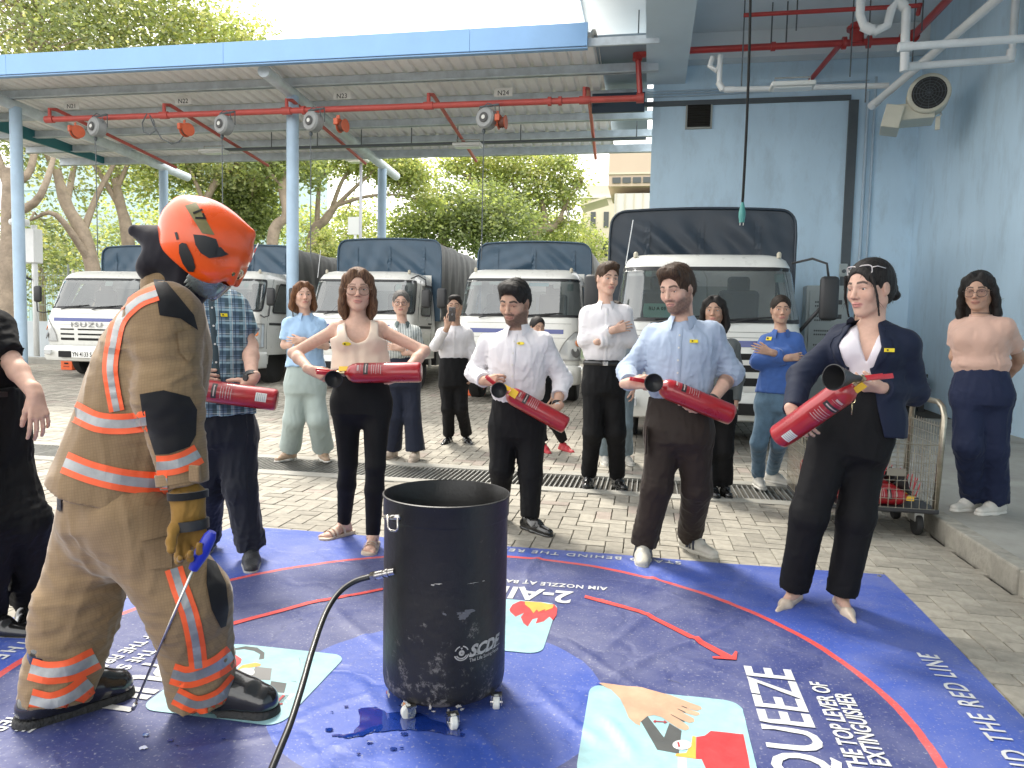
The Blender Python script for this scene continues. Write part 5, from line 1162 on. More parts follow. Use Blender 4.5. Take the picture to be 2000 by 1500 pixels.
tree('spreading rain tree behind the middle truck with arching limbs', (598, 31), [(610, 470), (635, 430), (660, 395)], [(.5, (622, 380, 0), (628, 345, 0), (655, 330, 0)), (.9, (700, 360, 0), (740, 330, 0), (790, 318, 0)), (.95, (710, 385, 0), (760, 380, 0), (800, 385, 0)), (.8, (670, 350, 0), (700, 315, 1), (690, 280, 1))],
     [(650, 318, .9, 0), (690, 310, .9, 0), (760, 320, 1.2, 0), (800, 330, 1.0, 0), (815, 370, .8, 0), (780, 355, .9, 0), (720, 330, .7, 1), (835, 395, .6, 0), (620, 310, .7, 0), (600, 330, .6, 0), (740, 290, 1.2, 1), (820, 345, .6, 1), (680, 420, .6, 4)], 11000, .17, G3, .27, flat=.45)
tree('broad rain tree with yellowing crown beyond the truck with blue stickers', (1010, 38), [(1035, 475), (1075, 445), (1100, 425)], [(.9, (1110, 390, 0), (1135, 360, 0)), (.6, (1060, 400, 0), (1040, 350, 0), (1000, 320, 0)), (.4, (980, 400, 0), (930, 360, 0), (885, 325, 0)), (.5, (1010, 380, 0), (1000, 330, 0))],
     [(900, 320, 1.2, 0), (950, 315, 1.5, 0), (1000, 318, 1.6, 0), (1050, 325, 1.5, 0), (1090, 335, 1.2, 0), (1120, 370, .8, 0), (1050, 375, 1.4, 0), (1000, 365, 1.5, 0), (1085, 385, 1.1, 0), (1100, 450, 1.1, 0), (1065, 455, 1.2, 1), (1125, 430, .6, 0), (950, 350, 1.1, 1), (1080, 310, .8, 0), (880, 335, .5, 0), (1030, 420, 1.3, 1), (1135, 350, .4, 0), (1110, 310, .6, 0)], 16000, .20, G3, .34, flat=.6)
tree('dense rounded green tree rising right behind the middle truck canopy', (860, 34), [(865, 470), (870, 430)], [(.8, (840, 420, 0), (820, 400, 0)), (.8, (920, 420, 0), (960, 400, 0))],
     [(820, 420, 1.3, 0), (865, 405, 1.5, 0), (915, 415, 1.5, 0), (960, 430, 1.5, 0), (1000, 445, 1.4, 0), (800, 455, 1.1, 0), (850, 455, 1.4, 0), (900, 460, 1.4, 0), (950, 470, 1.3, 0), (940, 390, 1.2, 1), (985, 410, 1.2, 1)], 17000, .19, G2, .3)
tree('small bright conifer like tree between the middle trucks', (632, 27), [(632, 500), (632, 460)], [], [(632, 500, .45, 0), (632, 480, .33, 0), (633, 462, .2, 0), (632, 515, .5, 0)], 3000, .12, G3, .06, name='young_tree', flat=1.1, twigs=0)
for k, (px, dep, lab, bl) in enumerate(((80, 42, 'hazy green tree far behind the left edge of the yard', [(60, 500, 3, 0), (120, 480, 3, 0), (170, 500, 3, 2), (20, 470, 3, 0), (100, 540, 3, 0), (180, 550, 2.5, 0)]), (470, 48, 'pale distant tree seen between the second truck and the posts', [(450, 430, 3, 0), (500, 450, 3, 0), (420, 470, 3, 0), (250, 450, 3, 0), (330, 460, 3.4, 0), (380, 440, 3, 0)]), (640, 52, 'distant bright tree behind the spreading rain tree', [(600, 450, 2.0, 0), (650, 450, 2.6, 0), (700, 440, 2.6, 0), (730, 455, 2.0, 0), (610, 470, 2.6, 0), (670, 480, 3, 0), (760, 475, 1.2, 0)]), (1090, 60, 'distant pale green tree near the cream building', [(1060, 455, 2.4, 0), (1110, 460, 2.2, 0), (1150, 480, 1.8, 0), (1020, 470, 2.4, 0)]))):
    tree(lab, (px, dep), [(px, 560), (px, 520)], [], bl, 6500, .26, G3 if k else G1, .3, twigs=1)
# ================================================================== far buildings, lamps, signboard
M_crm = mat('render_cream', (.62, .56, .44), .8, var=.05, vscale=.3); M_crm2 = mat('render_beige', (.55, .44, .34), .8, var=.05, vscale=.3); M_wht = mat('render_white', (.66, .64, .60), .8, var=.04, vscale=.3); M_win = mat('far_window', (.06, .07, .07), .3)
def far(label, px0, px1, py, dep, m):
    a, c = D(px0, py, dep), D(px1, py, dep); t = thing('office_building', label, 'building', (a[0], a[1], .4)); return t, Vector((a[0], a[1], .4)), c[0]-a[0], a[2]-.4
t, o0, w_, h_ = far('beige office block with a projecting top floor beside the blue wall', 1190, 1340, 293, 45, M_crm2)
MB().box((w_/2, 3, h_-1.1), (w_, 6, 2.2)).build('top_floor', M_crm2, t); MB().box((w_/2+.2, 3, h_/2-1.4), (w_-.4, 5.6, h_-2.4)).build('wall', M_wht, t)
for i in range(6): MB().box((.5+i*.62, -.03+.0, h_-1.85), (.5, .1, .34)).build('window', M_win, t)
for i in range(7): MB().box((.5+i*.55, .17, h_/2-1.3), (.05, .08, h_-2.6)).build('wall_fin', M_crm, t)
MB().box((-.9, 1.2, h_-3.1), (1.7, 2.6, .12), Matrix.Rotation(R(-16), 3, 'Y')).build('awning', M_crm, t); MB().box((w_/2, -.05, h_-1.45), (w_+.1, .1, .1)).build('ledge', M_crm, t)
t, o0, w_, h_ = far('cream classical building with tall narrow windows farthest at the right', 1138, 1215, 378, 62, M_crm)
MB().box((w_/2, 3, h_/2), (w_, 6, h_)).build('wall', M_crm, t); MB().box((w_/2, 2.9, h_-.3), (w_+.5, 6.4, .25)).build('cornice', M_wht, t); MB().box((w_/2, 2.9, h_+.35), (w_-.6, 5.4, .7)).build('parapet', M_crm, t)
for r_ in range(4):
    for c_ in range(3): MB().box((.95+c_*1.1, -.02, h_-2.2-r_*2.4), (.42, .1, 1.3)).build('window', M_win, t)
t, o0, w_, h_ = far('pale turquoise glass building glimpsed through the left trees', 20, 640, 250, 75, M_crm)
MB().box((w_/2, 3, h_/2), (w_, 6, h_)).build('wall', mat('turquoise_wall', (.42, .56, .58), .5, var=.15, vscale=.2), t)
for r_ in range(5):
    MB().box((w_/2, -.05, h_-2-r_*3.6), (w_, .12, 1.5)).build('window_band', mat('pale_window', (.42, .52, .55), .3), t)
def lamp(label, px, py, dep, r_=.07):
    p = D(px, py, dep); t = thing('street_lamp', label, 'lamp post', (p[0], p[1], .4)); h_ = p[2]-.4
    MB().tube([(0, 0, 0), (0, 0, h_)], [r_, r_*.7], 10).build('pole', mat('pole_grey', (.33, .34, .36), .5, .3), t, True); b = MB(); b.box((-.1, -.1, h_+.04), (.75, .5, .16), bev=.06); b.build('lamp_head', mat('lamp_head_grey', (.55, .55, .5), .4), t, True)
    MB().box((-.1, -.1, h_-.05), (.5, .34, .03)).build('lens', mat('lamp_lens', (.7, .68, .6), .2), t)
lamp('grey street lamp with boxy head before the rain tree', 705, 315, 25); lamp('slim pale street lamp beside the far cream building', 1111, 408, 48, .09)
p = D(693, 441, 26); t = thing('signboard', 'blank pale signboard seen from behind on a post before the rain tree', 'sign', (p[0], p[1], .4)); MB().box((0, 0, p[2]-.4), (.5, .04, .62)).build('board', mat('board_back', (.6, .62, .6), .6), t); MB().tube([(0, .04, 0), (0, .04, p[2]-.4)], .05, 8).build('pole', M_pvc, t)
# CCTV mast
p = D(66, 440, 19.5); t = thing('camera_mast', 'white pole with security cameras just right of the left carport post', 'camera mast', (p[0], p[1], .4)); h_ = p[2]-.4
MB().tube([(0, 0, 0), (0, 0, h_)], .07, 10).build('pole', M_pvc, t, True); MB().box((-.12, 0, h_-.55), (.5, .3, .9), bev=.02).build('cabinet', M_pvc, t); MB().box((-.25, -.2, h_+.05), (.5, .25, .18), bev=.07).build('camera_housing', M_pvc, t); MB().box((-.2, -.3, h_-1.3), (.3, .12, .12), bev=.03).build('camera_housing', M_tb, t); MB().tube([(0, -.1, h_-1.45), (-.2, -.25, h_-1.35)], .03, 6).build('bracket', M_tb, t)
# ================================================================== implicit surfaces -> one continuous mesh
def V3(p): return np.array(p, float)
def nrm(v): v = V3(v); return v/np.linalg.norm(v)
class Sdf:
    def __init__(s): s.p = []
    def _a(s, f, k, op): s.p.append((f, k, op)); return s
    def rc(s, a, b, ra, rb=None, k=.02, op='u', sq=None, cut=None):
        a, b = V3(a), V3(b); rb = ra if rb is None else rb; ba = b-a; L2 = max(ba @ ba, 1e-12)
        def f(p):
            t = np.clip((p-a) @ ba/L2, 0, 1); q = p-a-t[:, None]*ba
            if sq is not None: n_, s_ = sq; q = q+np.outer((q @ n_)*(1/s_-1), n_)
            d = np.sqrt((q*q).sum(1))-(ra+(rb-ra)*t)
            if sq is not None and sq[1] < 1: d = d*(.35+.65*sq[1])
            if cut is not None:
                for c_, n2 in cut: d = np.maximum(d, (p-c_) @ n2)
            return d
        return s._a(f, k, op)
    def el(s, c, r, ax=None, k=.02, op='u', cut=None):
        c, r = V3(c), V3(r); A_ = np.eye(3) if ax is None else np.array(ax)
        def f(p):
            q = (p-c) @ A_.T; k0 = np.sqrt(((q/r)**2).sum(1)); k1 = np.sqrt(((q/r**2)**2).sum(1)); d = k0*(k0-1)/np.maximum(k1, 1e-9)
            if cut is not None:
                for c_, n2 in cut: d = np.maximum(d, (p-c_) @ n2)
            return d
        return s._a(f, k, op)
    def loft(s, A_, B_, side, keys, k=.02, op='u', flat=(False, False)):
        """elliptic sections (t, half width, half depth, shift side, shift front) along A->B"""
        A_, B_ = V3(A_), V3(B_); ax = B_-A_; Ln = np.linalg.norm(ax); ax = ax/Ln; sd = V3(side); sd = nrm(sd-ax*(sd @ ax)); fr = np.cross(ax, sd)   # fr: front (side = char left -> up x left ... see caller)
        K = np.array([tuple(q)+(0,)*(5-len(q)) for q in keys], float)
        tt = np.linspace(K[0, 0], K[-1, 0], 60)
        def smooth(c):
            y = np.interp(tt, K[:, 0], K[:, c]); ye = np.pad(y, 3, mode='edge'); return np.convolve(ye, np.ones(7)/7, 'valid')
        T = [smooth(c) for c in range(1, 5)]
        def f(p):
            q = p-A_; z = q @ ax; t = z/Ln; tc = np.clip(t, K[0, 0], K[-1, 0]); a_, b_, ox, oy = [np.interp(tc, tt, T[i]) for i in range(4)]
            x = q @ sd-ox; y = q @ fr-oy; u, v = x/a_, y/b_; k0 = np.sqrt(u*u+v*v); k1 = np.sqrt((u/a_)**2+(v/b_)**2); dr = np.where(k0 > .05, k0*(k0-1)/np.maximum(k1, 1e-9), -np.minimum(a_, b_))
            lo = (K[0, 0]-t)*Ln; hi = (t-K[-1, 0])*Ln; d = dr
            for e_, fl_ in ((lo, flat[0]), (hi, flat[1])):
                d = np.maximum(d, e_) if fl_ else np.where(e_ > 0, np.sqrt(np.maximum(d, 0)**2+e_**2)+np.minimum(d, 0)*.6, d)
            return d
        return s._a(f, k, op)
    def fn(s, f, k=.01, op='s'): return s._a(f, k, op)
    def total(s, p):
        d = None
        for f, k, op in s.p:
            e = f(p)
            if d is None: d = e if op == 'u' else np.full(len(p), 1.0); 
            elif op == 'u': h = np.clip(.5+.5*(d-e)/k, 0, 1); d = d*(1-h)+e*h-k*h*(1-h)
            elif op == 's': h = np.clip(.5-.5*(d+e)/k, 0, 1); d = d*(1-h)-e*h+k*h*(1-h)
            elif op == 'i': d = np.maximum(d, e)
        return d
    def mesh(s, lo, hi, h, disp=None, damp=0.0, B=8):
        lo, hi = V3(lo), V3(hi); nb = np.ceil((hi-lo)/(h*B)).astype(int)+1
        I = np.stack(np.meshgrid(*[np.arange(q) for q in nb], indexing='ij'), -1).reshape(-1, 3)
        cen = lo+(I+.5)*h*B; bR = h*B*.87
        E = [f(cen) for f, k, op in s.p]; hard = np.full(len(cen), 1e9)
        for e, (f, k, op) in zip(E, s.p):
            if op == 'u': hard = np.minimum(hard, e)
        d = None
        for e, (f, k, op) in zip(E, s.p):
            if d is None: d = e.copy()
            elif op == 'u': hh = np.clip(.5+.5*(d-e)/k, 0, 1); d = d*(1-hh)+e*hh-k*hh*(1-hh)
            elif op == 's': hh = np.clip(.5-.5*(d+e)/k, 0, 1); d = d*(1-hh)-e*hh+k*hh*(1-hh)
            else: d = np.maximum(d, e)
        keep = np.where(np.abs(d) < bR*1.45+damp)[0]; I = I[keep]; cen = cen[keep]; E = [e[keep] for e in E]; hard = hard[keep]; m = len(keep)
        g = np.arange(B+1); off = np.stack(np.meshgrid(g, g, g, indexing='ij'), -1).reshape(-1, 3)*h
        D_ = np.full((m, off.shape[0]), 1e3); base = lo+I*h*B
        for e, (f, k, op) in zip(E, s.p):
            if op == 'u': act = np.where(e < hard+2.2*bR+k)[0]
            elif op == 's': act = np.where(e < bR*1.3+k)[0]
            else: act = np.arange(m)
            if not len(act): continue
            P = (base[act][:, None, :]+off[None]).reshape(-1, 3); v = f(P).reshape(len(act), -1); d = D_[act]
            if op == 'u': hh = np.clip(.5+.5*(d-v)/k, 0, 1); d = d*(1-hh)+v*hh-k*hh*(1-hh)
            elif op == 's': hh = np.clip(.5-.5*(d+v)/k, 0, 1); d = d*(1-hh)-v*hh+k*hh*(1-hh)
            else: d = np.maximum(d, v)
            D_[act] = d
        if disp is not None:
            a_, b_ = np.where(np.abs(D_) < damp*1.6+3*h); D_[a_, b_] += disp(base[a_]+off[b_])
        Vv = D_.reshape(m, B+1, B+1, B+1); sg = Vv < 0
        cnt = sum(sg[:, a:a+B, b:b+B, c:c+B].astype(np.int8) for a in (0, 1) for b in (0, 1) for c in (0, 1))
        ci = np.argwhere((cnt > 0) & (cnt < 8)); bi, i, j, k_ = ci.T
        acc = np.zeros((len(ci), 3)); num = np.zeros(len(ci))
        cor = [(a, b, c) for a in (0, 1) for b in (0, 1) for c in (0, 1)]
        for p in cor:
            for ax in range(3):
                if p[ax]: continue
                q = list(p); q[ax] = 1
                v0 = Vv[bi, i+p[0], j+p[1], k_+p[2]]; v1 = Vv[bi, i+q[0], j+q[1], k_+q[2]]; mm = (v0 < 0) != (v1 < 0)
                t = np.where(mm, v0/np.where(mm, v0-v1, 1), 0); pt = np.tile(np.array(p, float), (len(ci), 1)); pt[:, ax] += t; acc[mm] += pt[mm]; num += mm
        pos = lo+(I[bi]*B+ci[:, 1:]+acc/np.maximum(num, 1)[:, None])*h
        gc = I[bi]*B+ci[:, 1:]+1; NX = (nb*B+4); key = (gc[:, 0]*NX[1]+gc[:, 1])*NX[2]+gc[:, 2]
        order = np.argsort(key); sk = key[order]; faces = []
        for ax in range(3):
            sl0 = [slice(None), slice(0, B), slice(0, B), slice(0, B)]; sl1 = list(sl0); sl1[ax+1] = slice(1, B+1)
            s0, s1 = sg[tuple(sl0)], sg[tuple(sl1)]; e = np.argwhere(s0 != s1)
            if not len(e): continue
            g0 = I[e[:, 0]]*B+e[:, 1:]+1; o1, o2 = [(1, 2), (2, 0), (0, 1)][ax]
            def kk(a, b):
                q = g0.copy(); q[:, o1] -= a; q[:, o2] -= b; return (q[:, 0]*NX[1]+q[:, 1])*NX[2]+q[:, 2]
            qs = np.stack([kk(0, 0), kk(1, 0), kk(1, 1), kk(0, 1)], 1); ix = np.searchsorted(sk, qs); ix = np.minimum(ix, len(sk)-1); ok = (sk[ix] == qs).all(1); fq = order[ix]
            flip = s1[tuple(e.T)]; fq = np.where(flip[:, None], fq[:, ::-1], fq); faces.append(fq[ok])
        return pos, (np.concatenate(faces) if faces else np.zeros((0, 4), int))
def np_mesh(name, pos, faces, col=None, cname='Col', smooth=True):
    me = bpy.data.meshes.new(name); n, m = len(pos), len(faces)
    me.vertices.add(n); me.vertices.foreach_set('co', pos.astype(np.float32).ravel()); me.loops.add(4*m); me.loops.foreach_set('vertex_index', faces.astype(np.int32).ravel()); me.polygons.add(m)
    me.polygons.foreach_set('loop_start', np.arange(0, 4*m, 4, dtype=np.int32)); me.polygons.foreach_set('loop_total', np.full(m, 4, np.int32)); me.update(calc_edges=True)
    if smooth: me.polygons.foreach_set('use_smooth', np.ones(m, bool))
    if col is not None:
        ca = me.color_attributes.new(cname, 'FLOAT_COLOR', 'POINT'); c4 = np.ones((n, 4), np.float32); c4[:, :col.shape[1]] = col; ca.data.foreach_set('color', c4.ravel())
    return me
def relax(pos, faces, it=1, lam=.5):
    n = len(pos)
    for _ in range(it):
        acc = np.zeros_like(pos); c = np.zeros(n)
        for a, b in ((0, 1), (1, 2), (2, 3), (3, 0)):
            for u, v in ((a, b), (b, a)):
                for ch in range(3): acc[:, ch] += np.bincount(faces[:, u], pos[faces[:, v], ch], n)
                c += np.bincount(faces[:, u], minlength=n)
        pos = pos+lam*(acc/np.maximum(c, 1)[:, None]-pos)
    return pos
# ================================================================== people
VH = nrm((-math.sin(YAW), math.cos(YAW), 0)); RH = np.array([math.cos(YAW), math.sin(YAW), 0]); ZU = np.array([0, 0, 1.])
def rotm(ax, deg):
    return np.array(Matrix.Rotation(R(deg), 3, Vector(ax)))
PSI = [0]
def facing(psi, keep=True):
    """psi 0 = towards the camera, + = towards image right"""
    if keep: PSI[0] = psi
    f = -VH*math.cos(R(psi))+RH*math.sin(R(psi)); return f, np.cross(ZU, f)      # forward, character's left
def skin_material(name, col):
    m = bpy.data.materials.new('skin_'+name); m.use_nodes = True; t = m.node_tree; n = t.nodes; k = t.links.new; b = n['Principled BSDF']
    a = n.new('ShaderNodeAttribute'); a.attribute_name = 'Col'
    tcn = n.new('ShaderNodeTexCoord'); z = n.new('ShaderNodeTexNoise'); z.inputs['Scale'].default_value = 45; z.inputs['Detail'].default_value = 5; k(tcn.outputs['Object'], z.inputs[0])
    mr = n.new('ShaderNodeMapRange'); mr.inputs[1].default_value = .3; mr.inputs[2].default_value = .7; mr.inputs[3].default_value = .93; mr.inputs[4].default_value = 1.06; k(z.outputs['Fac'], mr.inputs[0])
    hs = n.new('ShaderNodeVectorMath'); hs.operation = 'SCALE'; k(a.outputs['Color'], hs.inputs[0]); k(mr.outputs[0], hs.inputs['Scale']); k(hs.outputs[0], b.inputs['Base Color'])
    b.inputs['Roughness'].default_value = .56; b.inputs['Specular IOR Level'].default_value = .3; b.inputs['Subsurface Weight'].default_value = .12; b.inputs['Subsurface Radius'].default_value = (.010, .004, .002); b.inputs['Subsurface Scale'].default_value = 1.
    z2 = n.new('ShaderNodeTexNoise'); z2.inputs['Scale'].default_value = 350; k(tcn.outputs['Object'], z2.inputs[0]); bp = n.new('ShaderNodeBump'); bp.inputs['Strength'].default_value = .12; bp.inputs['Distance'].default_value = .002; k(z2.outputs['Fac'], bp.inputs['Height']); k(bp.outputs[0], b.inputs['Normal'])
    return m
M_skin = skin_material('tone', None)
def hair_material(name, c1, c2, rough=.6):
    m = bpy.data.materials.new('hair_'+name); m.use_nodes = True; t = m.node_tree; n = t.nodes; k = t.links.new; b = n['Principled BSDF']
    tcn = n.new('ShaderNodeTexCoord'); mp_ = n.new('ShaderNodeMapping'); mp_.inputs['Scale'].default_value = (160, 160, 14); k(tcn.outputs['Object'], mp_.inputs[0])
    z = n.new('ShaderNodeTexNoise'); z.inputs['Scale'].default_value = 1; z.inputs['Detail'].default_value = 4; z.inputs['Distortion'].default_value = .6; k(mp_.outputs[0], z.inputs[0])
    cr_ = n.new('ShaderNodeValToRGB'); cr_.color_ramp.elements[0].position = .35; cr_.color_ramp.elements[0].color = (*c1, 1); cr_.color_ramp.elements[1].position = .68; cr_.color_ramp.elements[1].color = (*c2, 1); k(z.outputs['Fac'], cr_.inputs[0]); k(cr_.outputs[0], b.inputs['Base Color'])
    b.inputs['Roughness'].default_value = rough; b.inputs['Specular IOR Level'].default_value = .3
    bp = n.new('ShaderNodeBump'); bp.inputs['Strength'].default_value = .7; bp.inputs['Distance'].default_value = .004; k(z.outputs['Fac'], bp.inputs['Height']); k(bp.outputs[0], b.inputs['Normal'])
    return m
H_black = hair_material('black', (.006, .005, .005), (.022, .018, .016)); H_brown = hair_material('brown', (.022, .012, .007), (.075, .042, .024)); H_auburn = hair_material('auburn', (.06, .022, .010), (.19, .085, .035)); H_dark = hair_material('dark_brown', (.010, .007, .005), (.038, .024, .016)); H_grey = hair_material('greying', (.05, .045, .042), (.16, .15, .14))
M_sclera = mat('eye_white', (.62, .60, .57), .25, coat=.5); M_iris = {'brown': mat('iris_brown', (.03, .015, .008), .1, coat=1), 'blue': mat('iris_grey', (.06, .09, .11), .1, coat=1)}

class Head:
    def __init__(s, px, py, dep, hh, yaw, pitch=0, roll=0):
        f, l = facing(yaw, False); s.o = D(px, py, dep); s.s = hh/.23
        f0, l0 = f, l
        Rp = rotm(l0, pitch); f = Rp @ f0; u = Rp @ ZU; Rr_ = rotm(f, roll); l = Rr_ @ l0; u = Rr_ @ u
        s.f, s.l, s.u = f, l, u; s.A = np.stack([l, f, u])       # rows: local axes in world
    def W(s, p): return s.o+s.s*(np.array(p, float) @ s.A)
    def Lc(s, P): return ((P-s.o) @ s.A.T)/s.s
    def d(s, v): return np.array(v, float) @ s.A
def head_prims(S, H, male=True, neck=None, neck_r=.055, eye=.5, smile=0., nose=1., jaw=1., full=0.):
    s = H.s; W_ = H.W; A_ = H.A; r3 = lambda *q: [v*s for v in q]
    S.el(W_((0, -.012, .034)), r3(.0755, .095, .083), A_, k=.02*s)
    S.el(W_((0, .024, -.020)), r3(.0615+full*.5, .066, .082), A_, k=.03*s)
    jw = (.050 if male else .044)*jaw+full*.4
    for q in (-1, 1):
        S.rc(W_((q*jw, -.010, -.060)), W_((q*.018, .060, -.096)), .017*s, .015*s, k=.03*s)
        S.rc(W_((q*jw, -.012, -.030)), W_((q*jw, -.010, -.062)), .018*s, .017*s, k=.03*s)
        S.el(W_((q*.037, .060, -.026)), r3(.022, .018, .022), A_, k=.022*s)
        S.rc(W_((q*.012, .083, .024)), W_((q*.046, .066, .022)), (.0095 if male else .007)*s, .007*s, k=.012*s)
    S.el(W_((0, .068, -.096)), r3(.020 if male else .016, .018, .017), A_, k=.022*s)
    S.el(W_((0, .070, -.064)), r3(.030, .018, .024), A_, k=.018*s)
    S.rc(W_((0, .084, .014)), W_((0, .103*nose, -.022)), .0075*s, .0095*s, k=.010*s)
    S.el(W_((0, .106*nose, -.027)), r3(.011, .011, .009), A_, k=.007*s)
    for q in (-1, 1): S.el(W_((q*.0125, .094, -.031)), r3(.0075, .010, .007), A_, k=.006*s)
    for q in (-1, 1):
        S.el(W_((q*.0315, .094, .006)), r3(.020, .013, .0125), A_, k=.010*s, op='s')
        ec = W_((q*.0315, .0675, .004)); up = H.d((0, .0, 1)); 
        cz = W_((q*.0315, .0675, .004+(.0052*eye*2-.0012 if eye < .9 else .0045)))
        S.el(ec, r3(.0168, .0158, .0150), A_, k=.004*s, cut=[(cz, -up)])
        S.el(ec, r3(.0162, .0152, .0142), A_, k=.004*s, cut=[(W_((q*.0315, .0675, .004-.0042)), up)])
    S.el(W_((0, .0905, -.0570+smile*.001)), r3(.0210+.005*smile, .0085, .0052), A_, k=.006*s)
    S.el(W_((0, .0895, -.0665)), r3(.0195+.003*smile, .0085, .0062), A_, k=.006*s)
    S.el(W_((0, .1005, -.0612)), r3(.0245+.004*smile, .0075, .0016+.0012*smile), A_, k=.003*s, op='s')
    for q in (-1, 1): S.el(W_((q*(.0245+.005*smile), .088, -.0632+.005*smile)), r3(.0025, .005, .0022), A_, k=.006*s, op='s')
    for q in (-1, 1):
        S.el(W_((q*.078, -.008, -.004)), r3(.0085, .019, .031), A_, k=.006*s); S.el(W_((q*.073, -.004, -.030)), r3(.006, .010, .010), A_, k=.006*s)
        S.el(W_((q*.087, -.004, .0)), r3(.0055, .010, .017), A_, k=.004*s, op='s')
    if neck is not None:
        S.rc(W_((0, -.030, -.050)), neck, neck_r*s, neck_r*1.08, k=.03)
        if male: S.el(W_((0, .030, -.150)), r3(.010, .012, .016), A_, k=.015)
def sst(a, b, x): t = np.clip((x-a)/(b-a), 0, 1); return t*t*(3-2*t)
def face_colour(H, P, base, hair=(.02, .015, .012), beard=0., brow=.75, lip=(.48, .20, .17), must=None, scalp=1., blush=.25, hairline=.075, stub=0.):
    q = H.Lc(P); x, y, z = q.T; ax = np.abs(x); c = np.tile(np.array(base, float), (len(P), 1)); front = sst(.02, .045, y)
    def mixc(m, col, a=1.): 
        m = (m*a)[:, None]; c[:] = c*(1-m)+np.array(col)*m
    mixc(np.exp(-(((ax-.038)/.02)**2+((z+.028)/.022)**2))*front, (base[0]*1.0, base[1]*.72, base[2]*.68), blush)
    mixc(np.exp(-((x/.02)**2+((z+.028)/.012)**2))*sst(.08, .1, y), (base[0]*.98, base[1]*.75, base[2]*.7), .35)
    # lips
    m = sst(1.25, .9, np.sqrt((x/.0245)**2+((z+.0615)/.0115)**2))*sst(.06, .08, y); mixc(m, lip, .75)
    m = sst(1.3, .7, np.sqrt((x/.024)**2+((z+.0612+5*x*x)/.0018)**2))*sst(.06, .08, y); mixc(m, (lip[0]*.35, lip[1]*.3, lip[2]*.3), .8)
    # brows
    bz = .0285+.10*(ax-.012)-2.6*np.maximum(ax-.034, 0)**1.35; m = sst(.0068, .0030, np.abs(z-bz-.002))*sst(.009, .014, ax)*sst(.056, .048, ax)*sst(.04, .055, y); mixc(m, hair, brow)
    # lash line, lids
    dx = (ax-.0315)/.0165; m = sst(.0035, .0008, np.abs(z-(.0085-.004*dx*dx)))*sst(1.1, .8, np.abs(dx))*sst(.05, .07, y); mixc(m, (.05, .03, .025), .75)
    m = sst(1.6, .8, np.sqrt(dx**2+((z-.004)/.014)**2))*sst(.05, .065, y); mixc(m, (base[0]*.72, base[1]*.62, base[2]*.6), .35)
    m = sst(.0045, .002, np.sqrt((ax-.0075)**2+((z+.0355)*1.4)**2))*sst(.085, .09, y); mixc(m, (.06, .03, .025), .8)
    if beard or stub:
        jz = sst(-.012, -.042, z-.35*np.maximum(.0, .03-y)*0+0*x)*sst(-.03, .0, y); cheek = sst(-.030, -.052, z+.55*np.maximum(0, .052-ax))
        low = cheek*sst(-.155, -.12, z); mu = sst(.010, .005, np.abs(z+.0475))*sst(.036, .028, ax)*sst(.06, .08, y)
        lipm = sst(1.3, .95, np.sqrt((x/.026)**2+((z+.0625)/.0125)**2)); m = np.clip(np.maximum(low, mu)*(1-lipm), 0, 1)*sst(-.012, .004, y)
        side = sst(.046, .060, ax)*sst(.02, -.02, z)*sst(-.012, .002, y)*sst(.035, .02, y); m = np.clip(np.maximum(m, side*.8*(1-0)), 0, 1)
        nz = .82+.18*wob(P, 160, 1.); mixc(m*nz, hair, beard if beard else stub)
    if scalp:
        hl = hairline-.55*np.maximum(0, ax-.045)+.9*np.minimum(y-.06, 0)*.0
        m = np.clip(sst(hairline-.012, hairline+.004, z+.06*sst(.05, -.01, y)-.35*np.maximum(0, ax-.04)), 0, 1); m2 = sst(.012, -.012, y)*sst(-.03, .0, z)*(1-np.exp(-(((ax-.078)/.012)**2)))
        m2 = m2*(ax > .05)+m2*(y < -.03); mixc(np.clip(np.maximum(m, m2), 0, 1), hair, scalp)
    return c
def eyes(H, parent, o0, iris='brown', look=(0, 0)):
    for q in (-1, 1):
        c = H.W((q*.0315, .0675, .0035)); g = nrm(H.d((look[0], 1, look[1]))); r_ = .0143*H.s
        b = MB(); u = nrm(np.cross(g, H.u)); v = np.cross(u, g); pr = []
        b.lathe([(r_*math.sin(R(a)), r_*math.cos(R(a))) for a in (28, 40, 60, 80, 100, 125, 150)], c=c-o0, axis=g, n=18); e = b.build('eye', M_sclera, parent, True)
        b = MB(); b.lathe([(r_*1.015*math.sin(R(a)), r_*1.02*math.cos(R(a))) for a in (27, 20, 11, .5)], c=c-o0, axis=g, n=16); b.build('iris', M_iris[iris], e, True)
M_lens = glass_mat('spectacle_lens', (.9, .9, .9), .0, .05)
for n_ in M_lens.node_tree.nodes:
    if n_.type == 'MATH': n_.inputs[1].default_value = .5; n_.inputs[2].default_value = .0
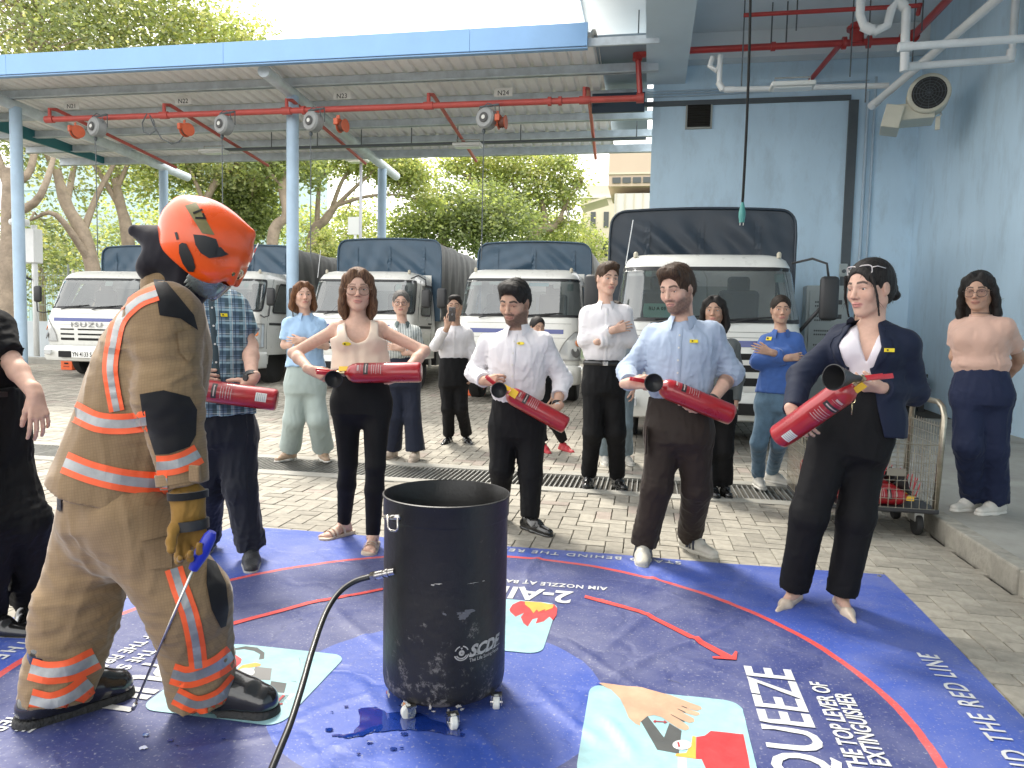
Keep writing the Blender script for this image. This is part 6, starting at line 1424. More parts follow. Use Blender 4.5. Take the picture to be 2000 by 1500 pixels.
def glasses(H, parent, o0, m, w_=.027, h_=.022, z0=-.002, rnd=2.6, tilt=0, up=0., lens=None, y0=.098, r_=.0016):
    b = MB()
    W_ = lambda p: H.W(p)-o0
    lensP = []
    for q in (-1, 1):
        P = []
        for a in range(33):
            t = 2*math.pi*a/32; cx, sx_ = math.cos(t), math.sin(t); ex = 2/rnd
            P.append(W_((q*.034+w_*math.copysign(abs(cx)**ex, cx), y0-.010*abs((q*.034+w_*cx)/.06)**2, z0+up+h_*math.copysign(abs(sx_)**ex, sx_))))
        b.tube(P, r_*H.s*1.1, 6, False); lensP.append(P[:-1])
        b.tube([W_((q*.061, y0-.008, z0+up+.008)), W_((q*.074, y0-.03, z0+up+.010)), W_((q*.083, -.005, z0+up*.8+.012))], r_*H.s, 5)
    b.tube([W_((-.008, y0-.002, z0+up+.004)), W_((0, y0+.001, z0+up+.007)), W_((.008, y0-.002, z0+up+.004))], r_*H.s, 6)
    g = b.build('glasses', m, parent, True)
    lm = lens or M_lens
    for P in lensP: MB().add(P, [list(range(len(P)))]).build('lens', lm, g)
# ------------------------------------------------------------------ hands
def hand(S, wr, d, n, th, sc=1., curl=(30, 35, 25), spread=6, thumb=(35, 15, 20), k=.008, curls=None, wr_r=.026):
    """wrist, finger direction d, palm normal n (where the palm faces), th = +1/-1: thumb on the +/- (d x n) side"""
    wr = V3(wr); d = nrm(d); n = V3(n); n = nrm(n-d*(n @ d)); sd = np.cross(d, n)*th
    P = lambda a, b, c: wr+(d*a+sd*b+n*c)*sc
    S.rc(P(-.03, 0, 0), P(.02, .0, 0), wr_r*sc*1.0, .026*sc, k=.02, sq=(n, .72))
    for i, (b0, b1, kn) in enumerate(((.014, .030, .088), (.005, .0105, .092), (-.005, -.0095, .088), (-.014, -.028, .080))):
        S.rc(P(.015, b0, .0), P(kn, b1, -.002), .0135*sc, .0105*sc, k=.012*sc)
        sp = (1.5-i)*spread; dd = rotm(n, 0) @ d; dd = nrm(d*math.cos(R(sp))+sd*math.sin(R(sp))); nn = n; p = P(kn, b1, -.001); L_ = (.043, .048, .045, .034)[i]
        c = curls[i] if curls else curl
        for j in range(3):
            a = R(c[j]); d2 = dd*math.cos(a)+nn*math.sin(a); nn = nrm(nn*math.cos(a)-dd*math.sin(a)); dd = nrm(d2); q = p+dd*L_*(1, .62, .50)[j]*sc; r0 = (.0092, .0083, .0075)[j]*(1, 1, .98, .88)[i]*sc; S.rc(p, q, r0, r0*.92, k=k*.55); p = q
    S.el(P(.035, .020, .012), [.026*sc, .016*sc, .014*sc], np.stack([d, sd, n]), k=.012)
    S.el(P(.040, -.020, .009), [.030*sc, .013*sc, .011*sc], np.stack([d, sd, n]), k=.012)
    a0, a1, a2 = thumb; dd = nrm(d*math.cos(R(a0))+sd*math.sin(R(a0))+n*.35); p = P(.022, .022, .008)
    for j, (L_, r0) in enumerate(((.040, .0135), (.034, .0112), (.026, .0100))):
        if j: 
            a = R((a1, a2)[j-1]); t_ = nrm(d*.6+n*.8-sd*.25); dd = nrm(dd*math.cos(a)+t_*math.sin(a))
        q = p+dd*L_*sc; S.rc(p, q, r0*sc, r0*.9*sc, k=k); p = q
# ------------------------------------------------------------------ cloth
def cloth(name, col, rough=.75, weave=900, bump=.25, sheen=.25, var=.04, wr=.75, wscale=20, aniso=(1, 1, .55)):
    if name in MATS: return MATS[name]
    m = mat(name, col, rough, spec=.3, sheen=sheen, var=var, vscale=9); t = m.node_tree; n = t.nodes; k = t.links.new; b = n['Principled BSDF']
    tcn = n.new('ShaderNodeTexCoord'); mp_ = n.new('ShaderNodeMapping'); mp_.inputs['Scale'].default_value = aniso; k(tcn.outputs['Object'], mp_.inputs[0])
    mp_.inputs['Rotation'].default_value = (.35, .5, .2)
    z = n.new('ShaderNodeTexNoise'); z.noise_type = 'RIDGED_MULTIFRACTAL'; z.inputs['Scale'].default_value = wscale*.42; z.inputs['Detail'].default_value = 2.5; z.inputs['Roughness'].default_value = .45; z.inputs['Distortion'].default_value = 1.1; k(mp_.outputs[0], z.inputs[0])
    z2 = n.new('ShaderNodeTexNoise'); z2.inputs['Scale'].default_value = weave*.5; k(tcn.outputs['Object'], z2.inputs[0])
    b1 = n.new('ShaderNodeBump'); b1.inputs['Strength'].default_value = wr; b1.inputs['Distance'].default_value = .015; k(z.outputs['Fac'], b1.inputs['Height'])
    b2 = n.new('ShaderNodeBump'); b2.inputs['Strength'].default_value = bump; b2.inputs['Distance'].default_value = .001; k(z2.outputs['Fac'], b2.inputs['Height']); k(b1.outputs[0], b2.inputs['Normal']); k(b2.outputs[0], b.inputs['Normal'])
    return m
def folds(amp, sc=14., zs=.5, seed=0., tr=None, dirv=None):
    """fold relief for garments; tr: list of (centre, radius, extra amp) where cloth bunches up"""
    def f(P):
        q = P*np.array([1, 1, zs]); a = wob(q, sc, seed); b = wob(q+.04*wob(P, 7, seed+3)[:, None], sc*2.1, seed+5)
        r_ = (1-np.abs(a))**3*.9+.35*(1-np.abs(b))**3; A_ = np.full(len(P), amp)
        if tr:
            for c, rd, am in tr:
                w_ = np.exp(-(((P-c)**2).sum(1))/(rd*rd)); q2 = P*np.array([.6, .6, 2.2]); A_ = A_+0*w_; r_ = r_+w_*am/amp*(1-np.abs(wob(q2, sc*1.25, seed+9)))**2
        return -A_*(r_-.35)
    return f
class Person:
    def __init__(s, label, d0, root, near=True, group='people attending the training', cat='person'):
        s.d0 = d0; s.o = V3(root); s.near = near; s.t = thing('person', label, cat, s.o); s.h = .0034 if near else .0056; s.t['group'] = group
    def W(s, px, py, dd=0.): return D(px, py, s.d0+dd)
    def add(s, name, S, h, m, pts, pad=.12, disp=None, damp=.006, col=None, parent=None, rel=1):
        P = np.array(pts); lo, hi = P.min(0)-pad, P.max(0)+pad
        pos, fc = S.mesh(lo, hi, h, disp, damp)
        if rel: pos = relax(pos, fc, rel, .4)
        c = col(pos) if col is not None else None
        return link(name, np_mesh(name, pos-s.o, fc, c), m, parent or s.t)
M_shoeb = mat('shoe_black', (.012, .012, .012), .25, coat=.5); M_sole_w = mat('sole_white', (.62, .60, .55), .6); M_shoew = mat('sneaker_white', (.52, .50, .45), .5, var=.05, vscale=30)
def shoe(P, ank, dirv, L_=.28, m=None, sole=None, wid=.048, hgt=.075, ground=0., kind='shoe', name='shoe', lace=None):
    """ank: ankle point; shoe points along dirv (horizontal)"""
    d = nrm((dirv[0], dirv[1], 0)); sd = np.cross(ZU, d); g = V3((ank[0], ank[1], ground)); heel = g-d*L_*.24; toe = g+d*L_*.76
    S = Sdf(); Q = lambda a, b, z: g+d*a*L_+sd*b+ZU*z
    cut = [(g+ZU*.006, -ZU)]
    if kind == 'flat':
        S.rc(Q(-.16, 0, .022), Q(.35, 0, .016), .029, .031, k=.02, cut=cut); S.rc(Q(.35, 0, .014), Q(.70, 0, .010), .029, .010, k=.02, cut=cut)
        S.el(Q(.14, 0, .066), [.048*1.35, .038, .036], np.stack([d, sd, ZU]), k=.008, op='s'); S.rc(Q(-.2, 0, .02), Q(-.2, 0, .045), .022, .016, k=.015, cut=cut)
        o = P.add(name, S, .004, m, [heel, toe+ZU*.1], .06)
        MB().box(tuple(Q(-.19, 0, .008)-P.o), (.035, .035, .016)).build('heel', m, o)
        MB().tube([Vector(Q(.02, -.036, .03)-P.o), Vector(Q(.05, -.02, .062)-P.o), Vector(Q(.06, .0, .07)-P.o), Vector(Q(.03, .022, .066)-P.o), Vector(Q(-.1, .036, .05)-P.o)], .0045, 6).build('ankle_strap', m, o, True)
        return o
    S.rc(Q(-.15, 0, .034), Q(.25, 0, .036), .036, .040, k=.03, cut=cut); S.rc(Q(.25, 0, .034), Q(.66, 0, .026), wid*.88, wid*.68 if kind != 'pointed' else .022, k=.03, sq=(ZU, .8), cut=cut)
    S.rc(Q(-.12, 0, .04), Q(-.06, 0, hgt), .038, .036, k=.02, cut=cut); S.rc(Q(-.02, 0, hgt-.005), Q(.30, 0, .062), .034, .024, k=.03, cut=cut)
    o = P.add(name, S, .0045 if P.near else .006, m, [heel, toe+ZU*.12], .06)
    S2 = Sdf(); S2.rc(Q(-.15, 0, .008), Q(.25, 0, .008), .040, .044, k=.02, cut=[(g+ZU*.016, ZU), (g, -ZU)]); S2.rc(Q(.25, 0, .008), Q(.66, 0, .008), wid*.97, wid*.74, k=.02, cut=[(g+ZU*(.016 if kind != 'sneaker' else .022), ZU), (g, -ZU)])
    P.add('sole', S2, .0045 if P.near else .006, sole or M_shoeb, [heel, toe], .06, parent=o)
    if lace is not None:
        b = MB()
        for i in range(5):
            a = .06+.075*i; z = hgt+.040-.012*i; b.tube([Vector(Q(a, -.026, z-.016)-P.o), Vector(Q(a+.01, 0, z+.0)-P.o), Vector(Q(a+.03*(1 if i % 2 else .3), .026, z-.016)-P.o)], .0035, 5)
        b.build('laces', lace, o, True)
    return o
def badge(P, p, n, w_=.055, h_=.022, round_=False, g=None):
    if g is not None:
        d_ = nrm(V3(p)-CAM); bpy.context.view_layer.update(); ok, hit, nn, i = g.ray_cast(Vector(CAM-P.o), Vector(d_))
        if ok: p = V3(hit)+P.o; n = V3(nn) if np.dot(nn, d_) < 0 else -V3(nn)
    n = nrm(n); u = nrm(np.cross(ZU, n)); v = np.cross(n, u); p = V3(p)+n*.004-P.o
    pts = [p+u*w_/2*math.cos(a)+v*h_/2*math.sin(a) for a in np.linspace(0, 2*math.pi, 18)[:-1]] if round_ else [p+u*w_/2*a+v*h_/2*b for a, b in ((-1, -1), (1, -1), (1, 1), (-1, 1))]
    o = MB().prism(pts, (0, 0, 0), tuple(n*.003)).build('yellow_badge', mat('badge_yellow', (.80, .62, .02), .4), P.t)
    MB().box(tuple(p+n*.005-u*w_*.2), (h_*.35,)*3, Matrix((u, n, v)).transposed()).build('badge_mark', M_dark, o)
def arm_prims(S, sh, el, wr, ru=.05, re=.042, rf=.04, rw=.026, k=.02):
    sh, el, wr = V3(sh), V3(el), V3(wr)
    S.rc(sh, el, ru, re*.95, k=k); m = el+(wr-el)*.3; S.rc(el, m, re*.93, rf, k=k); S.rc(m, wr, rf, rw, k=k)
def sleeve(S, sh, el, wr, t_end=1., ru=.072, re=.058, rw=.045, k=.03, cuff=True):
    """sleeve down to parameter t_end in 0..2 (1 = elbow, 2 = wrist) with a flat end"""
    sh, el, wr = V3(sh), V3(el), V3(wr)
    if t_end <= 1:
        e = sh+(el-sh)*t_end; dn = nrm(el-sh); S.rc(sh, e+dn*.02, ru, ru+(re-ru)*t_end, k=k, cut=[(e, dn)]); return e, dn, ru+(re-ru)*t_end
    t = t_end-1; e = el+(wr-el)*t; dn = nrm(wr-el); S.rc(sh, el, ru, re, k=k); r_ = re+(rw-re)*t; S.rc(el, e+dn*.02, re, r_, k=k, cut=[(e, dn)]); return e, dn, r_
def ring(P, c, dn, r_, w_, m, name='cuff', sq=1., parent=None, th=.004):
    c = V3(c)-P.o; b = MB(); b.lathe([(r_-.004, -w_/2), (r_+th, -w_/2), (r_+th+.001, w_/2), (r_-.004, w_/2)], c=c, axis=dn, n=28, cap=False); return b.build(name, m, parent or P.t, True, 50)
def Vv(r, u, f): return nrm(RH*r+ZU*u-VH*f)
C_white = cloth('shirt_white', (.66, .64, .66), .8, wscale=9); C_blue = cloth('shirt_pale_blue', (.33, .40, .52), .8, wscale=9); C_lblue = cloth('blouse_sky_blue', (.32, .47, .66), .8); C_beige = cloth('top_beige', (.72, .58, .46), .6, wscale=14, sheen=.4)
C_pink = cloth('tee_dusty_pink', (.52, .34, .27), .75); C_navy = cloth('suit_navy', (.007, .012, .032), .75, wscale=7, sheen=.05); C_black = cloth('trouser_black', (.0035, .0035, .0045), .8, wscale=8, sheen=.0); C_brown = cloth('trouser_brown', (.024, .016, .012), .7, wscale=9, sheen=.05); C_sage = cloth('trouser_sage', (.34, .40, .38), .85); C_navyt = cloth('trouser_navy', (.009, .015, .045), .75, sheen=.05)
C_jean = cloth('denim_blue', (.10, .17, .24), .85, var=.25, wscale=20); C_jeang = cloth('denim_grey', (.17, .22, .25), .85, var=.2, wscale=20); C_tblack = cloth('tee_black', (.004, .004, .005), .85, sheen=.0); C_eye = cloth('blouse_royal_blue', (.05, .115, .34), .8, var=.1); C_grey = cloth('jacket_grey', (.09, .10, .10), .8); C_pale = cloth('shirt_pale_grey', (.30, .34, .37), .8)
M_lace = mat('lace_white', (.62, .61, .56), .7); M_belt = mat('belt_black', (.012, .012, .012), .35, coat=.3)
def pattern_cloth(name, kind):
    m = bpy.data.materials.new(name); m.use_nodes = True; t = m.node_tree; n = t.nodes; k = t.links.new; b = n['Principled BSDF']; b.inputs['Roughness'].default_value = .8; b.inputs['Specular IOR Level'].default_value = .25
    a = n.new('ShaderNodeAttribute'); a.attribute_name = 'Col'; sp = n.new('ShaderNodeSeparateXYZ'); k(a.outputs['Vector'], sp.inputs[0])
    def st(src, freq, ph, w_):
        x = n.new('ShaderNodeMath'); x.operation = 'MULTIPLY_ADD'; x.inputs[1].default_value = freq; x.inputs[2].default_value = ph+50; k(src, x.inputs[0]); y = n.new('ShaderNodeMath'); y.operation = 'FRACT'; k(x.outputs[0], y.inputs[0]); z = n.new('ShaderNodeMath'); z.operation = 'LESS_THAN'; z.inputs[1].default_value = w_; k(y.outputs[0], z.inputs[0]); return z.outputs[0]
    def mx_(f, A_, c, s_=1.):
        x = n.new('ShaderNodeMix'); x.data_type = 'RGBA'; q = n.new('ShaderNodeMath'); q.operation = 'MULTIPLY'; q.inputs[1].default_value = s_; k(f, q.inputs[0]); k(q.outputs[0], x.inputs[0])
        if isinstance(A_, tuple): x.inputs[6].default_value = (*A_, 1)
        else: k(A_, x.inputs[6])
        x.inputs[7].default_value = (*c, 1); return x.outputs[2]
    X_, Z_ = sp.outputs['X'], sp.outputs['Z']
    if kind == 'plaid':
        c = mx_(st(X_, 14, .0, .42), (.13, .19, .26), (.06, .095, .10), .8); c = mx_(st(Z_, 14, .1, .42), c, (.035, .07, .10), .65); c = mx_(st(X_, 14, .70, .16), c, (.30, .44, .50), .7); c = mx_(st(Z_, 14, .75, .16), c, (.32, .46, .52), .65)
        c = mx_(st(X_, 14, .52, .05), c, (.58, .60, .58), .8); c = mx_(st(Z_, 14, .5, .05), c, (.55, .58, .56), .6); c = mx_(st(X_, 14, .3, .07), c, (.02, .035, .06), .7); c = mx_(st(Z_, 14, .25, .06), c, (.02, .035, .06), .7)
    else:
        c = mx_(st(X_, 62, 0, .38), (.60, .62, .60), (.04, .07, .07), .9)
    k(c, b.inputs['Base Color'])
    tcn = n.new('ShaderNodeTexCoord'); z = n.new('ShaderNodeTexNoise'); z.inputs['Scale'].default_value = 12; z.inputs['Distortion'].default_value = 1.4; k(tcn.outputs['Object'], z.inputs[0]); bp = n.new('ShaderNodeBump'); bp.inputs['Strength'].default_value = .5; bp.inputs['Distance'].default_value = .012; k(z.outputs['Fac'], bp.inputs['Height']); k(bp.outputs[0], b.inputs['Normal'])
    return m
MALE = [(0, .150, .105), (.3, .152, .110), (.6, .178, .125), (.78, .188, .112), (.90, .135, .085), (1.0, .062, .060)]
FEM = [(0, .150, .110), (.25, .128, .095), (.58, .150, .118), (.76, .160, .102), (.89, .115, .075), (1.0, .052, .050)]
def sc_keys(K, s, b=1., add=0.): return [(q[0], q[1]*s+add, q[2]*b*s+add)+tuple(q[3:]) for q in K]
def torso(S, P, J, l, keys, t0=0., t1=1., k=.04, flat=(False, False)): 
    S.loft(J['waist'], J['neck'], l, [q for q in keys], k=k, flat=flat)
def make_body(P, J, H, l, f, skin, keys, male=True, arms=((1, 1), (1, 1)), hands=None, armr=1., neck_r=.053, headkw={}, colkw={}, iris='brown', look=(0, 0), legs=False, extra=None):
    S = Sdf(); head_prims(S, H, male, J['neck'], neck_r, **headkw)
    S.loft(J['waist'], J['neck'], l, sc_keys(keys, .93), k=.05)
    if not male and extra != 'flat':
        ch = J['waist']+(J['neck']-J['waist'])*.62
        for q in (-1, 1): S.el(ch+l*q*.070+f*.058, [.055, .046, .052], k=.05)
    for sd in ('R', 'L'):
        S.el(J['sh'+sd], [.050*armr]*3, k=.04); S.rc(J['neck']-ZU*.03, J['sh'+sd]+ZU*.01, .040, .036, k=.035); arm_prims(S, J['sh'+sd], J['el'+sd], J['wr'+sd], .047*armr, .040*armr, .039*armr, .026*armr, k=.022)
    for hd_ in hands or (): hand(S, **hd_)
    pts = [H.o-.15*H.s, H.o+.15*H.s]+[J[q] for q in ('waist', 'neck', 'shR', 'shL', 'elR', 'elL', 'wrR', 'wrL')]+[V3(h_['wr'])+nrm(h_['d'])*.2 for h_ in hands or ()]
    cut_lo = J['waist'][2]-.02
    S.fn(lambda p: cut_lo+.10-p[:, 2], .01, 'i') if False else None
    P.body = P.add('body', S, P.h, M_skin, pts, .08, col=lambda q: face_colour(H, q, skin, **colkw), rel=1)
    if P.d0 < 7.9: eyes(H, P.body, P.o, iris, look)
    return P.body
def shirt(P, J, l, f, m, keys, te=(2, 2), puff=.012, amp=.006, ru=.060, re=.052, rw=.042, seed=0, bottom=0.02, name='shirt', neckcut=.058, fem=False, flare=None, zs=.5, uv=False, vneck=None, k=.035, hcut=None, rs=1., extra=None, trs=True, collar_z=0.):
    S = Sdf(); K = sc_keys(keys, 1., 1., puff); L_ = np.linalg.norm(J['neck']-J['waist'])
    if flare: K[0] = (-bottom/L_, flare+K[0][1], flare+K[0][2])
    else: K = [(-.05/L_, K[0][1]-puff-.025, K[0][2]-puff-.025), (.018/L_, K[0][1]-puff-.006, K[0][2]-puff-.006), (.06/L_, K[0][1]+.002, K[0][2]+.002)]+K[1:]
    K[-1] = (.985+collar_z, K[-1][1]*.95+.0, K[-1][2]*.95)
    S.loft(J['waist'], J['neck'], l, K, k=.05, flat=(True, False))
    if fem:
        ch = J['waist']+(J['neck']-J['waist'])*.62
        for q in (-1, 1): S.el(ch+l*q*.070+f*(.070+puff), [.062, .052, .058], k=.06)
    ends = []
    tr = []
    for i, sd in enumerate(('R', 'L')):
        if te[i] is None: continue
        S.el(J['sh'+sd]-ZU*.0, [.058*rs]*3, k=.04); S.rc(J['neck']-ZU*.035, J['sh'+sd]+ZU*.012, .050, .046, k=.04); ends.append(sleeve(S, J['sh'+sd], J['el'+sd], J['wr'+sd], te[i], ru, re, rw, k=k)); tr.append((J['el'+sd], .13, amp*1.3)); tr.append((J['sh'+sd]-ZU*.09, .10, amp*.8))
    tr.append((J['waist']+ZU*.05, .2, amp*.9))
    if vneck is not None: S.fn(vneck, .006, 's')
    if extra: extra(S)
    pts = [J[q] for q in ('waist', 'neck', 'shR', 'shL', 'elR', 'elL', 'wrR', 'wrL')]
    uvf = None
    if uv:
        def uvf(q):
            o_ = J['neck']; return np.stack([(q-o_) @ l, (q-o_) @ f, (q-o_) @ ZU], 1)
    h_ = .0062 if P.near else .0095
    g = P.add(name, S, h_, m, pts, .14, disp=folds(amp*1.05, 21, zs*.75, seed, tr if trs else None), damp=.012, col=uvf)
    return g, ends
def collar(P, J, f, l, m, r=.062, h_=.036, open_=32, tip=.045, z=.0, name='collar', lean=None):
    c = J['neck']+ZU*(z)+f*.004; b = MB(); vs = []; n = 30
    for i in range(n+1):
        a = -180+open_+(360-2*open_)*i/n; ar = R(a); u = f*(-math.cos(ar))+l*math.sin(ar); e = abs(a)/(180-open_); tp = max(0, (e-.72)/.28)
        fz = -f*0; top = c+u*r*(1+.0*e)+ZU*(h_*(1-.35*e**3))+f*(.012*e*e); 
        out_ = c+u*(r+.020+.010*tp)+ZU*(-.006-tip*tp**1.1)+f*(.012*e*e+.018*tp)
        vs += [top-u*.004, top+ZU*.003, (top+out_)/2+u*.006, out_, out_-u*.004]
    b.add([Vector(v-P.o) for v in vs], [[i*5+j, i*5+j+1, (i+1)*5+j+1, (i+1)*5+j] for i in range(n) for j in range(4)]); return b.build(name, m, P.t, True, 60)
def surf_pt(S_o, p, f, dist=.4):
    """point on the front of a garment mesh object seen along -f (ray cast)"""
    loc = Vector(p-np.array(S_o.parent.location)+f*dist); ok, hit, nn, i = S_o.ray_cast(loc, Vector(-f), distance=dist*2)
    return (np.array(hit)+np.array(S_o.parent.location), np.array(nn)) if ok else (None, None)
def placket(P, g, J, f, l, m, n=6, t0=.02, t1=.93, w_=.016, bm_=None, side=0.):
    pts = []
    for i in range(19):
        t = t0+(t1-t0)*i/18; p = J['waist']+(J['neck']-J['waist'])*t+l*side; q, nn = surf_pt(g, p, f)
        if q is not None: pts.append(q+f*.0025)
    if len(pts) < 4: return
    b = MB(); vs = []
    for p in pts: vs += [p-l*w_-P.o-f*.002, p-l*w_*.9-P.o, p+l*w_*.9-P.o, p+l*w_-P.o-f*.002]
    b.add(vs, [[i*4+j, i*4+j+1, (i+1)*4+j+1, (i+1)*4+j] for i in range(len(pts)-1) for j in range(3)]); pk = b.build('button_placket', m, g, True)
    pk.location = (0, 0, 0)
    for i in range(n):
        j = int((i+.5)/n*(len(pts)-1)); MB().lathe([(.001, .003), (.0055, .003), (.0055, 0)], c=Vector(pts[j]-P.o+f*.001), axis=f, n=10).build('button', bm_ or M_lace, pk)
def trousers(P, J, l, f, m, aw=.155, bw=.108, ah=.175, bh=.118, thigh=.085, knee=.066, hem=.055, wide=False, seed=0, amp=.005, belt=False, k=.04, name='trousers', hem_tilt=0, calf=None, uv=False, top_z=0.02, bum=.03, brk=.0):
    S = Sdf(); w_ = J['waist']; hp = (J['hipR']+J['hipL'])/2
    S.loft(hp-ZU*.05, w_+ZU*top_z, l, [(0, ah*.93, bh*.95), (.3, ah, bh), (.7, (aw+ah)/2, (bw+bh)/2), (1., aw, bw)], k=.05, flat=(False, True))
    S.el(hp-f*bum-ZU*.03, [ah*.8, ah*.62, .1], k=.06)
    tr = []
    for sd in ('R', 'L'):
        h_, kn, an = J['hip'+sd], J['kn'+sd], J['an'+sd]; dn = nrm(an-kn); S.rc(h_, kn, thigh, knee, k=k)
        if calf: 
            cm = kn+(an-kn)*.35; S.rc(kn, cm, knee*.96, calf, k=.02); S.rc(cm, an+dn*.02, calf, hem, k=.02, cut=[(an, dn)])
        else: S.rc(kn, an+dn*.02, knee, hem, k=.03, cut=[(an, nrm(dn*1.0+f*0))])
        tr += [(kn, .12, amp*1.1), (an-dn*.05, .10, amp*(1.4+brk)), (h_, .12, amp*.8)]
    pts = [J[q] for q in ('waist', 'hipR', 'hipL', 'knR', 'knL', 'anR', 'anL')]
    o = P.add(name, S, .0068 if P.near else .0095, m, pts, .17, disp=folds(amp*1.3, 19, .3, seed, tr), damp=.012)
    if belt:
        c = w_+ZU*.0-P.o; vs = []; n = 40
        for i in range(n):
            a = 2*math.pi*i/n; u = l*math.cos(a)*(aw+.010)+f*math.sin(a)*(bw+.010)
            vs += [c+u*.97-ZU*.017, c+u-ZU*.016, c+u+ZU*.016, c+u*.97+ZU*.017]
        bl = MB().add(vs, [[i*4+j, i*4+j+1, ((i+1) % n)*4+j+1, ((i+1) % n)*4+j] for i in range(n) for j in range(3)]).build('belt', M_belt, P.t, True)
        MB().box(c+f*(bw+.014), (.045, .006, .034), Matrix((l, f, ZU)).transposed(), bev=.003).build('buckle', M_chrome, bl)
    return o
def hair(P, H, m, style='short', vol=1., seed=0., h=None, side=1, length=.2, front=.0, extra=None):
    S = Sdf(); s = H.s; W_ = H.W; A_ = H.A; r3 = lambda *q: [v*s for v in q]; v = vol
    S.el(W_((0, -.018, .040)), r3(.0775+.006*v, .097+.007*v, .082+.009*v), A_, k=.02*s)
    S.el(W_((0, -.050, -.010)), r3(.071+.006*v, .058+.006*v, .078), A_, k=.03*s)
    sub = []
    if style in ('short', 'crop'):
        S.el(W_((.01*side, .040, .100)), r3(.056, .050, .020+.012*v), A_, k=.03*s); S.el(W_((-.028*side, .062, .088+.006*v)), r3(.035, .022, .018+.006*v), A_, k=.02*s)
        sub = [((0, .122, .010), (.074, .084, .080+front)), ((0, .045, -.085), (.13, .082, .078)), ((0, -.05, -.150), (.12, .1, .085))]
        for q in (-1, 1): sub.append(((q*.092, .012, -.012), (.020, .026, .036)))
    elif style in ('long', 'loose', 'bob'):
        for q in (-1, 1):
            P_ = [(q*.030, .055, .100), (q*.068, .030, .060), (q*.082, .016, -.005), (q*.088, .004, -.075), (q*.086, -.004, -.075-length*.5), (q*.074, .004, -.075-length)]
            if style == 'loose': P_ = [(q*.030, .050, .104), (q*.072, .022, .062), (q*.088, .002, .0), (q*.098, -.018, -.07), (q*(.105), -.022, -.07-length*.5), (q*.098, .0, -.07-length)]
            rr_ = [.022, .024, .026, .028, .028, .018]
            for a in range(5): S.rc(W_(P_[a]), W_(P_[a+1]), rr_[a]*s*v, rr_[a+1]*s*v, k=.02*s, sq=(H.l, .8))
        S.rc(W_((0, -.07, .02)), W_((0, -.078, -.06-length)), .060*s, .055*s, k=.03*s)
        for q in (-1, 1): S.rc(W_((q*.045, -.06, .0)), W_((q*.055, -.06, -.06-length)), .045*s, .035*s, k=.03*s)
        sub = [((0, .120, -.020), (.060, .088, .112+front)), ((0, .070, -.16), (.055, .075, .10))]
    elif style in ('bun', 'pony'):
        sub = [((0, .122, -.004), (.070, .088, .094+front)), ((0, .030, -.085), (.13, .072, .072)), ((0, -.045, -.150), (.12, .1, .075))]
        for q in (-1, 1): sub.append(((q*.094, .008, -.016), (.022, .026, .038)))
    for c, r_ in sub: S.el(W_(c), r3(*r_), A_, k=.008*s, op='s')
    if style == 'bun':
        S.el(W_((0, -.118, -.018)), r3(.040, .036, .040), A_, k=.012); S.rc(W_((0, -.08, .0)), W_((0, -.11, -.015)), .03*s, .028*s, k=.02); S.el(W_((.012, -.138, -.048)), r3(.026, .022, .022), A_, k=.01)
    if style == 'pony': S.rc(W_((0, -.10, .0)), W_((0, -.125, -.07)), .024*s, .026*s, k=.02); S.rc(W_((0, -.125, -.07)), W_((0, -.11, -.16)), .026*s, .014*s, k=.02)
    if extra: extra(S, W_, s)
    sc = 70/s; am = (.0030 if style in ('short',) else .0022)*s
    def dsp(q):
        lq = H.Lc(q); a = np.stack([lq[:, 0]*1.0, lq[:, 1]*.8+lq[:, 2]*.25, lq[:, 2]*.28], 1)
        return -am*(1-np.abs(wob(a, sc, seed)))-am*.7*wob(a, sc*2.3, seed+2)-(.004*s*wob(lq, 30, seed) if style == 'short' else 0)
    lo = H.o-(.17+length*.0)*s; hi = H.o+.17*s; lo = lo-ZU*(length*.9 if style in ('long', 'loose', 'bob') else .03)
    o = P.add('hair', S, (h or (.0034 if P.near else .0056)), m, [lo, hi], .01, disp=dsp, damp=.008, rel=0)
    me = o.data; nv = len(me.vertices); co = np.empty(nv*3, np.float32); me.vertices.foreach_get('co', co); co = co.reshape(-1, 3); nn = np.empty(nv*3, np.float32); me.vertex_normals.foreach_get('vector', nn); nn = nn.reshape(-1, 3)
    rs_ = np.random.RandomState(int(seed*7)+3); ix = rs_.choice(nv, 420 if P.near else 160); dn = rs_.normal(size=(len(ix), 3))*.45-ZU*(1. if style not in ('short', 'crop') else .15)+(0 if style not in ('short', 'crop') else H.f*.5); n0 = nn[ix]; t_ = dn-n0*(dn*n0).sum(1)[:, None]; t_ /= np.linalg.norm(t_, axis=1)[:, None]; sd_ = np.cross(t_, n0); Ls = rs_.uniform(.015, .045, len(ix))[:, None]*s*(1 if style != 'crop' else .4); w_ = .0006*s*(1 if P.near else 1.6)
    p0 = co[ix]-n0*.001; p1 = p0+t_*Ls*.5+n0*.004*s; p2 = p0+t_*Ls+n0*rs_.uniform(-.001, .008, len(ix))[:, None]*s
    V_ = np.stack([p0-sd_*w_, p0+sd_*w_, p1-sd_*w_, p1+sd_*w_, p2], 1).reshape(-1, 3); me2 = bpy.data.meshes.new('hair_strands'); k_ = np.arange(len(ix))*5; me2.from_pydata(V_.tolist(), [], [[a, a+1, a+3, a+2] for a in k_]+[[a+2, a+3, a+4] for a in k_]); st_ = link('hair_strands', me2, m, o); st_['kind'] = 'stuff'
    return o
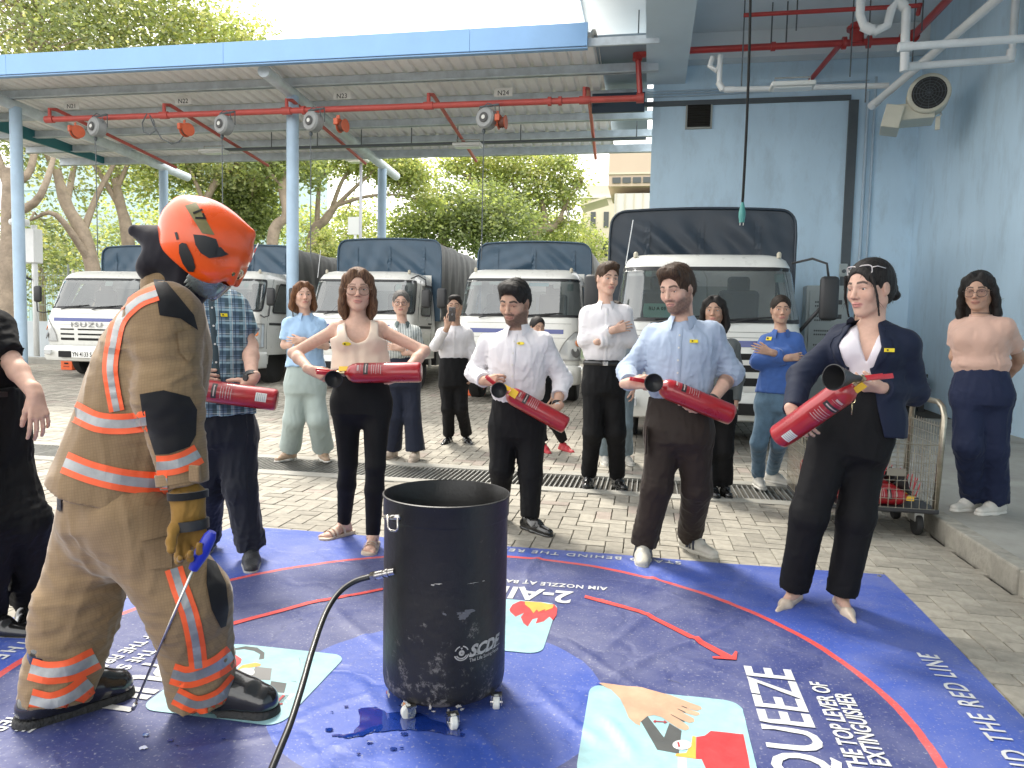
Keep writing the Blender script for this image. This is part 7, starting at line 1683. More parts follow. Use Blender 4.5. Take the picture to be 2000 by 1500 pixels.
def watch(P, c, dn, face, r_=.031, col=M_tb, fc=None, w_=.022):
    o = ring(P, c, dn, r_, w_, col, 'watch', parent=P.t); f_ = nrm(face); b = MB(); b.lathe([(.001, .008), (.017, .008), (.019, .004), (.019, 0)], c=V3(c)-P.o+f_*(r_+.001), axis=f_, n=20); b.build('watch_face', fc or M_tb, o)
SK = {'fair': (.58, .37, .285), 'pale': (.60, .39, .31), 'olive': (.49, .305, .22), 'tan': (.43, .265, .19), 'brown': (.235, .125, .082)}
def J_(P, **kw):
    if abs(PSI[0]) < 55:             # turn the shoulder and hip lines with the body
        for a, c, q in (('sh', 'sh', 1.), ('el', 'sh', .5), ('hip', 'hip', .8)):
            d_ = (kw[c+'L'][0]-kw[c+'R'][0])/2/F_PX*P.d0*math.tan(R(PSI[0]))*q
            for s_, g_ in (('L', 1), ('R', -1)): x_, y_, z_ = kw[a+s_]; kw[a+s_] = (x_, y_, z_+g_*d_)
    J = {k: P.W(*v) for k, v in kw.items()}
    for q in ('shR', 'shL'):
        if q in J: J[q] = J[q]-ZU*.030+nrm(J['neck']-J[q])*.014
    return J
def ground_root(px, py, z=0.): p = G(px, py, z); return (p[0], p[1], z)
def gf(px, py, z=.085): p = GG(px, py); return np.array([p[0], p[1], p[2]+z])
def legs(P, J, fR, fL, zR=.085, zL=.085):
    J['anR'] = gf(*fR, z=zR); J['anL'] = gf(*fL, z=zL); return J
# ------------------------------------------------------------------ woman in beige top
f, l = facing(12); P = Person('woman in beige sleeveless top and black leggings holding an extinguisher across her waist', 4.38, ground_root(698, 1070))
J = J_(P, neck=(699, 627, .01), shR=(654, 634, .01), shL=(745, 634, .01), elR=(574, 690, .03), elL=(829, 686, .02), wrR=(607, 723, -.17), wrL=(782, 735, -.20), waist=(706, 715, 0), hipR=(676, 790, .02), hipL=(736, 790, 0), knR=(680, 905, .08), knL=(733, 910, -.06))
legs(P, J, (672, 1046), (728, 1070))
H = Head(699, 566, 4.36, .238, 12, 4, 0)
make_body(P, J, H, l, f, SK['fair'], FEM, False, armr=.85, neck_r=.045, hands=[dict(wr=J['wrR'], d=Vv(.93, -.30, .12), n=Vv(.05, -.3, -.9), th=1, sc=.92, curls=[(30, 55, 40), (50, 60, 40), (55, 60, 40), (58, 60, 40)], thumb=(25, 30, 25)), dict(wr=J['wrL'], d=Vv(-.95, -.25, .05), n=Vv(-.1, .45, -.85), th=-1, sc=.92, curls=[(22, 30, 20), (28, 35, 25), (32, 40, 25), (38, 40, 30)], thumb=(40, 20, 15))],
    colkw=dict(hair=(.07, .035, .02), brow=.6, lip=(.50, .22, .19)), headkw=dict(eye=.45, smile=.1))
hair(P, H, hair_material('ombre', (.045, .020, .012), (.20, .11, .06)), 'long', .92, 1., length=.085)
glasses(H, P.t, P.o, mat('frame_brown', (.16, .09, .05), .3), .028, .024, -.004, 2.4)
def scoop(q):
    o_ = J['neck']; x = (q-o_) @ l; z = (q-o_)[:, 2]; y = (q-o_) @ f
    d1 = ((np.abs(x/.074)**3+np.abs((z-.06)/.185)**3)**(1/3)-1)*.07; d2 = (np.sqrt((x/.085)**2+((z-.04)/.10)**2)-1)*.07; neck_ = np.where(y > -.02, d1, d2)
    arm = np.where(z > -.125, .118+2.2*np.clip(-.09-z, 0, 1)-np.abs(x), .1); return np.minimum(neck_, arm)
K_ = sc_keys(FEM, 1., 1.03, .010)
S = Sdf(); K2 = [(-.06, .178, .140), (.1, .172, .132), (.35, .162, .132), (.62, .172, .150), (.80, .176, .130), (.92, .132, .096), (1.0, .07, .06)]; S.loft(J['waist'], J['neck'], l, K2, k=.04, flat=(True, False))
for q in (-1, 1): S.el(J['waist']+(J['neck']-J['waist'])*.60+l*q*.072+f*.094, [.066, .058, .064], k=.05)
S.fn(scoop, .006, 's')
def vfold(q):
    o_ = J['neck']; x = (q-o_) @ l; z = (q-o_)[:, 2]; return -.0055*np.sin(x*95+6*z+1.2*np.sin(z*9))*np.clip((-.12-z)/.12, .08, 1)*(.55+.45*np.sin(x*31+2))-.003*wob(q, 20, 3)
g = P.add('top', S, .0055, C_beige, [J['waist'], J['neck'], J['shR'], J['shL']], .14, disp=vfold, damp=.012)
badge(P, P.W(677, 671, -.145), f, .05, .022, True, g)
trousers(P, J, l, f, C_black, .138, .105, .178, .125, .088, .056, .038, calf=.056, top_z=.0, seed=2, amp=.0022)
for sd, (fx, fy), dv in (('R', (668, 1050), -RH*.55-VH*.85), ('L', (728, 1076), -VH+RH*.05)):
    a = J['an'+sd]; g = V3((a[0], a[1], .006)); d = nrm((dv[0], dv[1], 0)); s_ = np.cross(ZU, d); S = Sdf()
    S.rc(a+ZU*.09, a+ZU*.005, .034, .034, k=.02); S.rc(g+ZU*.05-d*.02, g-d*.035+ZU*.032, .034, .028, k=.03); S.rc(g+ZU*.055+d*.02, g+ZU*.030+d*.115, .030, .022, k=.03); S.rc(g+ZU*.030+d*.06, g+ZU*.027+d*.13, .030, .034, k=.02, sq=(ZU, .55))
    for i in range(5): b0 = (.026-.0135*i)*(1 if sd == 'L' else -1); S.rc(g+d*(.135)+s_*b0+ZU*.026, g+d*(.175-.009*i)+s_*b0*1.1+ZU*.022, (.012, .0085, .008, .0078, .007)[i], (.0115, .0085, .008, .007, .0065)[i], k=.004)
    fo = P.add('foot', S, .004, M_skin, [g-d*.1, g+d*.2, a+ZU*.1], .05, col=lambda q: np.tile(SK['fair'], (len(q), 1)))
    M_san = mat('sandal_tan', (.52, .42, .33), .6); S = Sdf(); S.rc(g-d*.045+ZU*.008, g+d*.15+ZU*.008, .040, .047, k=.02, cut=[(g+ZU*.020, ZU), (g-ZU*.004, -ZU)]); so_ = P.add('sandal_sole', S, .004, M_san, [g-d*.1, g+d*.2], .05)
    for (u0, hz, w_) in ((.035, .075, .010), (.095, .056, .009), (.125, .050, .009)):
        b = MB(); pp_ = [g+d*u0+s_*(.047*math.cos(R(t_)))+ZU*(.012+hz*math.sin(R(t_))*.9) for t_ in range(0, 181, 15)]; vs = []
        for p in pp_: vs += [p-d*w_-P.o, p+d*w_-P.o]
        b.add(vs, [[2*i, 2*i+1, 2*i+3, 2*i+2] for i in range(len(pp_)-1)]); b.build('strap', M_san, so_, True)
e0, e1 = P.W(825, 727, -.20), P.W(662, 729, -.20)
make_ext('red extinguisher held across the waist of the woman in the beige top', e0, e1, face=Vv(0, .55, .8), horn=Vv(.02, -.22, 1), hornlen=.12, lever_dir=Vv(-.9, .1, .2))
# ------------------------------------------------------------------ man in white shirt beside the drum
f, l = facing(-14); P = Person('bearded man in white shirt holding an extinguisher, standing just behind the black drum', 4.96, ground_root(1010, 1030))
J = J_(P, neck=(1013, 642, -.10), shR=(949, 666, -.05), shL=(1064, 662, -.08), elR=(927, 728, .04), elL=(1099, 741, -.02), wrR=(947, 744, -.20), wrL=(1087, 797, -.22), waist=(1010, 786, -.02), hipR=(982, 835, 0), hipL=(1037, 835, 0), knR=(980, 915, .0), knL=(1036, 930, -.04))
legs(P, J, (975, 1015), (1034, 1034))
H = Head(1004, 590, 4.80, .266, -24, 22, -3)
make_body(P, J, H, l, f, SK['olive'], MALE, True, armr=1.02, neck_r=.058, hands=[dict(wr=J['wrR'], d=Vv(.75, .1, .5), n=Vv(.3, -.3, -.8), th=1, curls=[(35, 55, 40), (50, 60, 40), (55, 60, 40), (58, 60, 40)], thumb=(25, 30, 25)), dict(wr=J['wrL'], d=Vv(-.80, -.55, .1), n=Vv(-.3, .45, -.85), th=-1, curls=[(25, 35, 25), (30, 40, 25), (34, 42, 28), (40, 45, 30)], thumb=(45, 20, 15))],
    colkw=dict(hair=(.012, .009, .008), beard=.82, brow=.95, lip=(.36, .16, .13), hairline=.070), headkw=dict(eye=.15, full=.006))
hair(P, H, H_black, 'short', 1.1, 2., side=-1)
KW = [(0, .165, .122), (.3, .172, .128), (.6, .188, .132), (.78, .196, .116), (.90, .14, .088), (1.0, .062, .060)]
g, en = shirt(P, J, l, f, C_white, KW, (1.92, 1.55), .012, .0075, .062, .054, .046, 1, .025)
collar(P, J, f, l, C_white, .064, .034); placket(P, g, J, f, l, C_white, 6)
c, dn, r_ = en[1]; ring(P, c-dn*.02, dn, r_-.001, .055, C_white, 'rolled_cuff', parent=g); c, dn, r_ = en[0]; ring(P, c-dn*.02, dn, r_-.002, .04, C_white, 'cuff', parent=g)
badge(P, P.W(1017, 671, -.245), f, .05, .02, True, g)
trousers(P, J, l, f, C_black, .168, .122, .185, .125, .098, .075, .058, seed=3, amp=.005)
shoe(P, J['anL'], -VH+RH*.75, .30, M_shoeb, lace=M_shoeb); shoe(P, J['anR'], -VH-RH*.1, .29, M_shoeb)
watch(P, J['wrL']+nrm(J['elL']-J['wrL'])*.03, nrm(J['elL']-J['wrL']), -VH, .031, M_belt, mat('watch_dial', (.6, .6, .58), .3))
e0, e1 = P.W(1107, 832, -.30), P.W(975, 758, -.30)
make_ext('red extinguisher with yellow tag held by the man in white behind the drum', e0, e1, face=Vv(.1, .6, .8), horn=Vv(-.1, .02, 1), hornlen=.11, lever_dir=Vv(-.75, .62, .1))
o = MB().box(tuple(P.W(1003, 768, -.368)-P.o), (.05, .003, .05), Matrix((l, f, ZU)).transposed() @ Matrix.Rotation(R(30), 3, 'Y')).build('yellow_tag_label', M_tagy); o.location = P.o; tag(o, 'square yellow paper tag tied on the extinguisher held beside the drum', 'paper tag')
# ------------------------------------------------------------------ man in pale blue shirt
f, l = facing(-19); P = Person('bearded man in pale blue shirt and brown trousers holding an extinguisher', 4.21, ground_root(1305, 1095))
J = J_(P, neck=(1333, 628, -.02), shR=(1274, 648, 0), shL=(1395, 642, 0), elR=(1226, 726, .05), elL=(1430, 728, 0), wrR=(1229, 749, -.17), wrL=(1386, 789, -.17), waist=(1327, 784, 0), hipR=(1297, 845, 0), hipL=(1354, 845, 0), knR=(1283, 950, .04), knL=(1361, 955, .06))
legs(P, J, (1256, 1089), (1346, 1072))
H = Head(1321, 564, 4.13, .247, -42, 18, 3)
make_body(P, J, H, l, f, SK['fair'], MALE, True, neck_r=.057, hands=[dict(wr=J['wrR'], d=Vv(.95, .12, .25), n=Vv(.1, -.3, -.9), th=1, curls=[(35, 55, 40), (50, 60, 40), (55, 60, 40), (58, 60, 40)], thumb=(25, 30, 25)), dict(wr=J['wrL'], d=Vv(-.92, -.25, .12), n=Vv(-.2, .5, -.85), th=-1, curls=[(2, 8, 5), (30, 40, 30), (34, 45, 30), (38, 50, 30)], thumb=(50, 20, 15))],
    colkw=dict(hair=(.035, .02, .013), beard=.8, brow=.9, lip=(.44, .2, .17), hairline=.078), headkw=dict(eye=.2))
hair(P, H, H_brown, 'short', 1.25, 5., side=-1)
g, en = shirt(P, J, l, f, C_blue, KW, (1.9, 1.18), .012, .0075, .060, .053, .046, 4, .025)
collar(P, J, f, l, C_blue, .064, .036); placket(P, g, J, f, l, C_blue, 6)
c, dn, r_ = en[1]; ring(P, c-dn*.025, dn, r_+.002, .065, C_blue, 'rolled_cuff', parent=g); c, dn, r_ = en[0]; ring(P, c-dn*.02, dn, r_-.002, .05, C_blue, 'rolled_cuff', parent=g)
badge(P, P.W(1355, 667, -.165), f, .045, .018, False, g)
trousers(P, J, l, f, C_brown, .172, .122, .195, .13, .104, .082, .070, seed=5, amp=.0055, brk=.8)
MB().box(tuple(P.W(1262, 860, -.05)-P.o), (.004, .05, .16), Matrix((l, f, ZU)).transposed()).build('cargo_pocket', mat('pocket_brown', (.10, .075, .058), .6), P.t)
M_snk = mat('sneaker_cream', (.46, .44, .38), .55, var=.06, vscale=40)
for sd, dv in (('R', -VH-RH*.22), ('L', -VH+RH*.55)):
    sh_ = shoe(P, J['an'+sd], dv, .30, M_snk, M_snk, .053, .085, kind='sneaker', lace=M_lace); d = nrm((dv[0], dv[1], 0)); s_ = np.cross(ZU, d)*(1 if sd == 'L' else -1)
    for q_ in (-1, 1):
        for i in range(3): a = V3((J['an'+sd][0], J['an'+sd][1], 0))+d*(.035+.028*i)+s_*q_*.052; MB().bar(tuple(a+ZU*.026-P.o), tuple(a-d*.015-s_*q_*.010+ZU*.075-P.o), .013, .010, up=tuple(s_*q_)).build('dark_stripe', M_navyp if 'M_navyp' in globals() else mat('stripe_dark', (.015, .02, .035), .5), sh_)
watch(P, J['wrL']+nrm(J['elL']-J['wrL'])*.035, nrm(J['elL']-J['wrL']), nrm(-VH-RH*.0+ZU*.3), .032)
e0, e1 = P.W(1432, 812, -.21), P.W(1278, 749, -.21)
make_ext('red extinguisher held by the man in the pale blue shirt', e0, e1, face=Vv(.1, .8, .5), horn=Vv(-.1, .05, 1), hornlen=.11, lever_dir=Vv(-.9, .15, .2))
# ------------------------------------------------------------------ woman in navy blazer
f, l = facing(-34); P = Person('woman in navy blazer and black trousers cradling an extinguisher at the right', 3.50, ground_root(1590, 1185))
J = J_(P, neck=(1704, 635, -.02), shR=(1640, 652, 0), shL=(1772, 664, 0), elR=(1564, 735, -.02), elL=(1786, 766, .05), wrR=(1549, 806, -.14), wrL=(1722, 758, -.14), waist=(1690, 765, 0), hipR=(1630, 850, 0), hipL=(1700, 850, .02), knR=(1580, 1005, .0), knL=(1672, 1010, .0))
J['hipR'], J['hipL'] = P.W(1622, 865, 0), P.W(1690, 865, .03)
legs(P, J, (1549, 1178), (1643, 1190))
H = Head(1698, 563, 3.46, .250, -64, 9, 2)
make_body(P, J, H, l, f, SK['fair'], FEM, False, armr=.95, neck_r=.048, hands=[dict(wr=J['wrR'], d=Vv(.55, -.80, .15), n=Vv(.35, .1, -.9), th=1, sc=.93, curls=[(15, 30, 20), (22, 35, 25), (28, 40, 25), (34, 45, 30)], thumb=(35, 20, 15)), dict(wr=J['wrL'], d=Vv(-.97, .08, .2), n=Vv(0, .75, -.6), th=-1, sc=.93, curls=[(10, 30, 30), (14, 35, 25), (18, 40, 25), (22, 40, 30)], thumb=(20, 25, 20))],
    colkw=dict(hair=(.012, .009, .008), brow=.9, lip=(.45, .17, .16)), headkw=dict(eye=.3))
def navy_strand(S, W_, s):
    for q in (-1, 1): S.rc(W_((q*.064, .062, .060)), W_((q*.080, .058, -.03)), .006*s, .004*s, k=.006); S.rc(W_((q*.080, .058, -.03)), W_((q*.076, .050, -.115)), .004*s, .002*s, k=.004)
hair(P, H, H_black, 'bun', 1.0, 3., extra=navy_strand, front=-.002)
glasses(H, P.t, P.o, mat('clear_frame', (.55, .50, .50), .15, coat=1.), .028, .020, .0, 3.5, up=.082, y0=.062, r_=.0022, lens=glass_mat('tinted_lens', (.5, .35, .38), .2, .05))
MB().tube([Vector(H.W((-.081, -.012, -.028+.004*i))-P.o) for i in range(4)], .0035, 6).build('earring', mat('gold', (.7, .45, .18), .25, 1.), P.t)
inner = sc_keys(FEM, 1.0, 1.0, .006)
def vcut(q): 
    o_ = J['neck']; x = (q-o_) @ l; z = (q-o_)[:, 2]; y = (q-o_) @ f; return np.where(y > 0, np.abs(x)*1.0-.028-.32*np.clip(z+.10, -.09, .2), .2)
S = Sdf(); S.loft(J['waist'], J['neck'], l, [(-.05,)+inner[0][1:]]+inner[1:], k=.04, flat=(True, False))
for q in (-1, 1): S.el(J['waist']+(J['neck']-J['waist'])*.60+l*q*.070+f*.080, [.062, .055, .06], k=.05)
S.fn(vcut, .004, 's'); P.add('blouse', S, .0055, cloth('satin_white', (.66, .62, .66), .45, wscale=8, sheen=.1), [J['waist'], J['neck'], J['shR'], J['shL']], .14, disp=folds(.004, 13, .35, 4), damp=.01)
S = Sdf(); KB = [(-.62, .200, .150), (-.35, .196, .146), (0, .160, .128), (.3, .154, .122), (.58, .174, .140), (.78, .196, .126), (.90, .160, .098), (.99, .080, .068)]
S.loft(J['waist'], J['neck'], l, KB, k=.04, flat=(True, False))
for q in (-1, 1): S.el(J['waist']+(J['neck']-J['waist'])*.60+l*q*.072+f*.090, [.064, .055, .06], k=.05)
for sd in ('R', 'L'): S.el(J['sh'+sd], [.060, .060, .056], k=.04); S.rc(J['neck']-ZU*.035, J['sh'+sd]+ZU*.018, .050, .050, k=.04); sleeve(S, J['sh'+sd], J['el'+sd], J['wr'+sd], 1.93, .064, .056, .047)
def open_front(q):
    o_ = J['neck']; x = (q-o_) @ l+.028; z = (q-o_)[:, 2]; y = (q-o_) @ f; w_ = .052-.062*np.abs(np.clip((z+.19)/.19, -1, 1))*1.0
    w_ = np.where(z > -.20, .030+.030*np.clip((z+.20)/.2, 0, 1)*0+.042*np.clip(1-np.abs(z+.10)/.12, 0, 1)+.022, .044+.10*np.clip((-.20-z)/.40, 0, 1.6))
    return np.where(y > .01, np.abs(x)-w_, .2)
S.fn(open_front, .008, 's')
bz = P.add('blazer', S, .0060, C_navy, [J['waist']-ZU*.16, J['neck'], J['shR'], J['shL'], J['elR'], J['elL'], J['wrR'], J['wrL']], .15, disp=folds(.004, 11, .5, 8, [(J['elR'], .12, .009), (J['elL'], .12, .010), (J['shL']-ZU*.1, .1, .006)]), damp=.014)
for sd, q_ in (('R', -1), ('L', 1)):      # lapels follow the front edges
    b = MB(); vs = []; n_ = 14
    for i in range(n_+1):
        t = i/n_; z = .035-.235*t; w0 = (.022+.042*max(0, 1-abs(z+.10)/.12)+.026); wd = (.055*math.sin(math.pi*min(1, (1-t)*.9+.08))**.6); notch = .018 if .28 < t < .36 else 0
        for k_ in (0, 1):
            x = -.028+q_*(w0-.004+k_*(wd-notch)); p0 = J['neck']+l*x+ZU*z; hit, nn = surf_pt(bz, p0, f); 
            if hit is None: hit = p0+f*.10
            vs.append(Vector(hit+f*(.006 if k_ == 0 else .004)-P.o))
    b.add(vs, [[2*i, 2*i+1, 2*i+3, 2*i+2] for i in range(n_)]); b.build('lapel', C_navy, bz, True)
badge(P, P.W(1736, 684, -.155), nrm(f+l*.2), .045, .017, False, bz)
trousers(P, J, l, f, C_black, .150, .118, .185, .135, .098, .082, .068, seed=7, amp=.004, hem_tilt=.0)
M_flat = mat('shoe_nude', (.50, .41, .33), .35, coat=.3)
for sd, dv in (('R', -VH*.8-RH*.75), ('L', -VH*1.0-RH*.12)):
    a = J['an'+sd]; g = V3((a[0], a[1], 0)); S = Sdf(); S.rc(a+ZU*.05, a-ZU*.015, .032, .033, k=.02); S.rc(g+ZU*.05, g+ZU*.028+nrm(dv)*.10, .030, .020, k=.02); P.add('ankle', S, .004, M_skin, [a, g+nrm(dv)*.12], .06, col=lambda q: np.tile(SK['fair'], (len(q), 1)))
    shoe(P, a, dv, .27, M_flat, kind='flat')
ring(P, J['wrL']+nrm(J['elL']-J['wrL'])*.012, nrm(J['elL']-J['wrL']), .029, .010, M_tb, 'bracelet')
e0, e1 = P.W(1518, 856, -.10), P.W(1646, 766, -.34)
make_ext('red extinguisher cradled by the woman in the navy blazer', e0, e1, stk=True, face=Vv(.2, .15, 1), horn=Vv(-.85, .04, .5), hornlen=.19, lever_dir=Vv(.9, .1, -.1), yellow=True, hr=.055)
p_ = P.W(1665, 782, -.22); b = MB(); b.tube([tuple(p_-P.o+RH*.013*math.cos(a*.6283)+ZU*.013*math.sin(a*.6283)) for a in range(11)], .0022, 6, False); b.tube([tuple(p_-P.o-ZU*.013), tuple(p_-P.o-ZU*.065)], .0022, 6); o = b.build('pin_key', mat('pin_gold', (.6, .5, .3), .25, 1.), None, True); o.location = P.o; tag(o, 'pulled safety pin with ring hanging at the waist of the woman in the blazer', 'safety pin')
# ------------------------------------------------------------------ simpler builder for the people standing further back
def crossed(P, J, skin, m, up='R'): pass
def basic(label, d0, root, psi, Jp, hd, skin, cols, keys, male, feet, hair_, tr, sh, hands=None, iris='brown', headkw={}, colkw={}, shoes=None, fem_chest=False):
    f, l = facing(psi); P = Person(label, d0, root, near=False); J = J_(P, **Jp); legs(P, J, *feet)
    H = Head(*hd)
    hs = hands(J) if hands else None
    make_body(P, J, H, l, f, skin, keys, male, armr=sh.get('armr', .95), neck_r=.048 if not male else .055, hands=hs, headkw=headkw, colkw=colkw)
    if hair_: hair(P, H, *hair_[0], **hair_[1])
    g, en = shirt(P, J, l, f, cols[0], keys, sh.get('te', (1.9, 1.9)), sh.get('puff', .012), sh.get('amp', .006), sh.get('ru', .058), sh.get('re', .050), sh.get('rw', .040), len(label), sh.get('bottom', .02), flare=sh.get('flare', 0), fem=not male, uv=sh.get('uv', False))
    if sh.get('collar', True): collar(P, J, f, l, sh.get('cm', cols[0]), .058, .032)
    if sh.get('placket'): placket(P, g, J, f, l, cols[0], 5)
    trousers(P, J, l, f, cols[1], **tr)
    for sd, dv, kw in shoes or (): shoe(P, J['an'+sd], dv, **kw)
    return P, J, H, f, l, g
def arms_crossed(J, hr=None, hl=None, sc=.9):
    out_ = []
    if hr: out_.append(dict(wr=J['wrR'], d=hr[0], n=hr[1], th=1, sc=sc, curl=(20, 25, 15), thumb=(30, 10, 10)))
    if hl: out_.append(dict(wr=J['wrL'], d=hl[0], n=hl[1], th=-1, sc=sc, curl=(20, 25, 15), thumb=(30, 10, 10)))
    return out_
# woman, sky blue blouse
P, J, H, f, l, g = basic('smiling woman in sky blue blouse and pale green wide trousers with arms crossed', 7.1, ground_root(595, 903), 18,
    dict(neck=(597, 617, 0), shR=(563, 629, 0), shL=(626, 629, 0), elR=(556, 674, -.02), elL=(636, 676, -.02), wrR=(600, 672, -.16), wrL=(590, 664, -.19), waist=(597, 716, 0), hipR=(580, 757, 0), hipL=(612, 757, 0), knR=(574, 820, 0), knL=(621, 820, 0)),
    (592, 577, 7.05, .245, 28, 0, 2), SK['fair'], (C_lblue, C_sage), sc_keys(FEM, 1.12), False, ((567, 897), (631, 897), .12, .12), ((H_auburn, 'loose'), dict(vol=.95, length=.06)),
    dict(aw=.165, bw=.12, ah=.205, bh=.14, thigh=.10, knee=.098, hem=.106, amp=.003, seed=1), dict(te=(.72, .72), bottom=.0, flare=.01, ru=.062, re=.062),
    hands=lambda J: arms_crossed(J, (Vv(.95, .15, .2), Vv(0, 0, -1)), (Vv(-.9, -.1, .1), Vv(0, .1, -1))), headkw=dict(smile=1.2), colkw=dict(hair=(.10, .05, .03), brow=.6),
    shoes=[('R', -VH-RH*.5, dict(L_=.26, m=mat('loafer_bronze', (.36, .25, .17), .35), sole=M_sole_w)), ('L', -VH+RH*.5, dict(L_=.26, m=MATS['loafer_bronze'], sole=M_sole_w))])
for sh_o in [o for o in kids(P.t) if o.name.startswith('shoe')]: sh_o.location.z += 0
# woman, striped blouse
P, J, H, f, l, g = basic('grey haired woman in striped blouse and dark wide trousers with arms crossed', 7.4, ground_root(790, 902), 6,
    dict(neck=(786, 633, 0), shR=(763, 645, 0), shL=(812, 645, 0), elR=(756, 690, -.02), elL=(822, 690, -.02), wrR=(795, 689, -.15), wrL=(780, 680, -.18), waist=(786, 700, 0), hipR=(772, 745, 0), hipL=(803, 745, 0), knR=(772, 815, 0), knL=(806, 815, 0)),
    (783, 592, 7.36, .234, 8, 2, 0), SK['fair'], (pattern_cloth('blouse_striped', 'stripe'), cloth('trouser_ink', (.010, .014, .03), .75)), FEM, False, ((766, 893), (811, 898), .10, .10), ((H_grey, 'bun'), dict(vol=.95)),
    dict(aw=.145, bw=.11, ah=.180, bh=.13, thigh=.092, knee=.082, hem=.10, amp=.003, seed=2), dict(te=(1.75, 1.75), uv=True),
    hands=lambda J: arms_crossed(J, (Vv(.9, .1, .1), Vv(0, 0, -1)), (Vv(-.9, .1, .1), Vv(0, .1, -1))), colkw=dict(hair=(.05, .04, .035), brow=.7),
    shoes=[('R', -VH-RH*.5, dict(L_=.25, m=M_flat, sole=M_flat)), ('L', -VH-RH*.1, dict(L_=.25, m=M_flat, sole=M_flat))])
glasses(H, P.t, P.o, M_tb, .024, .020)
# man with phone
P, J, H, f, l, g = basic('man in white shirt and black trousers photographing with a phone', 8.3, ground_root(893, 870), 4,
    dict(neck=(888, 637, 0), shR=(862, 648, 0), shL=(914, 648, 0), elR=(850, 676, -.12), elL=(923, 684, .02), wrR=(873, 640, -.30), wrL=(923, 722, -.02), waist=(886, 703, 0), hipR=(874, 745, 0), hipL=(898, 745, 0), knR=(875, 797, 0), knL=(901, 797, 0)),
    (888, 599, 8.25, .238, -2, 0, 0), SK['tan'], (C_white, C_black), MALE, True, ((876, 863), (911, 862), .09, .09), ((H_black, 'crop'), dict(vol=.5)),
    dict(aw=.158, bw=.115, ah=.172, bh=.125, thigh=.090, knee=.070, hem=.060, amp=.006, seed=3, belt=False), dict(te=(1.85, 1.95), placket=True, collar=False),
    hands=lambda J: [dict(wr=J['wrR'], d=Vv(.25, .95, .1), n=Vv(0, 0, -1), th=1, sc=.95, curl=(15, 30, 20), thumb=(30, 10, 10)), dict(wr=J['wrL'], d=Vv(0, -1, .1), n=Vv(-1, 0, -.2), th=-1, curl=(20, 25, 20))], colkw=dict(hair=(.015, .011, .01), brow=.9, lip=(.3, .14, .11), hairline=.085),
    shoes=[('R', -VH-RH*.25, dict(L_=.28, m=M_shoeb)), ('L', -VH+RH*.35, dict(L_=.28, m=M_shoeb))])
glasses(H, P.t, P.o, mat('frame_thin', (.45, .38, .28), .3, .8), .025, .021, rnd=2.1)
ph = D(883, 614, 7.93); o = MB().box((0, 0, 0), (.075, .009, .155), Matrix((RH, VH, ZU)).transposed(), bev=.004).build('smartphone', mat('phone_black', (.01, .01, .012), .15, coat=1.), None); o.location = ph; tag(o, 'black smartphone held up by the man in white at the back', 'phone')
c_ = MB(); c_.box((0, 0, 0), (.032, .004, .034), Matrix((RH, VH, ZU)).transposed(), bev=.006); q = c_.build('camera_bump', mat('phone_grey', (.05, .05, .055), .3), o); q.location = Vector(-RH*.016-VH*.007+ZU*.052)
MB().lathe([(.012, 0), (.012, .001), (.001, .001)], c=Vector(-VH*.0055-ZU*.0), axis=-VH, n=14).build('emblem', mat('phone_emblem', (.10, .10, .11), .2), o)
# tall man with arms crossed
P, J, H, f, l, g = basic('tall man in white shirt with arms crossed beside the largest truck', 6.15, ground_root(1180, 955), -3,
    dict(neck=(1183, 595, 0), shR=(1146, 608, 0), shL=(1222, 606, 0), elR=(1143, 665, -.03), elL=(1231, 664, -.02), wrR=(1200, 644, -.19), wrL=(1165, 668, -.17), waist=(1180, 709, 0), hipR=(1161, 755, 0), hipL=(1197, 755, 0), knR=(1158, 845, 0), knL=(1203, 845, 0)),
    (1187, 544, 6.12, .250, 16, 8, -2), SK['fair'], (C_white, C_black), sc_keys(MALE, 1.05), True, ((1149, 946), (1205, 949), .09, .09), ((H_brown, 'short'), dict(vol=.8, side=1)),
    dict(aw=.165, bw=.118, ah=.180, bh=.128, thigh=.098, knee=.076, hem=.062, amp=.006, seed=4, belt=True), dict(te=(1.88, 1.92), placket=True, armr=1.05, ru=.064, re=.056, rw=.044),
    hands=lambda J: arms_crossed(J, (Vv(.9, .25, -.1), Vv(0, -.2, -1)), None, 1.0), colkw=dict(hair=(.025, .016, .011), brow=.85), headkw=dict(smile=.4),
    shoes=[('R', -VH-RH*.2, dict(L_=.30, m=M_shoeb)), ('L', -VH+RH*.15, dict(L_=.30, m=M_shoeb))])
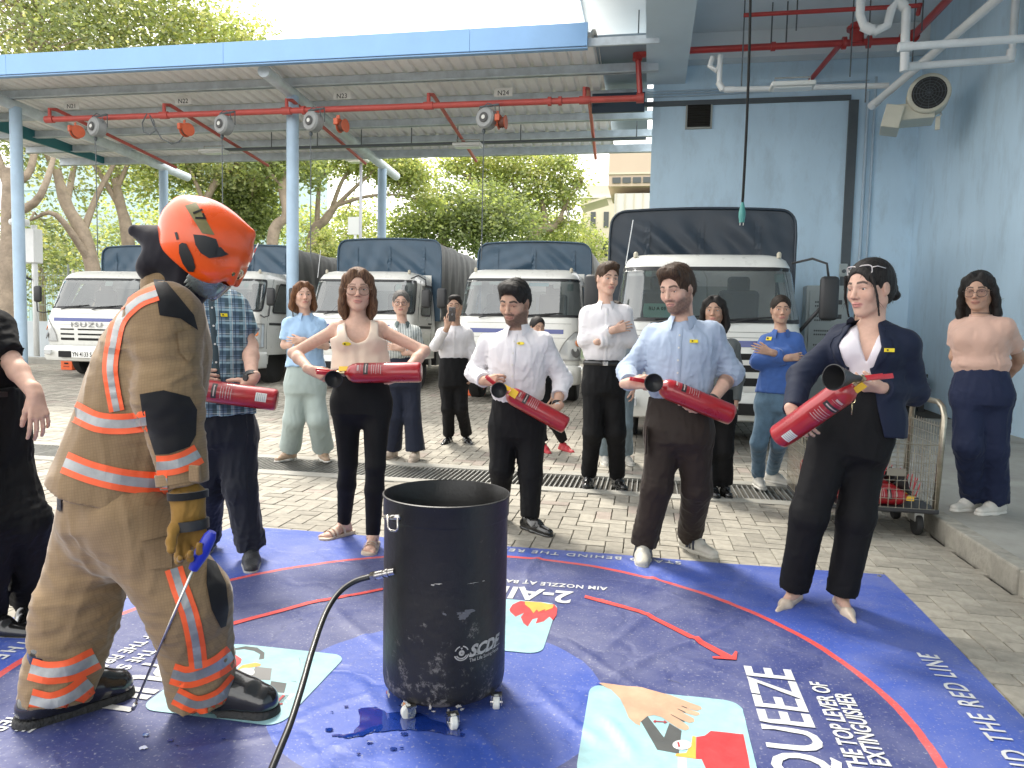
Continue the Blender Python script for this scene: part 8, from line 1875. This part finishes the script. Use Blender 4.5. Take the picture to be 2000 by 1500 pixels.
# woman in royal blue blouse
P, J, H, f, l, g = basic('woman in royal blue eyelet blouse and jeans with arms crossed', 6.22, ground_root(1497, 955), -16,
    dict(neck=(1525, 650, 0), shR=(1496, 663, 0), shL=(1556, 660, 0), elR=(1480, 706, -.02), elL=(1566, 706, -.02), wrR=(1540, 699, -.17), wrL=(1505, 688, -.17), waist=(1517, 757, 0), hipR=(1500, 790, 0), hipL=(1533, 790, 0), knR=(1482, 865, 0), knL=(1522, 865, .02)),
    (1525, 605, 6.2, .222, -10, 5, 0), SK['olive'], (C_eye, C_jean), FEM, False, ((1480, 949), (1507, 941), .10, .10), ((H_dark, 'bun'), dict(vol=.95)),
    dict(aw=.148, bw=.112, ah=.178, bh=.13, thigh=.090, knee=.064, hem=.050, amp=.005, seed=5), dict(te=(1.85, 1.85), bottom=.05, flare=.012, ru=.060, re=.056, rw=.044),
    hands=lambda J: arms_crossed(J, (Vv(.9, .1, -.1), Vv(0, -.2, -1)), (Vv(-.9, .2, .1), Vv(0, .1, -1))), colkw=dict(hair=(.03, .018, .012), brow=.8), headkw=dict(smile=.7),
    shoes=[('R', -VH-RH*.1, dict(L_=.26, m=M_shoew, sole=M_sole_w, kind='sneaker', lace=M_lace)), ('L', -VH+RH*.7, dict(L_=.26, m=M_shoew, sole=M_sole_w, kind='sneaker', lace=M_lace))])
badge(P, P.W(1502, 662, -.13), f, .045, .035, False, g)
# woman with hands behind her back
kz = lambda px, py, z: (lambda p: np.array([p[0], p[1], .13+z]))(G(px, py, .13))
f, l = facing(-38); P = Person('woman with glasses in pink tee and navy trousers standing on the kerb', 5.0, (*G(1915, 1003, .13)[:2], .13)); 
J = J_(P, neck=(1915, 621, 0), shR=(1872, 634, 0), shL=(1966, 633, 0), elR=(1866, 696, .08), elL=(1992, 700, .10), wrR=(1915, 738, .22), wrL=(1960, 745, .22), waist=(1916, 728, 0), hipR=(1893, 775, -.02), hipL=(1943, 775, .02), knR=(1891, 870, -.02), knL=(1941, 880, .0))
J['anR'], J['anL'] = kz(1898, 995, .085), kz(1946, 1002, .085)
H = Head(1911, 568, 4.98, .244, -42, 10, 0)
make_body(P, J, H, l, f, SK['tan'], FEM, False, armr=1.0, neck_r=.048, hands=[dict(wr=J['wrR'], d=Vv(.9, -.3, 0), n=Vv(0, 0, 1), th=1, sc=.9), dict(wr=J['wrL'], d=Vv(-.9, -.3, 0), n=Vv(0, 0, 1), th=-1, sc=.9)], colkw=dict(hair=(.012, .009, .008), brow=.8, lip=(.34, .15, .12)), headkw=dict(eye=.1, full=.003))
hair(P, H, H_black, 'loose', .95, 2., length=.16, front=-.004)
glasses(H, P.t, P.o, mat('frame_dark', (.06, .04, .04), .3), .028, .023, -.004, 2.3)
g, en = shirt(P, J, l, f, C_pink, sc_keys(FEM, 1.10), (.62, .62), .014, .0035, .062, .066, .05, 3, .0, fem=True, name='tee_shirt')
c = J['neck']+ZU*.012; ring(P, c, nrm(ZU+f*.15), .062, .022, C_pink, 'neckband'); ring(P, c+ZU*.02, ZU, .050, .006, M_tb, 'choker')
trousers(P, J, l, f, C_navyt, .150, .118, .190, .14, .104, .085, .070, seed=9, amp=.006)
shoe(P, J['anR'], -VH*.45-RH, .27, M_shoew, M_sole_w, ground=.13, kind='sneaker', lace=M_lace); shoe(P, J['anL'], -VH*.45-RH, .27, M_shoew, M_sole_w, ground=.13, kind='sneaker', lace=M_lace)
# half hidden people
def hidden(label, d0, root, psi, hx, hy, hh, skin, top, bot, hr, feet, w_=.9, yaw=0, pitch=0, shoes=None, male=False, hem=.06, te=(1.9, 1.9), glass=False):
    z0 = GG(*root); s = 1430/d0; nx, ny = hx, hy+.245*s*(hh/.23); f, l = facing(psi)
    Jp = dict(neck=(nx, ny, 0), shR=(nx-.16*s, ny+.035*s, 0), shL=(nx+.16*s, ny+.035*s, 0), elR=(nx-.19*s, ny+.30*s, .02), elL=(nx+.19*s, ny+.30*s, .02), wrR=(nx-.17*s, ny+.52*s, -.06), wrL=(nx+.17*s, ny+.52*s, -.06), waist=(nx, ny+.42*s, 0), hipR=(nx-.09*s, ny+.60*s, 0), hipL=(nx+.09*s, ny+.60*s, 0))
    fr, fl = feet; Jp['knR'] = ((nx-.09*s+fr[0])/2, (ny+.60*s+fr[1])/2-8, 0); Jp['knL'] = ((nx+.09*s+fl[0])/2, (ny+.60*s+fl[1])/2-8, 0)
    return basic(label, d0, ground_root(*root), psi, Jp, (hx, hy, d0-.03, hh, yaw, pitch, 0), skin, (top, bot), FEM if not male else MALE, male, (fr, fl, .10, .10), hr, dict(aw=.150, bw=.112, ah=.172, bh=.125, thigh=.088, knee=.068, hem=hem, amp=.005), dict(te=te, collar=False),
        hands=lambda J: [dict(wr=J['wrR'], d=Vv(0, -1, .2), n=Vv(1, 0, -.3), th=1, sc=.9), dict(wr=J['wrL'], d=Vv(0, -1, .2), n=Vv(-1, 0, -.3), th=-1, sc=.9)], colkw=dict(hair=(.012, .01, .009), brow=.8), shoes=shoes)
hidden('woman with long black hair half hidden behind the man in the pale blue shirt', 6.0, (1400, 972), -15, 1395, 607, .225, SK['tan'], C_grey, C_black, ((H_black, 'loose'), dict(vol=1.0, length=.10)), ((1388, 965), (1412, 965)), yaw=-22, pitch=4, hem=.075, shoes=[('R', -VH, dict(L_=.25, m=M_shoeb)), ('L', -VH, dict(L_=.25, m=M_shoeb))])
q_ = hidden('short woman in red sneakers peeking from behind the man beside the drum', 8.05, (1085, 882), 10, 1050, 640, .218, SK['olive'], C_tblack, C_black, ((H_black, 'pony'), dict(vol=.95)), ((1062, 880), (1100, 878)), yaw=20, pitch=8, hem=.042, shoes=[('R', -VH+RH*.3, dict(L_=.25, m=mat('sneaker_red', (.42, .03, .04), .5), sole=M_sole_w, kind='sneaker')), ('L', -VH+RH*.55, dict(L_=.26, m=MATS['sneaker_red'], sole=M_sole_w, kind='sneaker', lace=mat('lace_red', (.5, .04, .05), .6)))])
hidden('person in pale top and grey jeans standing behind the tall man in white', 7.3, (1200, 905), 0, 1203, 612, .222, SK['fair'], C_pale, C_jeang, ((H_dark, 'long'), dict(vol=.9, length=.05)), ((1180, 902), (1222, 902)), yaw=-10, hem=.07, shoes=[('R', -VH, dict(L_=.26, m=M_shoew, sole=M_sole_w, kind='sneaker')), ('L', -VH+RH*.2, dict(L_=.26, m=M_shoew, sole=M_sole_w, kind='sneaker'))])
hidden('person in dark jeans and sandals almost hidden behind the woman in the blazer', 6.3, (1645, 965), 0, 1690, 620, .22, SK['tan'], C_tblack, C_jean, ((H_black, 'bun'), dict(vol=.9)), ((1625, 962), (1680, 962)), yaw=-10, hem=.06, shoes=[('R', -VH-RH*.2, dict(L_=.25, m=M_flat, sole=M_flat)), ('L', -VH, dict(L_=.25, m=M_flat, sole=M_flat))])
# ------------------------------------------------------------------ man in checked shirt
f, l = facing(26); P = Person('man in checked short sleeved shirt holding an extinguisher behind the firefighter', 4.07, ground_root(455, 1100))
J = J_(P, neck=(408, 563, 0), shR=(352, 585, .02), shL=(459, 588, -.02), elR=(345, 680, .02), elL=(489, 676, .0), wrR=(372, 738, -.20), wrL=(492, 742, -.15), waist=(424, 790, 0), hipR=(404, 845, 0), hipL=(462, 845, 0), knR=(405, 960, .05), knL=(470, 955, .0))
legs(P, J, (405, 1075), (491, 1098))
H = Head(405, 500, 4.02, .24, 30, 8, 0)
make_body(P, J, H, l, f, SK['fair'], MALE, True, armr=1.08, hands=[dict(wr=J['wrR'], d=Vv(.9, -.1, .1), n=Vv(0, -.2, -1), th=1, curl=(40, 50, 40)), dict(wr=J['wrL'], d=Vv(-.55, -.75, .12), n=Vv(-.35, .25, -.9), th=-1, curls=[(20, 35, 25), (24, 38, 25), (28, 42, 28), (32, 45, 30)], thumb=(55, 15, 15))], colkw=dict(hair=(.05, .03, .02), stub=.2, brow=.7))
hair(P, H, H_brown, 'crop', .6, 1.)
g, en = shirt(P, J, l, f, pattern_cloth('shirt_checked', 'plaid'), sc_keys(KW, 1.04), (.68, .68), .016, .0075, .074, .074, .06, 2, .06, flare=.012, uv=True)
collar(P, J, f, l, C_blue, .064, .034); placket(P, g, J, f, l, mat('placket_dark', (.03, .05, .06), .8), 6, side=.0)
badge(P, P.W(437, 616, -.16), f, .035, .018, False, g)
trousers(P, J, l, f, cloth('trouser_midnight', (.010, .012, .02), .75, wscale=9), .172, .125, .192, .135, .108, .084, .070, seed=8, amp=.008, brk=.8)
M_run = mat('runner_black', (.018, .02, .024), .5, bump=.4, bscale=200)
shoe(P, J['anL'], -VH+RH*.35, .30, M_run, mat('sole_grey', (.30, .30, .30), .6), .053, .085, kind='sneaker', lace=M_tb); shoe(P, J['anR'], -VH+RH*.1, .30, M_run, MATS['sole_grey'], .053, .085, kind='sneaker')
watch(P, J['wrL']+nrm(J['elL']-J['wrL'])*.02, nrm(J['elL']-J['wrL']), nrm(-VH-RH*.5), .040, w_=.026)
e0, e1 = P.W(543, 782, -.20), P.W(402, 763, -.26)
make_ext('red extinguisher with white sticker held by the man in the checked shirt', e0, e1, stk=True, face=Vv(.1, .25, 1), horn=Vv(-.25, -.05, 1), hornlen=.12, lever_dir=Vv(-.9, .1, -.3))
# ------------------------------------------------------------------ person in black at the left edge
f, l = facing(60); P = Person('person in black tee and trousers cut off by the left edge of the picture', 3.02, ground_root(40, 1225))
J = J_(P, neck=(-82, 592, 0), shR=(-110, 620, -.15), shL=(-18, 628, .05), elR=(-120, 720, -.2), elL=(22, 706, .02), wrR=(-90, 790, -.25), wrL=(69, 772, -.06), waist=(-40, 770, 0), hipR=(-60, 860, -.06), hipL=(-12, 860, .06), knR=(-20, 1020, -.08), knL=(52, 1020, .04))
J['anR'], J['anL'] = gf(-30, 1240), gf(64, 1205)
H = Head(-70, 500, 3.0, .24, 70, 0, 0)
make_body(P, J, H, l, f, SK['fair'], MALE, True, armr=1.0, hands=[dict(wr=J['wrL'], d=Vv(.25, -.95, .15), n=Vv(-.75, 0, -.65), th=-1, curls=[(14, 22, 15), (18, 26, 18), (20, 28, 18), (24, 30, 20)], thumb=(22, 10, 10)), dict(wr=J['wrR'], d=Vv(.2, -.95, .1), n=Vv(.6, 0, -.7), th=1)], colkw=dict(hair=(.02, .015, .012)))
hair(P, H, H_black, 'crop', .6, 1.)
shirt(P, J, l, f, C_tblack, MALE, (.80, .80), .010, .006, .062, .064, .05, 5, .05, name='tee_shirt')
trousers(P, J, l, f, C_black, .165, .12, .185, .135, .112, .086, .072, seed=6, amp=.008)
shoe(P, J['anR'], -VH*.1+RH, .30, M_shoeb); shoe(P, J['anL'], -VH+RH*.35, .28, M_shoeb)
MB().bar(tuple(P.W(-40, 772, -.17)-P.o), tuple(P.W(8, 770, -.06)-P.o), .035, .02).build('belt_buckle_strap', M_belt, P.t)
# ------------------------------------------------------------------ firefighter in turnout gear
M_turn = cloth('turnout_tan', (.245, .165, .088), .85, weave=300, bump=.35, wr=.55, wscale=9); 
t_ = M_turn.node_tree; n_ = t_.nodes; b_ = n_['Principled BSDF']; s_ = b_.inputs['Base Color'].links[0].from_socket; tc2 = n_.new('ShaderNodeTexCoord')
br = n_.new('ShaderNodeTexBrick'); br.offset = 0; br.inputs['Scale'].default_value = 1; br.inputs['Brick Width'].default_value = .009; br.inputs['Row Height'].default_value = .009; br.inputs['Mortar Size'].default_value = .0009; br.inputs['Color1'].default_value = (1, 1, 1, 1); br.inputs['Color2'].default_value = (.94, .94, .94, 1); br.inputs['Mortar'].default_value = (.84, .84, .84, 1)
mp2 = n_.new('ShaderNodeMapping'); mp2.inputs['Rotation'].default_value = (math.pi/2, 0, YAW); t_.links.new(tc2.outputs['Object'], mp2.inputs[0]); t_.links.new(mp2.outputs[0], br.inputs['Vector'])
mm = n_.new('ShaderNodeMix'); mm.data_type = 'RGBA'; mm.blend_type = 'MULTIPLY'; mm.inputs[0].default_value = 1; t_.links.new(s_, mm.inputs[6]); t_.links.new(br.outputs['Color'], mm.inputs[7]); t_.links.new(mm.outputs[2], b_.inputs['Base Color'])
C_patch = cloth('patch_black', (.010, .010, .011), .85, weave=500, wr=.4)
M_hi = mat('band_orange', (.85, .11, .025), .55, emit=((.85, .11, .025), .0)); M_sil = mat('band_silver', (.30, .31, .31), .38, .3, var=.25, vscale=12)
M_helm = mat('helmet_orange', (.80, .085, .004), .3, var=.1, vscale=8, coat=.5, dirt=.22); M_glove = cloth('glove_mustard', (.24, .13, .025), .8, wr=.8, wscale=30); M_boot = mat('boot_black', (.012, .012, .013), .22, coat=.7, bump=.1, bscale=30)
f, l = facing(112); P = Person('firefighter in tan turnout gear and orange helmet bending over a gas lighter rod', 2.44, ground_root(270, 1395)); P.h = .0036
J = J_(P, neck=(345, 552, 0), shR=(322, 590, -.17), shL=(335, 585, .17), elR=(330, 775, -.20), elL=(330, 750, .24), wrR=(364, 958, -.20), wrL=(345, 880, .22), waist=(232, 900, 0), hipR=(258, 1012, -.09), hipL=(205, 985, .09), knR=(368, 1175, -.06), knL=(152, 1190, .06))
J['anR'], J['anL'] = gf(398, 1392, .10), gf(112, 1400, .10)
H = Head(394, 486, 2.40, .228, 97, 34, 0)
make_body(P, J, H, l, f, SK['tan'], MALE, True, neck_r=.055, colkw=dict(hair=(.015, .012, .01), stub=.2))
def hem_cut(c, n): return [(V3(c), nrm(n))]
A0, B0 = P.W(230, 964, 0), P.W(345, 556, 0); S = Sdf()
S.loft(A0, B0, l, [(0, .222, .212), (.25, .205, .190), (.5, .200, .180), (.72, .215, .165), (.86, .190, .125), (.95, .115, .09), (1.0, .075, .075)], k=.04, flat=(True, False))
for sd in ('R', 'L'): S.el(J['sh'+sd]-ZU*.01, [.095, .095, .09], k=.07); e_, d_, r_ = sleeve(S, J['sh'+sd]-ZU*.03, J['el'+sd], J['wr'+sd], 1.93, .094, .082, .064, k=.05)
ub = nrm(B0-A0)
jk = P.add('jacket', S, .0060, M_turn, [A0, B0, J['shR'], J['shL'], J['elR'], J['elL'], J['wrR'], J['wrL']], .2, disp=folds(.007, 11, .35, 3, [(J['elR'], .14, .014), (J['shR']-ZU*.10+RH*.02, .12, .010), (P.W(250, 700, -.1), .15, .008), (J['elR']-ZU*.12, .1, .010)]), damp=.02)
S = Sdf(); w_ = P.W(236, 930, 0); S.loft(P.W(232, 1020, 0), w_, l, [(0, .180, .155), (.6, .172, .150), (1, .160, .145)], k=.05); S.el(P.W(212, 1020, 0), [.15, .14, .12], k=.06); S.el(P.W(245, 1062, 0), [.13, .12, .11], k=.06)
for sd, kr in (('R', .118), ('L', .122)):
    an = J['an'+sd]-ZU*.03; kn = J['kn'+sd]; dn = nrm(an-kn); S.rc(J['hip'+sd], kn, .136, kr, k=.05); S.rc(kn, an+dn*.02, kr, .104, k=.05, cut=[(an, nrm(dn-ZU*.6))])
tz = P.add('turnout_trousers', S, .0066, M_turn, [w_, J['hipR'], J['hipL'], J['knR'], J['knL'], J['anR'], J['anL']], .2, disp=folds(.008, 10, .5, 6, [(J['knR'], .16, .014), (J['knL'], .18, .016), (J['anR']+ZU*.05, .14, .016), (J['anL']+ZU*.05, .14, .016), (P.W(248, 1080, 0), .15, .012)]), damp=.025)
from mathutils.bvhtree import BVHTree
BV = {}
def bvh(o):
    if o.name not in BV: BV[o.name] = BVHTree.FromPolygons([tuple(v.co) for v in o.data.vertices], [tuple(p.vertices) for p in o.data.polygons])
    return BV[o.name]
def decal(o, polys, m, name, off=.003, cell=7, back=None):
    """cloth or print piece cut to a measured outline and laid on the surface of o"""
    T_ = bvh(o); O_ = Vector(CAM-np.array(o.parent.matrix_world.translation if o.parent.parent is None else o.parent.parent.matrix_world.translation)) if False else Vector(CAM-P.o)
    bm = bmesh.new()
    for Q in polys: bm.faces.new([bm.verts.new((x, y, 0)) for x, y in Q])
    bmesh.ops.triangulate(bm, faces=bm.faces[:]); xs = [v.co.x for v in bm.verts]; ys = [v.co.y for v in bm.verts]
    for ax, lo, hi in ((0, min(xs), max(xs)), (1, min(ys), max(ys))):
        c = lo+cell
        while c < hi:
            co = [0, 0, 0]; co[ax] = c; no_ = [0, 0, 0]; no_[ax] = 1; bmesh.ops.bisect_plane(bm, geom=bm.verts[:]+bm.edges[:]+bm.faces[:], plane_co=co, plane_no=no_, dist=1e-5); c += cell
    bad = []
    for v in bm.verts:
        d_ = Vector(ray(v.co.x, v.co.y)); hit, nn, i, ds = T_.ray_cast(O_, d_.normalized())
        if hit is None or (back and ds > back): 
            hit, nn, i, ds = T_.find_nearest(O_+d_*P.d0)
            if ds > .05: bad.append(v)
        v.co = hit-d_.normalized()*off*.5+nn*off*(1 if nn.dot(d_) < 0 else -1)*.6
    if bad: bmesh.ops.delete(bm, geom=bad, context='VERTS')
    me = bpy.data.meshes.new(name); bm.to_mesh(me); bm.free(); return link(name, me, m, o, True)
def strip(o, pts, hw, parts=((-1, -.42, 0), (-.42, .42, 1), (.42, 1, 0)), name='reflective_stripe'):
    """three ply tape (orange, silver, orange) laid along a measured centre line"""
    pts = [Vector((x, y, 0)) for x, y in pts]; sp = spline(pts, 4); 
    for a, b_, k in parts:
        Q = []
        for i in range(len(sp)-1):
            t0 = (sp[min(i+1, len(sp)-1)]-sp[max(i-1, 0)]).normalized(); t1 = (sp[min(i+2, len(sp)-1)]-sp[i]).normalized(); n0, n1 = Vector((-t0.y, t0.x, 0)), Vector((-t1.y, t1.x, 0))
            Q.append([tuple((sp[i]+n0*a*hw)[:2]), tuple((sp[i]+n0*b_*hw)[:2]), tuple((sp[i+1]+n1*b_*hw)[:2]), tuple((sp[i+1]+n1*a*hw)[:2])])
        decal(o, Q, (M_hi, M_sil)[k], name, .0042+.0006*k, 14)
strip(jk, [(143, 802), (190, 824), (240, 828), (287, 822)], 20); strip(jk, [(127, 903), (175, 922), (235, 937), (290, 943), (328, 943)], 22)
strip(jk, [(307, 573), (270, 588), (236, 622), (223, 668), (216, 715), (220, 755), (229, 803)], 15); strip(jk, [(212, 570), (186, 596), (168, 640), (160, 690)], 9)
strip(jk, [(307, 910), (335, 908), (362, 900), (388, 886)], 20)
decal(jk, [[(300, 545), (322, 548), (345, 575), (378, 615), (386, 645), (352, 622), (312, 616), (306, 580)]], C_patch, 'shoulder_patch', .003)
decal(jk, [[(274, 770), (320, 762), (370, 775), (384, 800), (382, 850), (370, 872), (330, 886), (304, 888), (292, 850), (278, 800)]], C_patch, 'elbow_patch', .004)
decal(jk, [[(345, 650), (378, 640), (380, 690), (368, 708), (350, 690)]], M_turn, 'arm_pocket', .007)
strip(tz, [(60, 1306), (95, 1314), (140, 1308), (188, 1285)], 22); strip(tz, [(60, 1366), (100, 1374), (140, 1360), (176, 1332)], 22)
strip(tz, [(337, 1315), (370, 1322), (420, 1304), (455, 1278)], 21); strip(tz, [(343, 1358), (385, 1376), (430, 1362), (463, 1328)], 18)
strip(tz, [(339, 1110), (352, 1150), (370, 1200), (381, 1250), (388, 1305)], 18)
decal(tz, [[(403, 1092), (420, 1098), (440, 1140), (445, 1190), (440, 1222), (430, 1226), (412, 1190), (402, 1140)]], C_patch, 'knee_patch', .006)
decal(tz, [[(263, 988), (330, 990), (332, 1045), (272, 1058)]], M_turn, 'pocket_flap', .012, 10); decal(tz, [[(276, 1056), (334, 1046), (336, 1108), (288, 1112)]], M_turn, 'cargo_pocket', .007, 10)
decal(tz, [[(110, 962), (124, 955), (122, 1000), (108, 992)]], C_patch, 'side_flap', .010)
# collar and neck flap
S = Sdf(); cn = P.W(352, 545, 0); S.rc(P.W(338, 560, 0), P.W(362, 512, 0), .098, .082, k=.03, cut=[(P.W(366, 506, 0), nrm(P.W(366, 506, 0)-P.W(330, 570, 0)))]); S.rc(P.W(350, 540, 0), P.W(385, 460, 0), .070, .068, k=.004, op='s')
P.add('collar', S, .005, M_turn, [cn], .2, disp=folds(.006, 16, .6, 2), damp=.012)
S = Sdf(); S.rc(H.W((0, -.03, -.05)), H.W((0, -.10, -.13)), .085, .060, k=.03, sq=(H.f, .7)); S.rc(H.W((0, -.08, -.05)), H.W((0, -.20, -.075)), .075, .020, k=.03); S.rc(H.W((0, .0, -.06)), H.W((0, .03, -.13)), .075, .07, k=.03)
P.add('neck_protector', S, .005, cloth('protector_black', (.010, .009, .014), .85), [H.o, H.W((0, -.2, -.1)), H.W((0, .03, -.15))], .12, disp=folds(.004, 18, .5, 1), damp=.01)
# helmet
s = H.s; W_ = H.W; A_ = H.A; S = Sdf()
S.el(W_((0, -.006, .050)), [.112*s, .152*s, .112*s], A_, k=.03); S.el(W_((0, -.020, .020)), [.115*s, .128*s, .105*s], A_, k=.04)
for q in (-1, 1): S.el(W_((q*.062, .018, -.030)), [.048*s, .112*s, .066*s], A_, k=.035); S.rc(W_((q*.045, .125, .010)), W_((q*.030, .146, -.034)), .022*s, .012*s, k=.03)
S.rc(W_((0, -.13, .085)), W_((0, .10, .135)), .014*s, .010*s, k=.04)
S.el(W_((0, .100, -.120)), [.075*s, .12*s, .075*s], A_, k=.012, op='s'); S.el(W_((0, -.02, -.05)), [.082*s, .11*s, .12*s], A_, k=.01, op='s'); S.fn(lambda p: (p-W_((0, .02, -.082))) @ nrm(H.d((0, -.12, -1)))*-1., .006, 's')
hm = P.add('helmet', S, .0042, M_helm, [H.o], .24, rel=2)
decal(hm, [[(361, 402), (383, 395), (419, 459), (395, 456)]], mat('patch_olive', (.16, .14, .05), .45, var=.2, vscale=40), 'reflective_patch', .002)
vs_, fs_ = text_mesh('17', 26, 0, .8); ca_, sa_ = math.cos(R(68)), math.sin(R(68)); Pp = [(388+v[0]*ca_+v[1]*sa_, 420+v[0]*sa_-v[1]*ca_) for v in vs_]; decal(hm, [[Pp[i] for i in q] for q in fs_], M_dark, 'number', .004, 60)
decal(hm, [[(378, 458), (400, 460), (422, 467), (428, 485), (446, 496), (432, 501), (408, 504), (392, 494), (382, 478)]], M_horn, 'side_vent', .006); decal(hm, [[(422, 484), (430, 482), (437, 490), (433, 500), (423, 499)]], M_horn, 'vent_knob', .016)
decal(hm, [[(350, 478), (356, 474), (364, 476), (376, 500), (382, 522), (378, 531), (368, 530), (357, 514), (350, 494)]], M_horn, 'ear_vent', .003); decal(hm, [[(341, 454), (346, 453), (350, 467), (345, 469)]], M_horn, 'maker_mark', .002)
S = Sdf(); S.el(W_((0, .040, -.030)), [.092*s, .105*s, .16*s], A_, k=.01, cut=[(W_((0, .035, 0)), -H.f), (W_((0, 0, -.05)), H.u), (W_((0, 0, -.138)), -H.u)]); S.el(W_((0, .040, -.030)), [.085*s, .098*s, .18*s], A_, k=.002, op='s')
M_vis = glass_mat('visor_smoke', (.35, .32, .30), 1.6, .12); P.add('visor', S, .0036, M_vis, [W_((0, .05, -.04))], .16, parent=hm)
S = Sdf(); S.el(W_((0, .140, -.004)), [.066*s, .012*s, .024*s], A_, k=.01); P.add('eye_shield', S, .004, mat('visor_gold', (.20, .15, .04), .12, .8, coat=1.), [W_((0, .11, 0))], .13, parent=hm)
# glove, cuff, rod
S = Sdf(); hand(S, wr=P.W(368, 985, -.21), d=Vv(.12, -.98, .1), n=Vv(.5, .05, .85), th=1, sc=1.18, curls=[(25, 50, 40), (35, 55, 45), (40, 60, 45), (45, 60, 45)], thumb=(30, 25, 20), wr_r=.036, k=.016)
g0 = P.W(366, 962, -.205); S.rc(g0, P.W(368, 1000, -.21), .050, .044, k=.02, cut=[(g0, nrm(g0-P.W(368, 1000, -.21)))])
gv = P.add('glove', S, .004, M_glove, [g0, P.W(385, 1090, -.21)], .12, disp=folds(.003, 40, .8, 5), damp=.006)
ring(P, P.W(367, 966, -.205), nrm(P.W(367, 966, -.2)-P.W(369, 1000, -.2)), .054, .022, C_patch, 'glove_cuff', parent=gv); ring(P, P.W(372, 1024, -.21), nrm(P.W(372, 1024, -.2)-P.W(374, 1050, -.2)), .049, .030, M_horn, 'glove_strap', parent=gv)
ring(P, P.W(355, 930, -.20), nrm(J['wrR']-J['elR']), .071, .034, M_turn, 'sleeve_cuff', parent=jk); MB().box(tuple(P.W(380, 925, -.275)-P.o), (.035, .012, .05), bev=.005).build('cuff_tab', M_turn, jk)
rd = thing('lighter_rod', 'long steel gas lighter rod with blue handle held by the firefighter', 'lighter rod', P.W(400, 1075, -.25)); o_ = Vector(rd.location)
a_, b_, c_ = [Vector(D(x, y, 2.44+dd))-o_ for x, y, dd in ((410, 1048, -.25), (377, 1112, -.25), (260, 1385, -.10))]
MB().tube([a_-(b_-a_)*.15, a_, a_.lerp(b_, .5), b_], [.012, .019, .022, .014], 14).build('handle', mat('handle_blue', (.015, .03, .40), .35), rd, True, 50); MB().tube([b_, c_], .0042, 10).build('rod', M_chrome, rd, True); MB().tube([c_-(c_-b_).normalized()*.025, c_], .0068, 10).build('tip', M_chrome, rd, True)
# boots
for sd, dv, gx in (('R', RH+VH*.12-VH*.25, (405, 1388)), ('L', RH*.75+VH*.75, (100, 1405))):
    g = G(*gx); g = V3((g[0], g[1], .012)); d = nrm((dv[0], dv[1], 0)); s2 = np.cross(ZU, d); S = Sdf(); cut = [(g, -ZU)]
    S.rc(g-d*.05+ZU*.05, g+d*.05+ZU*.055, .052, .055, k=.03, cut=cut); S.rc(g+d*.05+ZU*.05, g+d*.20+ZU*.042, .056, .052, k=.04, cut=cut); S.rc(g-d*.02+ZU*.06, g+ZU*.22, .058, .062, k=.03); S.rc(g+ZU*.12, g+d*.14+ZU*.07, .05, .045, k=.04)
    bo = P.add('boot', S, .0045, M_boot, [g-d*.12, g+d*.27, g+ZU*.25], .05)
    S = Sdf(); S.rc(g-d*.05+ZU*.002, g+d*.20+ZU*.002, .060, .058, k=.02, cut=[(g+ZU*.024, ZU), (g-ZU*.010, -ZU)]); P.add('sole', S, .0045, mat('sole_black', (.02, .02, .02), .7, bump=.8, bscale=90), [g-d*.1, g+d*.26], .05, parent=bo)
    b = MB()
    for i in range(3):
        c = g+d*(.150+.022*i)+ZU*(.105-.012*i)
        for q in (-1, 1): b.tube([tuple(c+s2*q*.006-P.o), tuple(c+s2*q*.024-ZU*.006-P.o+d*.004)], .0022, 5)
    b.build('stitching', mat('stitch_yellow', (.45, .42, .12), .6), bo)
